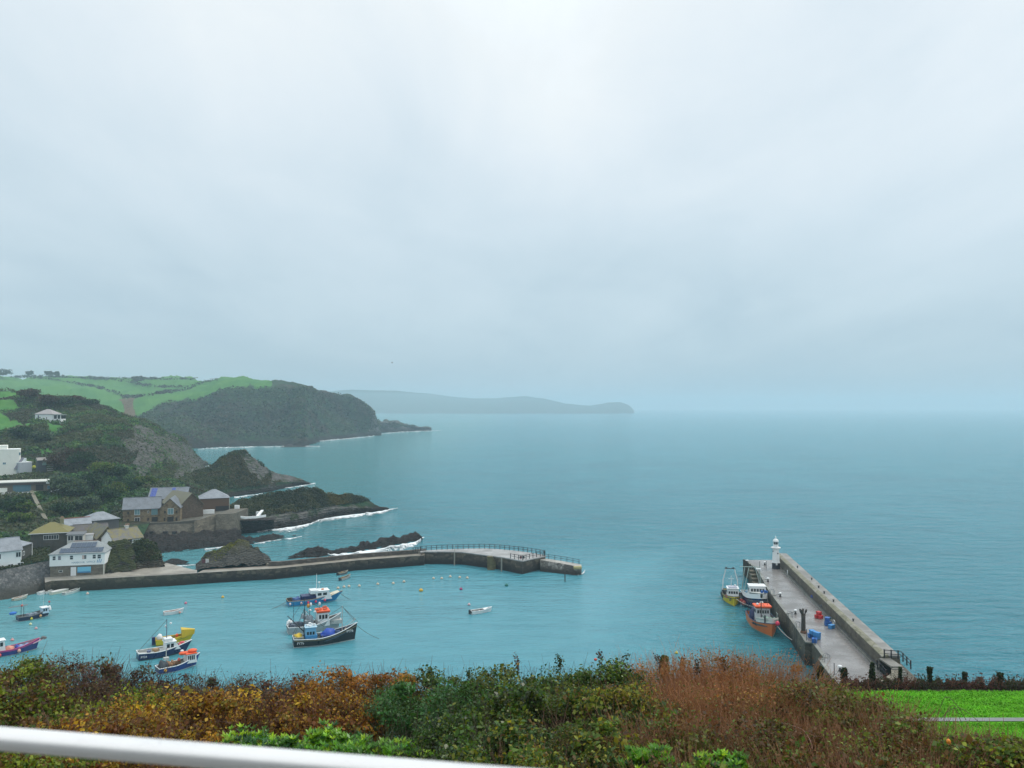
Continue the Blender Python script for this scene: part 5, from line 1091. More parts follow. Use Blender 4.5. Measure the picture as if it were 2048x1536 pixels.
# ------------------------------------------------------------------ boats
def hull(L, B, fm, fb, f_st, parent, m, boot, gun, deckm, rake=.9, tw=.82, fine=2.2, bw=.5, boot_h=.2, bul=.45, stripe=None):
    """lofted hull, stern at x=0, bow towards +x, waterline z=0. Returns sheer height and half-beam functions."""
    def sheer(s): return fm + (fb - fm) * max(0, (s - .35) / .65) ** 1.9 + (f_st - fm) * max(0, (.35 - s) / .35) ** 1.5
    def half(s): return B / 2 * (tw + (1 - tw) * min(1, s / .35) if s < .35 else max(.012, 1 - ((s - .35) / .65) ** fine))
    n = 19; S = [1 - (1 - i / (n - 1)) ** 1.25 for i in range(n)]
    lv = [(-.75, .35), (-.35, .72), (0, .9), (boot_h, .93), (None, .965), (None, 1.0)]
    ring = []
    for s in S:
        d = sheer(s); b = half(s); row = []
        for k, (z, f) in enumerate(lv):
            zz = z if z is not None else (boot_h + (d - boot_h) * (.5 if k == 4 else 1))
            ent = 1 - bw * max(0, (s - .45) / .55) * (1 - max(0, min(1, zz / max(.2, d)))) if s > .45 else 1
            x = s * L + rake * max(0, (s - .5) / .5) ** 1.5 * (zz / fb) * (1 if zz > 0 else .4)
            row.append((x, b * f * ent if s < .999 else .02, zz))
        ring.append(row)
    def skin(k0, k1, name, mt, off=0):
        b = MB(); w_ = k1 - k0 + 1; vs = []
        for sd_ in (1, -1):
            for r in ring: vs += [(x, sd_ * (y + off), z) for x, y, z in r[k0:k1 + 1]]
        fs = []
        for sd_ in (0, 1):
            o = sd_ * n * w_
            for i in range(n - 1):
                for k in range(w_ - 1):
                    q = (o + i * w_ + k, o + i * w_ + k + 1, o + (i + 1) * w_ + k + 1, o + (i + 1) * w_ + k)
                    fs.append(q if sd_ else q[::-1])
        fs.append(tuple(range(w_)) + tuple(n * w_ + k for k in range(w_ - 1, -1, -1)))
        o_ = b.add(vs, fs).build(name, mt, parent); o_.data.shade_smooth(); o_.data.set_sharp_from_angle(angle=math.radians(40))
        return o_
    skin(3, 5, 'hull', m); skin(0, 3, 'bottom', boot)
    # inner bulwark and deck
    b = MB(); vs = []; fs = []
    for sd_ in (1, -1):
        for r, s in zip(ring, S):
            x, y, z = r[5]; yi = max(.01, y - .09); vs += [(x - .05, sd_ * yi, z - .01), (x - .05, sd_ * yi, z - bul)]
    for i in range(n - 1):
        fs += [(i * 2, i * 2 + 1, i * 2 + 3, i * 2 + 2), (2 * n + i * 2, 2 * n + i * 2 + 2, 2 * n + i * 2 + 3, 2 * n + i * 2 + 1), (i * 2 + 1, 2 * n + i * 2 + 1, 2 * n + i * 2 + 3, i * 2 + 3)]
    fs.append((0, 1, 2 * n + 1, 2 * n))
    b.add(vs, fs).build('deck', deckm, parent)
    g = MB()
    for sd_ in (1, -1): g.tube([(r[5][0], sd_ * max(.02, r[5][1] - .03), r[5][2] + .02) for r in ring], .075, 6)
    g.tube([(0, -ring[0][5][1], ring[0][5][2] + .02), (0, ring[0][5][1], ring[0][5][2] + .02)], .075, 6)
    g.build('gunwale', gun, parent)
    if stripe:
        r_ = MB()
        for sd_ in (1, -1): r_.tube([(q[4][0] * .35 + q[5][0] * .65, sd_ * (q[4][1] * .35 + q[5][1] * .65 + .03), q[4][2] * .35 + q[5][2] * .65) for q in ring], .06, 5)
        r_.build('rubbing_strake', stripe, parent)
    return sheer, half

def boat(name, label, stern, bow, B, fm, fb, fs, m, boot, gun, deckm, cat='fishing boat', near=True, **kw):
    """stern, bow: picture points on the waterline of the side facing the viewer"""
    a, b = PZ(*stern), PZ(*bow); d = (b - a); L = d.length; d.normalize(); nr = Vector((-d.y, d.x, 0))
    if nr.y < 0: nr = -nr
    if near == 'c': nr = Vector((0, 0, 0))
    t_ = thing(name, label, cat, a + nr * (B * .42), math.atan2(d.y, d.x))
    sh, hf = hull(L, B, fm, fb, fs, t_, m, boot, gun, deckm, **kw)
    return t_, L, sh, hf

def cabin(parent, x0, x1, w, z0, z1, m, roof_m, nside=3, nfront=3, win_z=(.5, .85), rake=.15, name='wheelhouse', roof_oh=.15, taper=.94):
    L = x1 - x0; h = z1 - z0; b = MB(); yb, yt = w / 2, w / 2 * taper
    b.add([(x0, -yb, z0), (x1 + rake * .5, -yb, z0), (x1 + rake * .5, yb, z0), (x0, yb, z0), (x0 + .05, -yt, z1), (x1 - rake, -yt, z1), (x1 - rake, yt, z1), (x0 + .05, yt, z1)],
          [(3, 2, 1, 0), (4, 5, 6, 7), (0, 1, 5, 4), (1, 2, 6, 5), (2, 3, 7, 6), (3, 0, 4, 7)])
    o = b.build(name, m, parent, bevel=.03)
    MB().bx(x0 - roof_oh, x1 - rake + roof_oh * 1.5, -yt - roof_oh, yt + roof_oh, z1 + .003, z1 + .11).build('roof', roof_m, o, bevel=.03)
    za, zb = z0 + h * win_z[0], z0 + h * win_z[1]
    ys = lambda z: yb + (yt - yb) * (z - z0) / h
    for sd_ in (-1, 1):
        for k in range(nside):
            xa = x0 + L * .08 + (L * .84 - rake) * (k + .12) / nside; xb = x0 + L * .08 + (L * .84 - rake) * (k + .86) / nside; y0, y1 = sd_ * (ys(za) + .012), sd_ * (ys(zb) + .012)
            MB().extr([(xa, y0, za), (xb, y0, za), (xb, y1, zb), (xa, y1, zb)], (0, -sd_ * .03, 0)).build('window', GLASS, o)
    xf = lambda z: x1 + rake * .5 - rake * 1.5 * (z - z0) / h
    for k in range(nfront):
        ya, yb2 = -ys(za) * .9 + 2 * ys(za) * .9 * (k + .1) / nfront, -ys(za) * .9 + 2 * ys(za) * .9 * (k + .9) / nfront
        MB().extr([(xf(za) + .012, ya, za), (xf(za) + .012, yb2, za), (xf(zb) + .012, yb2 * .96, zb), (xf(zb) + .012, ya * .96, zb)], (-.03, 0, 0)).build('window', GLASS, o)
    return o
def mast(parent, x, y, z0, z1, r, m, name='mast', stays=(), lean=0):
    o = MB().tube([(x, y, z0), (x + lean, y, z1)], r, 7, r * .7).build(name, m, parent)
    for s in stays: MB().tube([(x + lean, y, z1 - .15), s], .034, 4).build('stay', ROPEM, o)
    return o
def fender(parent, x, y, z, r, m): MB().ball((x, y, z), r, 10, (1, 1, 1.1)).lathe([(.03, r), (.03, r * 1.5)], (x, y, z), 5).build('fender', m, parent, True)
def radar(parent, x, y, z, s=1.0): MB().lathe([(.05, 0), (.05, .3 * s), (.28 * s, .32 * s), (.3 * s, .42 * s), (.15 * s, .52 * s)], (x, y, z), 10).build('radar_dome', WHITE, parent, True)
def gear(parent, x, y, z, sx, sy, sz, m, name='gear', seed=1, n=12):
    rr = random.Random(seed); b = MB()
    for k in range(n): b.box((x + rr.uniform(-.5, .5) * sx, y + rr.uniform(-.5, .5) * sy, z + sz * (.2 + .25 * rr.random())), (sx * rr.uniform(.2, .42), sy * rr.uniform(.2, .42), sz * rr.uniform(.4, .9)), rr.uniform(0, 3), rr.uniform(.6, 1))
    b.build(name, m, parent)
def lump(parent, x, y, z, sx, sy, sz, m, name, seed=1):
    b = MB(); n, k_ = 14, 7; vs = []; fs = []
    for i in range(k_ + 1):
        a = -.25 + (i / k_) * (math.pi / 2 + .25)
        for j in range(n):
            th = 2 * math.pi * j / n; q = Vector((math.cos(th) * math.cos(a), math.sin(th) * math.cos(a), math.sin(a))); f = 1 + .3 * fr(q + Vector((seed, 0, 0)), 1.5, 3)
            vs.append((x + q.x * sx * f, y + q.y * sy * f, z + q.z * sz * f))
    for i in range(k_):
        for j in range(n): fs.append((i * n + j, i * n + (j + 1) % n, (i + 1) * n + (j + 1) % n, (i + 1) * n + j))
    b.add(vs, fs).build(name, m, parent, True)
def hull_text(parent, body, size, m, s0, L, sh, hf, z, side=-1, rake=.9):
    y = hf(s0) * .985 + .16; dy = (hf(s0 + .06) - hf(s0 - .02)) / (.08 * L); ang = math.atan(dy)
    o = text_on(body, size, m, parent, (s0 * L + rake * max(0, (s0 - .5) / .5) ** 1.5 * .6, side * y, z), (math.pi / 2, 0, 0), 'registration_mark', .03)
    sl = math.atan((sh(s0 + .08) - sh(s0)) / (.08 * L)) * .55
    o.rotation_euler = (Matrix.Rotation(-ang * -1 if side < 0 else ang, 3, 'Z') @ Matrix.Rotation(math.pi / 2, 3, 'X') @ Matrix.Rotation(sl, 3, 'Z')).to_euler()
    return o
HB = M((.014, .016, .02), .35, .35, 1.5); HNAVY = M((.012, .025, .095), .3, .3, 1.5); HBLUE = M((.015, .22, .46), .35, .25, 1.5); HRED = M((.22, .03, .035), .4, .3, 1.5); HYEL = M((.74, .55, .014), .4, .14, 1.5); HORG = M((.58, .135, .02), .45, .2, 1.2); HGREY = M((.34, .37, .38), .5, .25, 1.5)
ORANGE = M((.75, .10, .02), .5, .15); PINK = M((.65, .03, .09), .45, .15); LTBLUE = M((.17, .40, .60), .45, .12); YELB = M((.62, .42, .01), .45, .2); CREAM = M((.62, .58, .45), .5, .15); DECKG = M((.13, .14, .13), .7, .4, 2); DECKB = M((.05, .08, .12), .7, .4, 2); DECKW = M((.45, .46, .44), .6, .25, 2); TANM = M((.34, .22, .11), .8, .3)
BOOTW = M((.5, .52, .5), .5, .3); BOOTG = M((.10, .26, .25), .5, .4); BOOTR = M((.18, .03, .02), .5, .3); BOOTD = M((.02, .04, .045), .5, .3)

# 1 black fishing boat
b1, L, sh, hf = boat('fishing_boat', 'black-hulled fishing boat with light blue wheelhouse and yellow nets at the stern', (588, 1297), (712, 1284.5), 4.1, 1.35, 3.2, 1.5, HB, BOOTW, WHITE, DECKB, rake=.5, bul=.7, boot_h=.16, stripe=M((.16, .15, .08), .6))
cabin(b1, 2.1, 4.1, 2.4, .75, 3.3, LTBLUE, M((.36, .55, .66)), 3, 3, (.5, .72)); MB().bx(2.05, 4.2, -1.225, 1.225, .8, 1.9).build('lower_cabin', M((.05, .27, .55), .4, .15), b1)
lump(b1, 6.3, .1, 1.3, 1.35, 1.25, 1.35, M((.012, .07, .42), .55, .25), 'blue_tarpaulin', 7); MB().bx(4.9, 7.6, -1.2, .9, .9, 1.75).build('blue_hatch', M((.012, .05, .28), .6, .3), b1, bevel=.1); gear(b1, 9.3, .1, 1.5, 1.4, 1.2, .6, M((.25, .2, .16), .8, .4), 'rope_coils', 71, 8); gear(b1, 3.2, -.2, 3.35, 1.5, 1.6, .45, WHITE, 'roof_gear', 72, 5); 0 and lump(b1, 6.0, -.2, .9, 1.3, 1.2, 1.9, M((.012, .07, .42), .55, .25), 'blue_tarpaulin', 4); lump(b1, 8.0, 0, 1.1, .9, .9, 1.0, M((.02, .045, .11), .8, .4), 'net_pile', 8); lump(b1, .9, 0, 1.5, .85, 1.3, .65, YELB, 'yellow_net', 2)
MB().bx(.1, 1.8, -1.5, 1.5, .8, 1.75).build('stern_rack', M((.20, .22, .19), .7, .4), b1); gear(b1, 4.9, 0, .9, .9, 2.2, .9, DECKG, 'winch', 5)
mast(b1, 1.95, .3, .8, 6.6, .11, STEEL_D, 'mast', [(5.5, 0, 3.0), (0, 1, 1.7), (0, -1, 1.7)])
mast(b1, 8.9, 0, 1.0, 6.6, .09, M((.45, .43, .40)), 'foremast', [(L + .6, 0, 3.3), (L + .1, .3, 3.4), (4, .9, 3.3)])
MB().tube([(1.9, .3, 2.4), (-1.0, .6, 5.4)], .12, 6, .07).build('boom', STEEL_D, b1)
MB().tube([(L - .5, .6, 3.0), (L + .1, 0, 4.1), (L - .5, -.6, 3.0)], .035, 5).tube([(9.2, 1.2, 2.6), (L - .3, .6, 4.0)], .03, 5).tube([(9.2, -1.2, 2.6), (L - .3, -.6, 4.0)], .03, 5).build('bow_rail', M((.4, .4, .38)), b1)
radar(b1, 3.0, .4, 3.4); radar(b1, 3.7, -.3, 3.4, .8); MB().bx(9.4, 10.0, -.5, .5, 1.5, 2.2).build('hatch', TANM, b1)
hull_text(b1, 'FY76', .62, WHITE, .045, L, sh, hf, .62); hull_text(b1, 'FY76', .62, WHITE, .83, L, sh, hf, 1.75)
rope('mooring_chain', (b1.matrix_basis @ Vector((L + .5, 0, 2.6)), b1.matrix_basis @ Vector((L + 4.5, -.8, 0))), .035, ROPEM, 'thin mooring line from the bow of the black fishing boat', .3)
# 2 white boat with orange top, alongside
b2, L, sh, hf = boat('fishing_boat', 'white-bowed fishing boat with orange wheelhouse top, moored behind the black boat', (577, 1270), (680, 1259), 3.8, 1.25, 2.9, 1.3, HGREY, BOOTW, WHITE, DECKG, rake=.5, bul=.5)
gear(b2, 6.6, 0, 3.9, 2.0, 2.2, .5, M((.5, .12, .05), .6, .3), 'roof_gear', 73, 7); gear(b2, 3.9, .2, 2.2, 1.6, 1.8, 1.1, M((.32, .36, .4), .6, .4), 'gantry_gear', 74, 10); MB().tube([(3.6, -1.4, .9), (3.6, -1.2, 3.6), (3.6, 1.2, 3.6), (3.6, 1.4, .9)], .07, 6).build('gantry', M((.3, .32, .33), .6, .3), b2); cabin(b2, 5.6, 7.9, 2.5, .9, 3.5, WHITE, ORANGE, 3, 3, (.55, .85)); MB().bx(5.4, 8.0, -1.45, 1.45, 3.62, 3.95).build('orange_canopy', ORANGE, b2, bevel=.08)
MB().bx(8.2, 10.4, -.9, .9, 1.0, 1.75).build('foredeck_cover', DECKW, b2)
for x, y, z in ((4.3, .2, 3.6), (5.2, -.5, 3.4)): mast(b2, x, y, .8, z, .06, M((.35, .37, .38)), 'gantry_post'); radar(b2, x, y, z - .1, 1.1)
MB().bx(3.2, 4.9, -1.1, 1.1, .9, 2.2).build('winch_house', M((.25, .28, .30), .6, .3), b2); gear(b2, 1.6, 0, 1.0, 2.2, 2.4, 1.1, M((.10, .13, .17), .8, .4), 'deck_gear', 11, 16)
mast(b2, 3.3, .5, .8, 6.3, .07, STEEL_D, 'mast', [(0, 0, 1.5), (8, 0, 3.0)]); mast(b2, 1.2, .5, .8, 5.6, .05, STEEL_D, 'aerial_mast'); MB().ball((3.9, -.2, 4.9), .3, 8, (1, 1, 1.5)).build('orange_float', M((.6, .25, .03)), b2, True); MB().ball((4.4, -.2, 5.1), .24, 8, (1, 1, 1.7)).ball((6.1, -.2, 5.1), .24, 8, (1, 1, 1.7)).build('white_float', WHITE, b2, True)
mast(b2, 4.15, -.2, 2.2, 5.3, .04, STEEL_D, 'pole'); mast(b2, 6.1, -.2, 3.6, 5.3, .04, STEEL_D, 'pole'); lump(b2, .5, .9, 1.4, .6, .5, .8, WHITE, 'white_cover', 3)
hull_text(b2, 'FY', .6, M((.03, .05, .06)), .80, L, sh, hf, 1.35)
# 3 long blue launch
b3, L, sh, hf = boat('launch', 'long bright blue boat with white cabin, tall white mast and red fenders', (577, 1214), (673, 1204), 3.6, 1.1, 2.05, 1.15, HBLUE, M((.30, .45, .5), .5), M((.28, .22, .14)), DECKB, 'boat', rake=1.7, bul=.35, boot_h=.1, stripe=M((.05, .25, .45)))
cabin(b3, 6.0, 9.4, 2.6, .8, 2.7, WHITE, WHITE, 2, 3, (.5, .8), .5, 'cabin'); MB().bx(4.9, 6.6, -1.2, 1.2, 2.2, 3.0).build('cabin_top', WHITE, b3, bevel=.06); MB().bx(3.0, 6.1, -1.3, 1.3, 1.0, 1.9).build('blue_casing', NAVY, b3)
MB().extr([(9.4, -1.35, 1.45), (11.4, -.85, 2.0), (11.4, .85, 2.0), (9.4, 1.35, 1.45)], (0, 0, .12)).build('foredeck', CREAM, b3); gear(b3, .6, 0, 1.0, .9, 2.0, .8, TIMBER, 'stern_crates', 6, 8); gear(b3, 2.2, 0, 1.0, 1.6, 2.2, .7, M((.06, .12, .30), .7, .3), 'deck_gear', 7)
mast(b3, 6.4, 0, 2.9, 6.4, .08, WHITE, 'mast'); mast(b3, 7.0, .1, 2.8, 4.3, .05, WHITE, 'radar_post'); radar(b3, 7.0, .1, 4.1, .9); MB().ball((7.7, -.3, 2.95), .25, 8, (1.4, 1, .6)).build('orange_float', M((.65, .2, .04)), b3, True)
for x, m_ in ((.3, M((.6, .5, .5))), (2.7, M((.6, .4, .4))), (4.2, PINK), (5.9, PINK), (8.0, PINK)): fender(b3, x, -hf(x / L) - .2, .62, .26, m_)
rope('mooring_chain', (b3.matrix_basis @ Vector((L + .9, 0, 1.9)), b3.matrix_basis @ Vector((L + 3.4, -.3, 0))), .05, ROPEM, 'mooring line from the bow of the long blue boat', .2)
rope('mooring_chain', (b3.matrix_basis @ Vector((0, 0, 1.0)), b3.matrix_basis @ Vector((-3.6, -1.5, 0))), .05, ROPEM, 'mooring line from the stern of the long blue boat', .2)
# 4 navy boat with white cabin
b4, L, sh, hf = boat('fishing_boat', 'navy-hulled boat with white deck, white cabin and tall dark mast', (278, 1323), (374, 1307), 3.1, 1.1, 1.95, 1.25, HNAVY, BOOTD, WHITE, DECKW, 'boat', rake=1.1, bul=.25)
cabin(b4, 4.3, 6.6, 2.0, .95, 2.35, WHITE, WHITE, 2, 2, (.35, .8), .6, 'cabin'); MB().bx(4.2, 5.6, -.8, .8, 2.48, 3.0).build('flybridge', WHITE, b4, bevel=.08)
MB().lathe([(.3, 0), (.35, .3)], (1.8, 0, .95), 12).build('hatch_ring', M((.1, .13, .25)), b4); gear(b4, 3.2, 0, 1.0, 1.2, 1.8, .7, TANM, 'deck_boxes', 9, 8); MB().bx(.3, 2.8, .8, 1.1, 1.0, 1.35).build('side_box', DECKW, b4)
mast(b4, 4.7, 0, 1.0, 6.3, .09, M((.12, .15, .2)), 'mast', [(0, 0, 1.3)]); MB().ball((4.6, .2, 5.0), .2, 8, (1, 1, 1.4)).ball((5.4, .2, 5.4), .2, 8).build('white_float', WHITE, b4, True)
for x in (4.6, 6.8): fender(b4, x, -hf(x / L) * .7, 1.55 if x > 6 else .95, .27, M((.65, .10, .10)))
MB().ball((7.3, .0, 1.75), .4, 8, (1.3, 1, .6)).build('red_cover', M((.6, .08, .1)), b4, True); hull_text(b4, 'FY24', .5, WHITE, .03, L, sh, hf, .48)
# 5 yellow boat
b5, L, sh, hf = boat('fishing_boat', 'bright yellow open boat with raised bow cuddy behind the navy boat', (312, 1293), (380, 1285), 2.7, 1.0, 1.75, 1.0, HYEL, M((.40, .30, .02)), YELB, M((.30, .24, .04), .6, .3), 'boat', rake=.9, bul=.5)
MB().add([(4.4, -1.1, .9), (6.6, -.25, 1.3), (6.6, .25, 1.3), (4.4, 1.1, .9), (4.3, -1.0, 2.5), (6.7, -.25, 2.15), (6.7, .25, 2.15), (4.3, 1.0, 2.5)], [(3, 2, 1, 0), (4, 5, 6, 7), (0, 1, 5, 4), (1, 2, 6, 5), (2, 3, 7, 6), (3, 0, 4, 7)]).build('cuddy', M((.55, .38, .015), .5), b5)
MB().bx(-.7, -.1, -.35, .35, .1, 1.5).build('outboard_motor', NAVY, b5, bevel=.1); lump(b5, .6, 0, 1.2, .5, .5, .7, WHITE, 'white_cover', 5); fender(b5, 3.6, 0, 1.3, .3, ORANGE)
# 6 small blue boat with orange top
b6, L, sh, hf = boat('fishing_boat', 'small blue fishing boat with white wheelhouse, orange top and dark stern gear', (319, 1350), (396, 1334), 2.9, .95, 2.0, .9, M((.015, .045, .21), .35, .25, 1.5), BOOTW, WHITE, DECKG, rake=.7, bul=.35, boot_h=.12)
cabin(b6, 4.5, 6.1, 1.9, .8, 2.3, WHITE, ORANGE, 4, 2, (.35, .85)); MB().ball((5.7, 0, 2.62), .55, 10, (1.5, 1.3, .5)).ball((4.0, -.2, 2.5), .5, 10, (1.3, 1.1, .6)).build('orange_liferaft', ORANGE, b6, True); MB().ball((4.0, .1, 2.85), .3, 8, (1, 1, .7)).build('white_float', WHITE, b6, True)
lump(b6, .9, 0, .9, .8, 1.0, 1.0, M((.05, .06, .07), .8, .5), 'net_hauler', 6); gear(b6, 2.7, 0, .85, 1.8, 1.9, .7, M((.25, .14, .07), .8, .4), 'pots', 12, 14); fender(b6, 3.4, -.2, 1.6, .25, M((.65, .10, .07))); fender(b6, .9, -1.35, .55, .25, M((.6, .3, .05)))
mast(b6, 1.4, 0, .8, 3.9, .1, M((.45, .45, .42)), 'gantry_post'); MB().bx(1.0, 1.8, -.35, .35, 1.9, 2.3).build('hauler_box', DECKW, b6)
# 7, 8 white open boats
for (st, bw_, lb, ins) in (((329, 1231.5), (366, 1226.5), 'white open punt with pale pink inside, near the navy boat mast', M((.45, .33, .29))), ((944.5, 1229.5), (984, 1224), 'white open dinghy alone in the middle of the harbour', M((.20, .19, .18)))):
    b, L, sh, hf = boat('dinghy', lb, st, bw_, 1.55, .62, .95, .65, WHITE, WHITE, WHITE, ins, 'dinghy', rake=.3, bul=.35, boot_h=.05)
    for x in (.9, 2.0): MB().bx(x, x + .3, -.6, .6, .42, .48).build('thwart', M((.4, .37, .33)), b)
    if 'alone' in lb: MB().bx(-.5, -.12, -.18, .18, .1, .95).build('outboard_motor', STEEL_D, b, bevel=.06); MB().extr([(3.0, -.6, .68), (4.1, -.12, .92), (4.1, .12, .92), (3.0, .6, .68)], (0, 0, .05)).build('foredeck', WHITE, b)
    else: fender(b, 3.0, -.9, .3, .22, M((.6, .3, .25)))
for (st, bw_, lb, hm_) in (((684, 1161.5), (703, 1155.5), 'small grey-white dinghy with tan gear, nearer of two by the pier', HGREY), ((679, 1151), (697, 1147.5), 'small dark dinghy, farther of two by the pier wall', M((.12, .12, .12)))):
    b, L, sh, hf = boat('dinghy', lb, st, bw_, 1.3, .5, .85, .5, hm_, BOOTD, M((.3, .27, .2)), DECKG, 'dinghy', rake=.25, bul=.3, boot_h=.05)
    gear(b, .9, 0, .3, 1.2, .7, .6, TANM, 'gear', 15, 6); MB().bx(-.45, -.1, -.18, .18, .0, .8).build('outboard_motor', STEEL_D, b)
# 11 dark boat far left, 12 magenta boat, 13 small tan boat, 14-16 gigs by the quay
b, L, sh, hf = boat('fishing_boat', 'dark blue fishing boat with stern gantry and blue buoy bag, left side of harbour', (38, 1244), (99, 1233.5), 2.7, .8, 1.75, .85, M((.02, .03, .07), .4, .3), BOOTW, M((.1, .1, .12)), DECKG, rake=.6, bul=.3, boot_h=.08)
cabin(b, 4.4, 5.6, 1.7, .8, 1.9, M((.45, .6, .72)), WHITE, 2, 2, (.4, .85)); lump(b, 5.9, 0, 1.4, .4, .4, .7, WHITE, 'white_cover', 2); MB().ball((5.9, 0, 2.9), .2, 8).build('red_flag_buoy', M((.5, .05, .06)), b, True); mast(b, 5.9, 0, 1.0, 2.8, .04, STEEL_D, 'flag_pole')
for y in (-.9, .9): mast(b, .9, y, .7, 3.0, .06, STEEL_D, 'gantry_post')
MB().tube([(-1.6, 0, 3.0), (1.9, 0, 3.0)], .07, 6).tube([(.9, -.9, 3.0), (.9, .9, 3.0)], .06, 6).build('gantry_beam', M((.25, .2, .2)), b); MB().ball((-.9, -.3, 1.8), .55, 9, (1.4, 1, .6)).build('blue_bag', M((.02, .15, .5)), b, True); MB().ball((.8, 0, 3.0), .25, 8).build('red_float', M((.5, .1, .08)), b, True)
gear(b, 2.6, 0, .7, 2.0, 1.7, .6, M((.2, .25, .3), .8, .4), 'deck_gear', 21, 10); fender(b, 3.9, -1.35, .55, .25, M((.6, .35, .15))); fender(b, 2.2, -1.4, .3, .25, M((.6, .55, .05)))
for z, x in ((2.9, 1.0), (3.4, 4.9)): mast(b, x, .4, .8, z + 2.3, .025, M((.5, .5, .5)), 'aerial')
b, L, sh, hf = boat('fishing_boat', 'blue and magenta fishing boat cut by the left edge, above the hedge', (-14, 1317), (76, 1301), 3.0, 1.0, 1.9, 1.0, M((.03, .05, .22), .35, .25), BOOTW, M((.45, .05, .16)), M((.30, .22, .26), .6, .3), rake=.5, bul=.3, boot_h=.1, stripe=M((.33, .03, .20)))
cabin(b, .3, 1.9, 1.8, .8, 2.7, WHITE, WHITE, 2, 2, (.5, .85)); mast(b, 1.0, 0, 2.8, 4.6, .05, WHITE); lump(b, 2.7, 0, .8, .7, .8, .55, M((.6, .25, .18)), 'orange_net', 3); lump(b, 3.9, 0, .8, .45, .6, .6, M((.03, .05, .35)), 'blue_sack', 6); gear(b, 5.3, 0, .85, 2.0, 1.6, .5, M((.25, .32, .5), .7, .4), 'crates', 8); MB().extr([(6.2, -.9, 1.2), (8.2, -.3, 1.7), (8.2, .3, 1.7), (6.2, .9, 1.2)], (0, 0, .08)).build('foredeck', M((.42, .34, .38)), b)
lump(b, 8.0, 0, 1.7, .5, .4, .4, M((.1, .1, .1)), 'anchor_gear', 9); fender(b, 3.9, -1.5, .6, .3, M((.65, .35, .28))); fender(b, .9, -1.5, .4, .32, M((.65, .10, .07)))
b, L, sh, hf = boat('dinghy', 'small pale tan dinghy by the rubble wall at far left', (29, 1202.5), (56, 1196.5), 1.3, .5, .8, .5, M((.45, .45, .36), .6, .2), BOOTD, OFFW, TANM, 'dinghy', rake=.3, bul=.2, boot_h=.05); mast(b, 1.6, 0, .4, 2.0, .03, GREYM); lump(b, 1.7, 0, .5, .6, .3, .25, M((.3, .22, .18)), 'gear', 2)
for (st, bw_, lb, m_, B_) in (((81, 1190.5), (138, 1177), 'white covered rowing boat at the left of three by the quay wall', WHITE, 1.5), ((104, 1190), (149, 1181), 'cream rowing boat at the middle of three by the quay wall', M((.62, .62, .5), .6, .15), 1.4), ((131, 1191), (165, 1181.5), 'pale green-white rowing boat at the right of three by the quay wall', M((.50, .58, .56), .6, .15), 1.4)):
    b, L, sh, hf = boat('rowing_boat', lb, st, bw_, B_, .5, .85, .55, m_, m_, OFFW, M((.25, .28, .28)) if 'right' in lb else m_, 'rowing boat', rake=.3, bul=.3 if 'right' in lb else .04, boot_h=.05)
    if 'right' not in lb: MB().extr([(.3, -.55, .56), (L * .75, -.5, .64), (L * .75, .5, .64), (.3, .55, .56)], (0, 0, .12)).build('cover', M((.66, .67, .64), .7, .1), b)
    else:
        for x in (.9, 2.0): MB().bx(x, x + .25, -.55, .55, .36, .42).build('thwart', OFFW, b)

# trawlers alongside the lighthouse pier: bow towards the viewer
def trawler(name, label, stem, stern, B, fm, fb, fs, *mats, **kw):
    a, b = Vector((stern[0], stern[1], 0)), Vector((stem[0], stem[1], 0)); d = b - a
    t_ = thing(name, label, 'fishing boat', a, math.atan2(d.y, d.x)); sh, hf = hull(d.length, B, fm, fb, fs, t_, *mats, **kw)
    return t_, d.length, sh, hf
st_ = PZ(1469, 1213)
b, L, sh, hf = trawler('trawler', 'small yellow-hulled trawler with white wheelhouse and arched stern gantry', (st_.x, st_.y), (st_.x + 1.7, st_.y + 10.2), 4.0, 1.5, 2.2, 1.6, HYEL, M((.40, .31, .02)), M((.10, .09, .09)), DECKG, rake=.4, bul=.5, boot_h=.1, fine=3.2, tw=.9, stripe=M((.06, .06, .07)))
cabin(b, 5.3, 7.9, 2.5, 1.1, 3.3, WHITE, WHITE, 3, 4, (.5, .75)); MB().bx(5.6, 7.6, -.9, .9, 3.42, 3.62).build('roof_box', M((.4, .42, .5)), b); radar(b, 6.2, .6, 3.4); mast(b, 6.6, -.3, 3.4, 6.0, .08, WHITE, 'mast'); MB().tube([(6.6, -.9, 5.3), (6.6, .3, 5.3)], .05, 5).build('crosstree', WHITE, b)
for y in (-1, 1): MB().tube([(1.6, y * 1.75, 1.5), (1.6, y * 1.6, 3.9), (1.6, y * .95, 6.6)], .11, 6).build('gantry_leg', WHITE if y else WHITE, b)
MB().tube([(1.6, -1.2, 6.6), (1.6, 1.2, 6.6)], .1, 6).bx(1.4, 1.8, -1.1, -.7, 6.6, 6.9).bx(1.4, 1.8, .5, .9, 6.6, 6.9).build('gantry_beam', STEEL_D, b); gear(b, 3.6, 0, 1.2, 2.4, 3.2, 1.0, STEEL_D, 'deck_gear', 31, 16)
gear(b, 7.9, -1.5, 1.4, 1.2, .8, .7, M((.35, .15, .10)), 'red_gear', 33, 6)
for x, y in ((3.0, 2.2), (5.0, 2.25), (6.5, 2.15)): MB().ball((x, -y, 1.2), .4, 9, (.6, .4, 1)).build('tyre', BLACKP, b, True)
hull_text(b, 'x', .01, STEEL_D, .8, L, sh, hf, 1) if 0 else None
MB().bx(L * .93, L * .93 + .5, -1.0, -.8, 1.1, 1.7).build('anchor', STEEL_D, b)
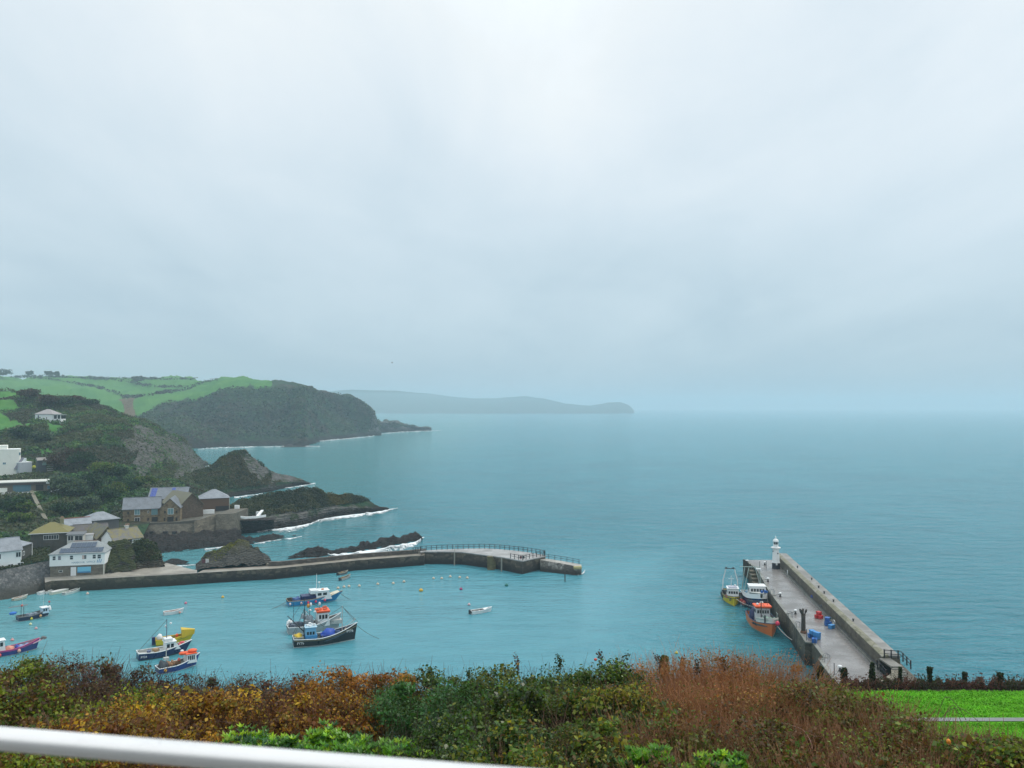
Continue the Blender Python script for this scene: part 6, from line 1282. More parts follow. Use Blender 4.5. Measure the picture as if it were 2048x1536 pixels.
b, L, sh, hf = trawler('trawler', 'blue and white trawler with covered bow between the pier and the yellow boat', (53.0, 171.2), (54.6, 184.5), 4.9, 2.1, 3.4, 2.0, HNAVY, BOOTD, WHITE, DECKG, rake=.4, bul=.6, fine=2.8, tw=.9)
for sd_ in (-1, 1):
    q = MB(); xs = [.25, .4, .55, .7, .82, .92, .98]
    P_ = [(s * L + (.3 if s > .8 else 0), sd_ * (hf(s) * 1.0 + .02), sh(s) + .02) for s in xs]
    q.add(P_ + [(x, y * .97, z + .95) for x, y, z in P_], [(i, i + 1, i + 8, i + 7) if sd_ < 0 else (i + 1, i, i + 7, i + 8) for i in range(6)]).build('whaleback_side', WHITE, b)
MB().extr([(L * .62, -2.1, 3.55), (L * .82, -1.6, 3.9), (L * .97, -.5, 4.2), (L * .97, .5, 4.2), (L * .82, 1.6, 3.9), (L * .62, 2.1, 3.55)], (0, 0, .14)).build('whaleback_deck', DECKW, b)
cabin(b, 6.6, 9.2, 3.6, 2.2, 4.9, WHITE, WHITE, 3, 5, (.55, .82)); lump(b, 4.6, -.3, 2.0, 1.2, 1.3, 1.3, M((.05, .28, .50), .6, .3), 'blue_net', 3); lump(b, 4.9, .9, 2.2, .6, .6, 1.2, WHITE, 'white_cover', 4); gear(b, 4.0, 0, 2.1, 2.4, 3.5, 1.1, M((.15, .3, .42), .7, .4), 'deck_gear', 35, 10); lump(b, 5.4, -.8, 3.0, .4, .4, .4, M((.55, .12, .08)), 'red_buoy', 8)
for y in (-1, 1): MB().tube([(1.6, y * 2.2, 2.0), (2.2, y * 1.6, 7.6)], .1, 6).tube([(3.6, y * 2.1, 2.2), (2.2, y * .6, 8.0)], .08, 6).build('gantry_leg', M((.28, .36, .33), .6), b)
MB().tube([(2.2, -2.6, 7.8), (2.2, 1.7, 7.8)], .1, 6).build('gantry_beam', M((.28, .36, .33), .6), b); mast(b, 6.8, .6, 5.0, 8.2, .06, GREYM, 'mast'); MB().bx(6.5, 7.1, .1, 1.1, 8.2, 8.4).build('antenna', WHITE, b)
gear(b, L * .9, .8, 4.3, 1.2, 1.2, .7, BLUE, 'bow_gear', 37, 6); MB().tube([(L, .2, 3.0), (L + .6, .2, 4.6)], .04, 5).build('bow_post', M((.4, .45, .42)), b)
st_ = PZ(1544, 1278)
b, L, sh, hf = trawler('trawler', 'orange-hulled trawler with white bow and orange wheelhouse roof beside the pier', (st_.x, st_.y), (50.2, 165.5), 5.0, 2.0, 2.9, 2.2, HORG, BOOTG, M((.05, .05, .11)), M((.07, .075, .075), .7, .5), rake=.3, bul=.7, boot_h=.45, fine=3.0, tw=.9)
P_ = []
for sd_ in (-1, 1):
    q = MB(); xs = [.70, .78, .86, .93, .985]; P_ = [(s * L + .15, sd_ * (hf(s) + .02), sh(s) + .03) for s in xs]
    q.add(P_ + [(x, y * 1.0, z + 1.0) for x, y, z in P_], [(i, i + 1, i + 6, i + 5) if sd_ < 0 else (i + 1, i, i + 5, i + 6) for i in range(4)]).build('white_bow_side', M((.62, .60, .55), .5, .15), b)
MB().extr([(L * .985 + .15, -hf(.985) - .02, sh(.985) + .03), (L * .985 + .15, hf(.985) + .02, sh(.985) + .03), (L * .985 + .15, hf(.985) + .02, sh(.985) + 1.03), (L * .985 + .15, -hf(.985) - .02, sh(.985) + 1.03)], (-.05, 0, 0)).build('white_stem', M((.62, .60, .55), .5, .15), b)
MB().extr([(L * .72, -2.2, 2.9), (L * .86, -1.6, 3.2), (L * .97, -.6, 3.4), (L * .97, .6, 3.4), (L * .86, 1.6, 3.2), (L * .72, 2.2, 2.9)], (0, 0, .1)).build('foredeck', M((.30, .36, .33), .7, .3), b); gear(b, L * .85, 0, 3.3, 1.6, 1.8, .5, M((.2, .3, .24), .8, .5), 'bow_net', 41, 8)
cabin(b, 3.7, 5.7, 2.8, 1.4, 4.1, M((.55, .57, .58), .5, .15), ORANGE, 3, 5, (.62, .85)); MB().bx(3.4, 6.0, -1.65, 1.65, 4.24, 4.6).build('orange_canopy', ORANGE, b, bevel=.12); radar(b, 4.8, -.1, 4.6, 1.2); MB().ball((5.2, -1.0, 4.8), .28, 8).build('white_float', WHITE, b, True)
lump(b, 3.2, -1.4, 1.6, 1.0, .8, 1.9, NAVY, 'blue_net', 5); lump(b, 3.0, 1.2, 1.5, .8, .7, 1.0, STEEL_D, 'black_net', 7); gear(b, 7.8, -.8, 1.5, 2.0, 2.4, .9, STEEL_D, 'winch_gear', 43, 16); gear(b, 7.6, 1.3, 1.5, 1.6, 1.2, 1.6, M((.2, .24, .24), .7, .4), 'hauler', 45, 10)
mast(b, 7.0, -.7, 1.4, 6.0, .12, TIMBER, 'mast', [(L, 0, 4.0)]); MB().tube([(7.0, -.7, 3.0), (9.6, .8, 2.9)], .09, 6).build('boom', STEEL_D, b); mast(b, 5.0, 1.0, 4.6, 6.8, .05, GREYM, 'aerial'); MB().tube([(2.0, -2.2, 2.2), (2.0, -2.0, 4.6), (2.0, 2.0, 4.6), (2.0, 2.2, 2.2)], .08, 6).build('stern_gantry', STEEL_D, b)
for s in (.55, .62, .69): MB().tube([(s * L, hf(s) * .95, sh(s)), (s * L, hf(s) * .95, sh(s) + 1.5)], .045, 5).build('rail_post', M((.25, .30, .28)), b)
MB().tube([(.53 * L, hf(.55) * .95, sh(.55) + 1.5), (.72 * L, hf(.7) * .95, sh(.7) + 1.5)], .045, 5).build('rail', M((.25, .30, .28)), b)
fender(b, L * .99, hf(.97) + .75, 2.9, .42, PINK)
text_on('FY 39', .4, M((.5, .42, .36)), b, (0, 0, 0), (0, 0, 0)) if 0 else None
e = MB().box((L * .84, -hf(.84) - .02, 1.75), (1.1, .03, .3)).build('name_board', M((.42, .2, .1)), b) if 0 else None
MB().bx(L * .95, L * .95 + .12, -1.3, -1.0, 2.9, 4.3).build('anchor', STEEL_D, b)
mw = b.matrix_basis
rope('mooring_rope', (mw @ Vector((L * .97, .9, 2.6)), PZ(1592, 1284, .6)), .07, ROPEW, 'pale mooring rope from the orange trawler bow down to the pier foot', .4)
rope('mooring_rope', (PZ(1473, 1198, 1.9), PZ(1507, 1213, 3.6)), .05, ROPEW, 'pale rope between the yellow trawler and the pier boats', .3)
for (px, py, z, lb, m_) in ((1482.5, 1202, .8, 'red fender between the yellow and blue trawlers, upper one', M((.5, .06, .05))), (1488, 1206, .8, 'dull red fender between the yellow and blue trawlers, lower one', M((.4, .08, .06)))):
    o = MB().ball((0, 0, 0), .5, 10, (1, 1, 1.1)).lathe([(.05, .5), (.05, .75)], (0, 0, 0), 5).build('fender', m_, None, True); o.location = PZ(px, py, z); tag(o, lb, 'fender')

# ------------------------------------------------------------------ buoys
bu = None
def buoy(px, py, r, m, label, group=None, me=None, squash=.85):
    o = MB().ball((0, 0, 0), r, 10, (1, 1, squash)).lathe([(.06, r * .8), (.06, r * .8 + .14), (.02, r * .8 + .18)], (0, 0, 0), 6).build('buoy', m, None, True) if me is None else link(bpy.data.objects.new('buoy', me))
    p = PZ(px, py); o.location = (p.x, p.y, r * .45); tag(o, label, 'buoy', group); return o
ROW = [(676, 1177.5), (688, 1175), (698, 1174), (718.5, 1173), (755.5, 1169.5), (786.5, 1168), (808, 1164.5), (867, 1158), (883.5, 1158), (900.5, 1154.5), (919.5, 1156), (934.5, 1157)]
ORD = ['leftmost', 'second from left', 'third from left', 'fourth from left', 'fifth from left', 'sixth from left', 'seventh from left', 'sixth from right', 'fifth from right', 'fourth from right', 'third from right', 'rightmost']
ORD = ['leftmost', 'second', 'third', 'fourth', 'fifth', 'sixth', 'seventh', 'eighth', 'ninth', 'tenth', 'eleventh', 'rightmost']
first = None
for (x, y), od in zip(ROW, ORD):
    o = buoy(x, y, .37, M((.55, .47, .36), .6, .15), 'pale cream buoy, %s from the left of the twelve in the floating row' % od if 'most' not in od else 'pale cream buoy, %s of the twelve in the floating row' % od, 'row of pale buoys off the curved pier', first)
    first = first or o.data
for (x, y, r, c, lb) in ((842, 1182.5, .5, (.65, .38, .03), 'amber yellow mooring buoy below the floating row of pale buoys'), (922, 1179.5, .38, (.35, .02, .12), 'dark magenta buoy above the lone white dinghy'), (1013, 1172, .46, (.01, .15, .12), 'dark green buoy nearest the pier tail'), (938, 1210.5, .34, (.6, .4, .42), 'pale pink buoy just left above the lone white dinghy'),
                         (445.5, 1195.5, .34, (.6, .38, .05), 'small amber buoy alone between the punt and the quay'), (371.5, 1207.5, .3, (.6, .12, .2), 'small pink buoy above the white punt'), (175, 1188.5, .34, (.6, .45, .38), 'pale buoy right of the rowing boats by the quay'), (72, 1258, .28, (.6, .32, .32), 'pink buoy below the dark boat with the gantry, lower right one'), (61, 1249.5, .28, (.6, .6, .35), 'pale yellow buoy below the dark boat with the gantry, upper left one'), (24.5, 1281.5, .32, (.62, .28, .27), 'pink buoy above the blue and magenta boat'),
                         (1353, 1307, .3, (.6, .45, .05), 'small yellow buoy just above the hedge crest'), (311, 1286, .42, (.7, .45, .01), 'oval yellow buoy at the left end of the yellow boat')):
    buoy(x, y, r, M(c, .5, .15), lb)
# gull
p = P(784, 725.5, 420); o = MB().ball((0, 0, 0), .12, 8, (2.6, 1, 1)).add([(.1, .05, .05), (.35, .5, .32), (.15, 1.1, .2), (-.12, .5, .28), (.1, -.05, .05), (.35, -.5, .32), (.15, -1.1, .2), (-.12, -.5, .28)], [(0, 1, 2, 3), (4, 7, 6, 5)]).build('gull', M((.14, .14, .15), .8)); o.location = p; o.scale = (1.4, 1.4, 1.4); tag(o, 'distant gull flying against the grey sky', 'bird')
# ------------------------------------------------------------------ our own hillside: bank, lawn, path, shrubs, posts, balcony rail
CREST = [(-120, 1318), (0, 1318), (60, 1322), (150, 1320), (230, 1328), (290, 1350), (330, 1366), (400, 1356), (440, 1374), (500, 1366), (600, 1368), (680, 1356), (760, 1352), (850, 1341), (950, 1336), (1030, 1330), (1100, 1324), (1150, 1320), (1250, 1324), (1310, 1328), (1340, 1332), (1400, 1324), (1440, 1322), (1540, 1328), (1600, 1350), (1660, 1385), (1720, 1395), (1800, 1400), (1825, 1432), (1860, 1447), (1900, 1452), (1980, 1462), (2048, 1478), (2200, 1490)]
CX, CY = [c[0] for c in CREST], [c[1] for c in CREST]
def bankY(px, py):                      # distance of the hedge top seen at this picture point
    c = np.interp(px, CX, CY); yc = np.interp(px, [-100, 1000, 1550, 1850, 2100], [17.5, 16.5, 15.5, 13.5, 12.8]); hc = yc * (c - EYE) / FPX
    t_ = max(0, min(1.15, (py - c) / (1600 - c))); h = hc + (4.3 - hc) * t_
    return h * FPX / (py - EYE)
def ground_z(X, Y):
    n = .25 * fr(Vector((X, Y, 0)), .25, 3)
    if Y < 9: z = 40.6 - .22 * Y
    elif Y < 20: z = 38.6 - (Y - 9) * .39
    else: z = 34.3 - .272 * (Y - 20)
    lim = 57 if X > 14 else (57 - (14 - X) * 1.6)
    lim = max(19.5, lim)
    if Y > lim: z -= (Y - lim) * .62
    return z + n * (1 if Y < 20 else .3)
t = NT('bank_soil'); n1 = t.noise(1.2, detail=6, rough=.7); n2 = t.noise(9, detail=5, rough=.7)
c = t.ramp(n1, [(.35, (.012, .011, .008)), (.5, (.028, .022, .014)), (.65, (.03, .04, .014))]); X, Y, Z = t.sep(t.pos)[0:3]
g = t.ramp(t.math('ADD', t.math('MULTIPLY', n1, .55), t.math('MULTIPLY', n2, .45)), [(.3, (.06, .23, .008)), (.5, (.085, .29, .011)), (.7, (.11, .32, .02))])
edge = t.math('ADD', Y, t.math('MULTIPLY', t.math('SUBTRACT', t.noise(.6), .5), 2.5))
lawn = t.math('MULTIPLY', t.math('MULTIPLY', t.rng(edge, 22, 23), t.rng(edge, 54, 52.5)), t.rng(X, 8, 11))
c = t.mix(lawn, c, g); t.set(col=c, rough=.9, spec=.05, normal=t.bump(n2, .6, .08))
xs = np.concatenate([np.linspace(-60, -14, 24)[:-1], np.linspace(-14, 14, 80)[:-1], np.linspace(14, 60, 60)]); ys = np.concatenate([np.linspace(-14, 8, 12)[:-1], np.linspace(8, 22, 50)[:-1], np.linspace(22, 58, 60)[:-1], np.linspace(58, 118, 30)])
V = np.array([(x, y, ground_z(x, y)) for y in ys for x in xs]); nx = len(xs); idx = np.arange(len(V)).reshape(len(ys), nx)
F = np.stack([idx[:-1, :-1], idx[:-1, 1:], idx[1:, 1:], idx[1:, :-1]], -1).reshape(-1, 4)
gd = np_mesh('ground', V, F, t.m, smooth=True); tag(gd, kind='structure')
GB = BVHTree.FromPolygons([Vector(v) for v in V], F.tolist())
def ghit(px, py): return GB.ray_cast(Vector((0, 0, CAM_Z)), ray(px, py).normalized())[0]
def gz(x, y):
    h = GB.ray_cast(Vector((x, y, 80)), Vector((0, 0, -1)))[0]; return h.z if h else 0
# footpath across the lawn
a = []
for px in np.linspace(1500, 2700, 60):
    h0, h1 = ghit(px, 1443.5), ghit(px, 1436.5)
    if h0 and h1: a.append((h0 + Vector((0, 0, .03)), h1 + Vector((0, 0, .03))))
pm = MB()
for (p0, q0), (p1, q1) in zip(a[:-1], a[1:]): pm.add([p0, p1, q1, q0], [(0, 1, 2, 3)])
tag(pm.build('footpath', conc('path_tarmac', (.24, .24, .23), .4)), kind='structure')
# lawn blades
t = NT('grass_blades'); t.set(col=t.attr('tint', 'Color'), rough=.8, spec=.08); GRASS = t.m
n = 90000; px = RNG.uniform(1420, 2500, n); py = RNG.uniform(1370, 1520, n); C = []
for x, y in zip(px, py):
    if 1435 < y < 1445: continue
    h = ghit(x, y)
    if h and 22 < h.y < 53.5 and h.x > 9: C.append(h)
C = np.array(C); m = len(C); g = np.array([fr(q, .5, 3) for q in C])[:, None]
T = tint_pick([(.07, .26, .008), (.085, .30, .010), (.11, .33, .018), (.09, .25, .015)], m, .14) * (1 + .6 * g); s = RNG.uniform(.07, .16, m) * (C[:, 1] / 40)
s = s * .7; hd = np.stack([RNG.normal(0, .8, m), RNG.normal(0, .8, m), np.ones(m) * .7], 1) * s[:, None]; sd_ = np.stack([np.ones(m) * .6, RNG.normal(0, .3, m), np.zeros(m)], 1) * s[:, None]
V = np.stack([C - sd_ * .5, C + sd_ * .5, C + hd], 1).reshape(-1, 3); col = np.ones((m * 3, 4), np.float32); col[:, :3] = np.repeat(T, 3, 0)
tag(np_mesh('lawn_grass', V, np.arange(m * 3).reshape(m, 3), GRASS, attrs={'tint': col}), kind='stuff')

# species: tints, leaf size range, leaf count factor, stem tint, upright stems
SPEC = {
 'bramble': ([(.05, .09, .010), (.10, .13, .012), (.15, .18, .014), (.10, .055, .014), (.05, .03, .012), (.04, .075, .010)], (.035, .075), 1.0, (.11, .06, .04), 1.3),
 'rust': ([(.15, .065, .012), (.21, .11, .014), (.09, .035, .010), (.28, .18, .016), (.055, .025, .010), (.12, .10, .014)], (.03, .07), 1.0, (.15, .07, .04), 1.4),
 'seedhead': ([(.06, .028, .026), (.09, .045, .035), (.045, .03, .022), (.10, .07, .03), (.04, .05, .02)], (.02, .05), 1.0, (.07, .035, .03), 1.6),
 'orange': ([(.22, .09, .012), (.26, .13, .018), (.12, .05, .016), (.10, .07, .02)], (.025, .055), 1.0, (.1, .05, .03), 1.2),
 'green': ([(.016, .042, .010), (.03, .07, .012), (.045, .095, .015), (.065, .10, .014), (.02, .03, .010), (.09, .10, .012)], (.035, .065), 1.15, (.07, .055, .035), 1.0),
 'teal': ([(.028, .09, .026), (.04, .125, .036), (.06, .15, .045), (.03, .06, .016), (.05, .085, .018)], (.03, .055), 1.2, (.05, .05, .03), .4),
 'laurel': ([(.07, .19, .014), (.13, .27, .018), (.22, .34, .018), (.05, .13, .02), (.03, .09, .03)], (.055, .11), .55, (.08, .08, .03), .4),
 'mixed': ([(.05, .085, .012), (.10, .12, .012), (.17, .155, .014), (.10, .06, .016), (.03, .06, .014), (.022, .04, .012)], (.035, .075), 1.0, (.13, .07, .04), 1.3),
 'red': ([(.15, .058, .018), (.20, .085, .025), (.10, .042, .014), (.13, .08, .02), (.07, .065, .014)], (.018, .04), .75, (.36, .16, .065), 6.0),
 'tangle': ([(.07, .036, .014), (.11, .055, .018), (.06, .06, .014), (.055, .10, .016), (.09, .11, .016), (.04, .024, .011)], (.03, .06), .8, (.27, .13, .06), 4.0),
}
SPEC_GAIN = {'bramble': 1.7, 'rust': 1.75, 'seedhead': 1.5, 'orange': 1.5, 'green': 1.55, 'teal': 1.5, 'laurel': 1.5, 'mixed': 1.7, 'red': 1.9, 'tangle': 1.7}
STEMS = {}
def stem_m(c):
    if c not in STEMS: STEMS[c] = M(c, .75, .35, 6)
    return STEMS[c]
def stems(n, cen, R, seed, up=1.0):
    """thin arching twigs as three-sided tapering tubes, one numpy mesh"""
    r = np.random.default_rng(seed); k = 6
    az = r.uniform(0, 2 * np.pi, n); rad = np.sqrt(r.uniform(0, 1, n)) * .75
    base = np.stack([np.cos(az) * rad * R[0], np.sin(az) * rad * R[1], np.full(n, -.6 * R[2])], 1)
    az2 = az + r.normal(0, .7, n); ln = r.uniform(.8, 1.25, n) * (R[2] * 1.5) * up
    out = r.uniform(.1, .75, n) * .9 * np.minimum(R[0], R[1])
    bend = r.normal(0, .12, (n, 3))
    pts = []
    for i in range(k):
        f = i / (k - 1); p = base.copy(); p[:, 0] += np.cos(az2) * out * f ** 1.6; p[:, 1] += np.sin(az2) * out * f ** 1.6; p[:, 2] += ln * (f - .22 * f * f); p += bend * np.sin(f * 5)[..., None] if np.ndim(f) else bend * math.sin(f * 5); pts.append(p)
    wd = r.uniform(.0035, .010, n)[:, None]; V = []
    for i in range(k):
        w_ = wd * (1 - .7 * i / (k - 1)); a = np.stack([np.cos(az), np.sin(az), 0 * az], 1) * w_; b = np.stack([-np.sin(az), np.cos(az), 0 * az], 1) * w_
        V += [pts[i] + a, pts[i] - .5 * a + .87 * b, pts[i] - .5 * a - .87 * b]
    V = np.stack(V, 1); idx = np.arange(n * k * 3).reshape(n, k, 3); F = []
    for j in range(3): F.append(np.stack([idx[:, :-1, j], idx[:, :-1, (j + 1) % 3], idx[:, 1:, (j + 1) % 3], idx[:, 1:, j]], -1).reshape(-1, 4))
    return V.reshape(-1, 3) + np.array(cen), np.concatenate(F), np.array(pts[-1]) + np.array(cen)
SEED = [100]
def shrub(label, px, py, R, kind, n=9000, dx=1.25, group=None, push=None, cat='shrub', name='shrub', up=1.0):
    """mound of leaf clumps on arching stems whose top meets the picture point"""
    SEED[0] += 1; tints, sz, cf, stc, su = SPEC[kind]; Yd = bankY(px, py); top = P(px, py, Yd); push = push or (.86 if py < 1400 else .8)
    RX = (R * dx, R * 1.05, R)
    cen = Vector((top.x, top.y + .1, top.z - R * push)); t_ = thing(name, label, cat, (cen.x, cen.y, min(cen.z - .7 * R, gz(cen.x, cen.y))), 0, group); off_ = np.array(t_.location)
    kc = 46; d = RNG.normal(size=(kc, 3)); d[:, 2] = np.abs(d[:, 2]) * 1.1 - .25; d /= np.linalg.norm(d, axis=1, keepdims=True); rr = RNG.uniform(.62, 1.0, kc)
    cc = d * rr[:, None] * np.array(RX); n = int(n * cf)
    k = RNG.integers(0, kc, n); C = cc[k] + np.clip(RNG.normal(0, 1, (n, 3)), -1.9, 1.9) * np.array([.20, .19, .14]) * R * RNG.uniform(.35, 1.0, (kc, 1))[k]
    shade = SPEC_GAIN.get(kind, 1.5) * (1 + .3 * RNG.uniform(-1, 1, (kc, 1))[k])
    # a few species-mates dominate each clump
    main = RNG.integers(0, len(tints), kc)[k]; pick = np.where(RNG.uniform(0, 1, n) < .45, main, RNG.integers(0, len(tints), n)); T = np.array(tints)[pick] * (1 + RNG.uniform(-.28, .28, (n, 1))) * shade
    if kind in ('laurel',):      # leaves in rosettes
        m_ = n // 6; hub = C[:m_]; hk = np.repeat(np.arange(m_), 6); ang = np.tile(np.arange(6) * math.pi / 3, m_) + RNG.uniform(0, .6, m_ * 6); ln = RNG.uniform(*sz, m_ * 6)
        dirv = np.stack([np.cos(ang), np.sin(ang), RNG.uniform(.5, 1.3, m_ * 6)], 1); dirv /= np.linalg.norm(dirv, axis=1, keepdims=True); b0 = hub[hk]; side = np.cross(dirv, np.array([0, 0, 1.0])); side /= np.linalg.norm(side, axis=1, keepdims=True) + 1e-6
        Lh = ln[:, None]; V = np.stack([b0, b0 + dirv * Lh * .5 + side * Lh * .2, b0 + dirv * Lh, b0 + dirv * Lh * .5 - side * Lh * .2], 1).reshape(-1, 3); F = np.arange(len(V)).reshape(-1, 4); T = T[:m_][hk] * (1 + RNG.uniform(-.2, .2, (m_ * 6, 1))); col = np.ones((len(V), 4), np.float32); col[:, :3] = np.repeat(T, 4, 0)
    else:
        nb = C / np.array(RX); nb /= np.linalg.norm(nb, axis=1, keepdims=True) + 1e-6
        V, F, col = leaf_quads(C, RNG.uniform(*sz, n) * RNG.uniform(.6, 1.45, kc)[k] * np.exp(RNG.normal(0, .25, n)), np.clip(T, .004, .9), nb, .3, .68)
    np_mesh('foliage', V + np.array(cen) - off_, F, LEAF_WET if kind in ('laurel', 'green', 'teal') else LEAF, t_, {'tint': col})
    SV, SF, tips = stems(int(260 * su), cen, RX, SEED[0], up)
    np_mesh('stems', SV - off_, SF, stem_m(stc), t_, None)
    return t_
HGR = 'shrubs of the clifftop hedge'
SH = [
 # crest
 ('purple-brown seed-headed bush at the far left end of the hedge crest', 30, 1330, .95, 'bramble'), ('dark reddish seed-headed bush at the hedge crest under the magenta boat bow', 150, 1326, .9, 'seedhead'), ('purple-brown seed-headed bush sloping down at the crest below the navy boat', 235, 1340, .8, 'seedhead'),
 ('dull olive bush at the crest directly below the small blue boat with orange top', 385, 1362, .8, 'seedhead'), ('brown dry bush at the crest right of the olive one', 480, 1370, .85, 'seedhead'), ('thin brown dry bush at the crest below the black fishing boat stern', 585, 1368, .9, 'seedhead'),
 ('orange-tipped dry bush at the crest below the black fishing boat bow', 690, 1358, .85, 'orange'), ('amber-tipped dry bush at the crest just left of the dark green hedge', 780, 1354, .8, 'orange'), ('dark green bush with purple tips at the crest, left end of the green hedge', 870, 1358, .85, 'green'),
 ('dark green bush at the crest below the lone white dinghy', 980, 1356, .95, 'green'), ('dark green bush with tall sprays at the highest part of the crest', 1100, 1348, 1.0, 'green'), ('dark green bush at the crest beside the red dry thicket', 1215, 1346, .95, 'green'),
 ('red-brown twiggy thicket at the crest, left part, beside the clipped green top', 1340, 1335, 1.0, 'red'), ('red-brown twiggy thicket at the crest below the pier boats', 1440, 1325, 1.05, 'red'), ('red-brown twiggy thicket at the crest, right part, next to the water gap', 1540, 1332, 1.0, 'red'), ('olive-brown twiggy bush where the crest drops to the lawn', 1640, 1398, .9, 'tangle'), ('olive-brown twiggy bush overhanging the left edge of the lawn', 1745, 1416, .85, 'tangle'), 
 ('thin brown dry bush at the crest between the two seed-headed ones', 435, 1378, .8, 'seedhead'), ('dry brown bush at the crest just left of the black boat stern', 530, 1376, .8, 'seedhead'), ('dry brown-orange bush at the crest directly under the black boat', 640, 1368, .8, 'orange'), ('purple-brown bush low at the crest right of the small blue boat', 330, 1372, .8, 'seedhead'),
 # middle
 ('yellow-green bramble at the left frame edge below the crest', 20, 1395, 1.0, 'bramble'), ('yellow-green bramble mound below the purple seed heads', 150, 1390, 1.0, 'bramble'), ('olive bramble between the green left mound and the rust bramble', 270, 1392, .9, 'bramble'),
 ('rust-brown bramble mound above the middle of the white rail', 200, 1440, .95, 'rust'), ('rust and gold bramble mound left of the golden one', 330, 1420, .95, 'rust'), ('golden-flecked rust bramble below the olive crest bush', 450, 1412, .95, 'rust'), ('rust and yellow bramble mound below the black boat', 570, 1410, .95, 'rust'), ('rust bramble with dark base beside the teal shrub', 660, 1415, .8, 'rust'),
 ('blue-green feathery shrub in the middle of the hedge', 800, 1408, .95, 'teal'), ('paler blue-green feathery shrub right of the first', 900, 1400, .85, 'teal'), ('dark green shrub in the middle below the dinghy', 990, 1400, .95, 'green'), ('dark green leafy shrub in the hedge centre', 1090, 1405, 1.0, 'green'),
 ('yellow-tinted mixed shrub left of the red thicket', 1200, 1395, .9, 'mixed'), ('yellow and olive shrub touching the red thicket', 1285, 1400, .85, 'mixed'), ('red-brown arching thicket in mid hedge, left', 1385, 1395, 1.0, 'red'), ('red-brown arching thicket in mid hedge, centre', 1480, 1400, 1.0, 'red'), ('red-brown tangle with pale leaves left of the lawn', 1590, 1410, 1.0, 'tangle'), ('red-brown tangle with green leaves at the lawn corner', 1700, 1440, .9, 'tangle'), ('dark brown tangle below the lawn corner', 1795, 1462, .8, 'tangle'), 
 ('low brown tangle in front of the footpath, left', 1900, 1484, .65, 'tangle'), ('low brown tangle in front of the footpath, right', 2010, 1494, .65, 'tangle'), 
 # front
 ('green shrub seen under the rail at the bottom left corner', 60, 1535, .9, 'bramble'), ('rust bramble directly above the left half of the rail', 130, 1475, .85, 'rust'), ('yellow-green bramble right above the rail', 330, 1480, .85, 'rust'), ('bright green laurel-leaved shrub left one above the rail', 500, 1492, .6, 'laurel'), ('yellow-green laurel-leaved shrub middle one above the rail', 620, 1490, .6, 'laurel'), ('yellow-green laurel-leaved shrub right one above the rail', 745, 1496, .6, 'laurel'),
 ('dull green shrub above the right end of the rail', 860, 1475, .9, 'green'), ('dark green and yellow shrub right of the rail end', 980, 1480, .95, 'green'), ('mixed yellow shrub at the bottom centre', 1100, 1490, .95, 'mixed'), ('mixed olive shrub at the bottom right of centre', 1220, 1480, .9, 'mixed'), ('brown and green tangle at the bottom below the red thicket', 1340, 1480, .95, 'tangle'), ('dark brown tangle at the bottom below the red thicket', 1460, 1475, .95, 'tangle'),
 ('bright fern-green shrub at the bottom edge, left one', 1310, 1530, .4, 'laurel'), ('bright fern-green shrub at the bottom edge, right one', 1440, 1538, .4, 'laurel'), ('bare brown tangle at the bottom right, left part', 1580, 1485, .95, 'tangle'), ('bare brown tangle at the bottom right, middle part', 1700, 1495, .95, 'tangle'), ('green-leaved bramble in the bottom right corner', 1930, 1510, .8, 'bramble'), ('brown tangle with yellow leaves near the right edge', 1820, 1505, .85, 'tangle'), ('green bramble at the right frame edge below the lawn', 2050, 1520, .75, 'bramble'),
 ('rust bramble behind the rail at bottom left', 260, 1520, .8, 'rust'), ('dark green shrub behind the rail end', 900, 1535, .8, 'green'), ('yellow-green bramble at the bottom edge by the rail end', 1060, 1545, .7, 'mixed'), ('dark tangle at the bottom edge under the fern-green shrubs', 1400, 1560, .8, 'tangle'), ('dark tangle at the bottom edge, right of centre', 1640, 1560, .8, 'tangle'), ('brown-green tangle at the bottom edge near the right corner', 1840, 1570, .8, 'tangle')]
for q in SH: shrub(q[0], q[1], q[2] + (4 if q[2] < 1400 else 0), q[3], q[4], 9000, group=HGR)

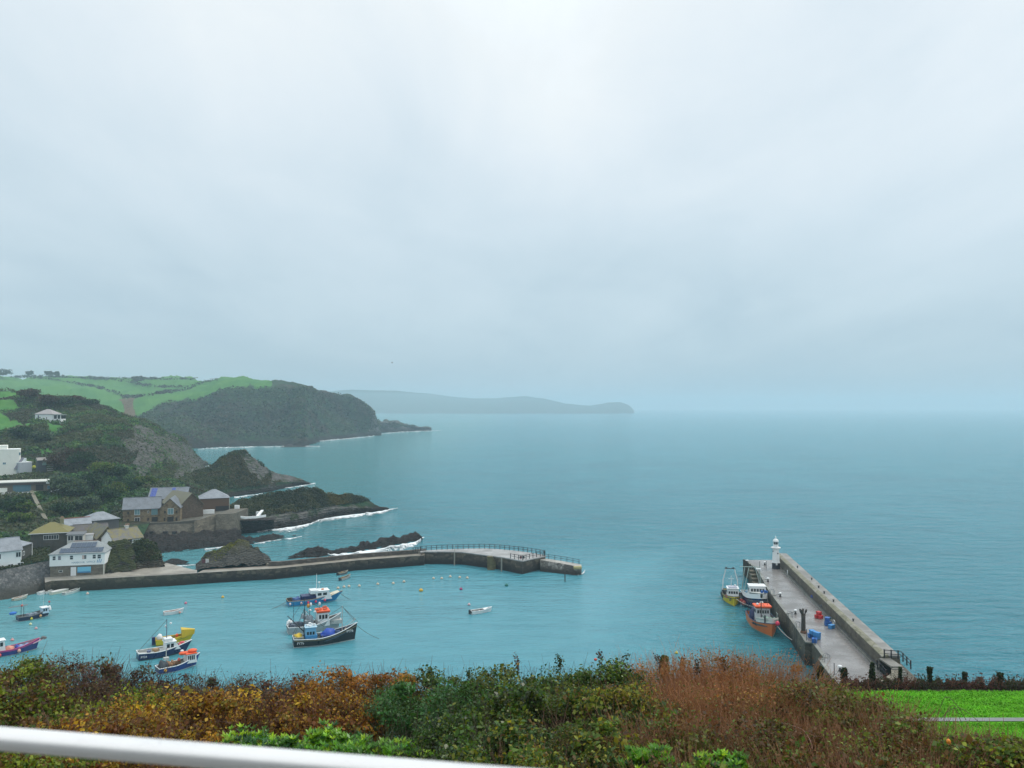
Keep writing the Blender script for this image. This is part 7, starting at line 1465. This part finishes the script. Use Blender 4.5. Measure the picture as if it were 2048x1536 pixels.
# sprays standing above the crest
def spray(label, px, py0, py1, lean, kind):
    Yd = bankY(px, py0) ; a = P(px, py0 + 12, Yd); b = P(px + lean, py1, Yd); SEED[0] += 1
    t_ = thing('spray', label, 'plant', a); m_ = Vector((b - a)); mb = MB().tube([(0, 0, 0), m_ * .5 + Vector((.04, 0, .05)), m_], .009, 4, .003); mb.build('stem', stem_m((.09, .045, .03)), t_)
    n = 60; f = RNG.uniform(.25, 1, n)[:, None]; C = np.array(m_)[None] * f + RNG.normal(0, .035, (n, 3)); V, F, col = leaf_quads(C, RNG.uniform(.03, .06, n), tint_pick(SPEC[kind][0], n), None, .2, .7)
    np_mesh('leaf', V, F, LEAF, t_, {'tint': col}).name = 'foliage'
for q in [('tallest leafy spray rising above the green hedge crest', 1120, 1325, 1297, -6, 'green'), ('leafy spray with drooping tip right of the tallest one', 1112, 1328, 1306, 12, 'green'), ('thin leaning spray at the crest above the green hedge', 1232, 1328, 1294, 24, 'green'), ('short upright spray at the crest left of centre', 858, 1346, 1326, 2, 'green'), ('short upright spray at the crest, second left of centre', 935, 1340, 1326, 3, 'green'), ('thin bare reddish spray at the crest below the pale pier', 1036, 1332, 1296, -5, 'seedhead'), ('thin bare reddish spray at the crest right of the tallest one', 1202, 1326, 1290, -4, 'seedhead'), ('thin bare spray beside the clipped green top', 1318, 1326, 1296, -4, 'seedhead'), ('red-tipped spray above the red thicket', 1447, 1324, 1306, 2, 'red'), ('short dark spray above the red thicket left part', 1393, 1330, 1308, 1, 'seedhead')]: spray(q[0], q[1], q[2] + 8, q[3] + 12, q[4], q[5])
o = MB().ball((0, 0, 0), .032, 8, (1, 1, .9)).build('flower', M((.6, .08, .05), .6)); o.location = P(1191, 1319, bankY(1191, 1326)); tag(o, 'single red flower on the green hedge crest', 'flower')
o = MB().ball((0, 0, 0), .032, 8, (1, 1, 1.1)).build('yellow_flower', M((.62, .36, .05), .6)); o.location = P(1036, 1328, bankY(1036, 1334)); tag(o, 'single yellow flower head on the green hedge crest', 'flower')
o = MB().ball((0, 0, 0), .038, 10, (.85, .85, 1.2)).build('orange_hip', M((.75, .25, .02), .4), None, True); o.location = P(1897, 1484, bankY(1897, 1484) - .75); tag(o, 'orange fruit in the brown tangle below the footpath', 'fruit')

# ivy-covered stumps along the far side of the lawn and the scrub between them
TIV = [(.012, .03, .012), (.02, .05, .018), (.035, .07, .02), (.03, .03, .016)]
for k, (px, top, base, wd, lb) in enumerate([(1641, 1333, 1368, 10, 'leftmost ivy-covered fence stump, in front of the pier edge'), (1689, 1336, 1370, 13, 'bushy ivy-covered fence stump in front of the pier deck'), (1745, 1325, 1370, 13, 'tall top-heavy ivy-covered fence stump left of the curved pier wall'), (1801, 1335, 1371, 8, 'slim ivy-covered fence stump right of the curved pier wall'), (1860, 1334, 1372, 10, 'straight ivy-covered fence stump against open water'), (1930, 1345, 1374, 7, 'shortest slim fence stump against open water'), (2001, 1346, 1377, 9, 'ivy-covered fence stump nearest the right edge'), (1329, 1312, 1340, 15, 'round clipped green ivy top above the red thicket'), (1365, 1317, 1340, 8, 'small brown ivy stump top beside the clipped green one')]):
    Yd = 55.5 if px > 1600 else 22; a, b = P(px, base + 8, Yd), P(px, top, Yd); h = b.z - a.z; w_ = wd * .85 / FPX * Yd
    t_ = thing('ivy_stump', lb, 'post', a, 0, 'ivy-covered stumps along the clifftop'); MB().tube([(0, 0, -.6), (0, 0, h * .9)], w_ * .38, 8, w_ * .3).build('stump', BARK, t_)
    n = 900 if k < 7 else 2600; f = RNG.uniform(0, 1, n); a_ = RNG.uniform(0, 6.28, n); rr = w_ * (.42 + .22 * np.sin(f * 2.8 + k) * f + .1 * np.sin(9 * f + 3 * a_)) * RNG.uniform(.7, 1.15, n); C = np.stack([np.cos(a_) * rr, np.sin(a_) * rr, f * h], 1)
    V, F, col = leaf_quads(C, RNG.uniform(.10, .2, n) * Yd / 55, tint_pick([(.03, .09, .016), (.05, .13, .02), (.07, .15, .03)] if k == 7 else TIV if k != 8 else [(.08, .05, .025), (.05, .04, .02)], n), None, .2, .8); np_mesh('ivy', V, F, LEAF, t_, {'tint': col})
n = 26000; px = RNG.uniform(1590, 2090, n); f = RNG.uniform(0, 1, n) ** 1.3; bh = np.array([.9 + .9 * fr(Vector((x * .06, 0, 5)), 1, 5) for x in px]); pb = 1376 + (px - 1640) * .004
Yd = RNG.uniform(54.5, 57.5, n); C = np.array([tuple(P(x, b_, y)) for x, b_, y in zip(px, pb, Yd)]); C[:, 2] += f * bh * .6 * np.clip((px - 1560) / 120, .4, 1)
pat = np.array([fr(Vector((x * .012, 1, 0)), 1, 3) for x in px]); A_, B_ = np.array([(.10, .04, .032), (.13, .055, .04), (.07, .03, .025)]), np.array([(.03, .04, .02), (.05, .055, .02), (.06, .035, .025)])
spk = RNG.uniform(0, 1, n) < .10; C[spk, 2] += RNG.uniform(0, .55, spk.sum()); T = np.where((pat[:, None] + RNG.normal(0, .25, (n, 1))) > 0, A_[RNG.integers(0, 3, n)], B_[RNG.integers(0, 3, n)]) * RNG.uniform(.7, 1.3, (n, 1)); V, F, col = leaf_quads(C, RNG.uniform(.07, .2, n), T, None, .1, .5)
tag(np_mesh('clifftop_scrub', V, F, LEAF, attrs={'tint': col}), kind='stuff')
# tufted edge between hedge and lawn, and arching brambles over the path
for (lb, pts) in (('long arching bramble stem over the footpath, left one', [(1888, 1452), (1893, 1425), (1908, 1412), (1925, 1452)]), ('long arching bramble stem over the footpath, middle one', [(1870, 1448), (1890, 1395), (1915, 1412), (1935, 1445)]), ('long arching bramble stem over the footpath, right one', [(1960, 1446), (1925, 1418), (1900, 1420), (1880, 1440)]), ('pale arching bramble stem in the dark tangle', [(1580, 1450), (1606, 1460), (1620, 1480), (1625, 1500)])):
    q = [P(x, y, bankY(pts[0][0], max(y, np.interp(x, CX, CY))) - .1 if y > np.interp(x, CX, CY) else bankY(x, np.interp(x, CX, CY))) for x, y in pts]; o0 = q[0]
    dense = []
    for i in range(len(q) - 1):
        for k in range(5):
            f = k / 5; p0, p1, p2, p3 = q[max(i - 1, 0)], q[i], q[i + 1], q[min(i + 2, len(q) - 1)]
            dense.append(.5 * ((2 * p1) + (p2 - p0) * f + (2 * p0 - 5 * p1 + 4 * p2 - p3) * f * f + (3 * p1 - p0 - 3 * p2 + p3) * f ** 3))
    o = MB().tube([p - o0 for p in dense], .0045, 4).build('bramble_stem', stem_m((.13, .08, .06) if 'pale' not in lb else (.3, .16, .12))); o.location = o0; tag(o, lb, 'bramble')

# balcony handrail
a, b = P(-700, 1455 - 700 * .0794, 1.25 + .0), P(0, 1455, 1.25); a0 = PZ(0, 1455, CAM_Z - .5); b0 = PZ(1020, 1536, CAM_Z - .5); d = (b0 - a0).normalized(); sh_ = Vector((d.y, -d.x, 0)) * .014; a0 += sh_; b0 += sh_; A = a0 - d * 1.6; B = b0 + d * 1.9
hr = thing('balcony_handrail', 'blurred white metal handrail crossing the bottom left corner', 'handrail', A, math.atan2(d.y, d.x)); Lr = (B - A).length
RAILM = M((.78, .78, .79), .35, .06, 9, spec=.5)
prof = [(-.015, -.022), (-.015, -.0165), (-.022, -.0155), (-.023, -.013), (-.023, -.005), (-.021, -.002), (-.018, 0), (.018, 0), (.021, -.002), (.023, -.005), (.023, -.013), (.022, -.0155), (.015, -.0165), (.015, -.022)]
prof = prof[::-1]
r_ = MB().extr([(0, y, z) for y, z in prof][::-1], (Lr, 0, 0)).build('top_rail', RAILM, hr); r_.data.shade_smooth(); r_.data.set_sharp_from_angle(angle=math.radians(50))
for x in (.7, Lr - .5): MB().tube([(x, 0, -1.1), (x, 0, -.046)], .02, 10).build('post', RAILM, hr)
o = MB().bx(-3.2, 3.2, -1.2, 1.45, CAM_Z - 1.78, CAM_Z - 1.6).build('balcony_floor', conc('balcony_concrete', (.3, .3, .29), .2)); tag(o, kind='structure')
MB().bx(-5, 5, -1.75, -1.4, 38, 49).bx(-5, 5, -1.39, -.9, 46.2, 46.4).build('house_wall', M((.30, .29, .27), .8, .1))
tag(bpy.data.objects['house_wall'], kind='structure')
# ------------------------------------------------------------------ render settings
SC.render.engine = 'CYCLES'
SC.view_settings.view_transform = 'Standard'; SC.view_settings.look = 'None'; SC.view_settings.gamma = 1; SC.view_settings.exposure = 0.0
SC.cycles.use_denoising = True
SC.cycles.max_bounces = 6; SC.cycles.diffuse_bounces = 3; SC.cycles.glossy_bounces = 3; SC.cycles.volume_bounces = 1; SC.cycles.transparent_max_bounces = 8
SC.cycles.use_adaptive_sampling = True; SC.cycles.adaptive_threshold = .015
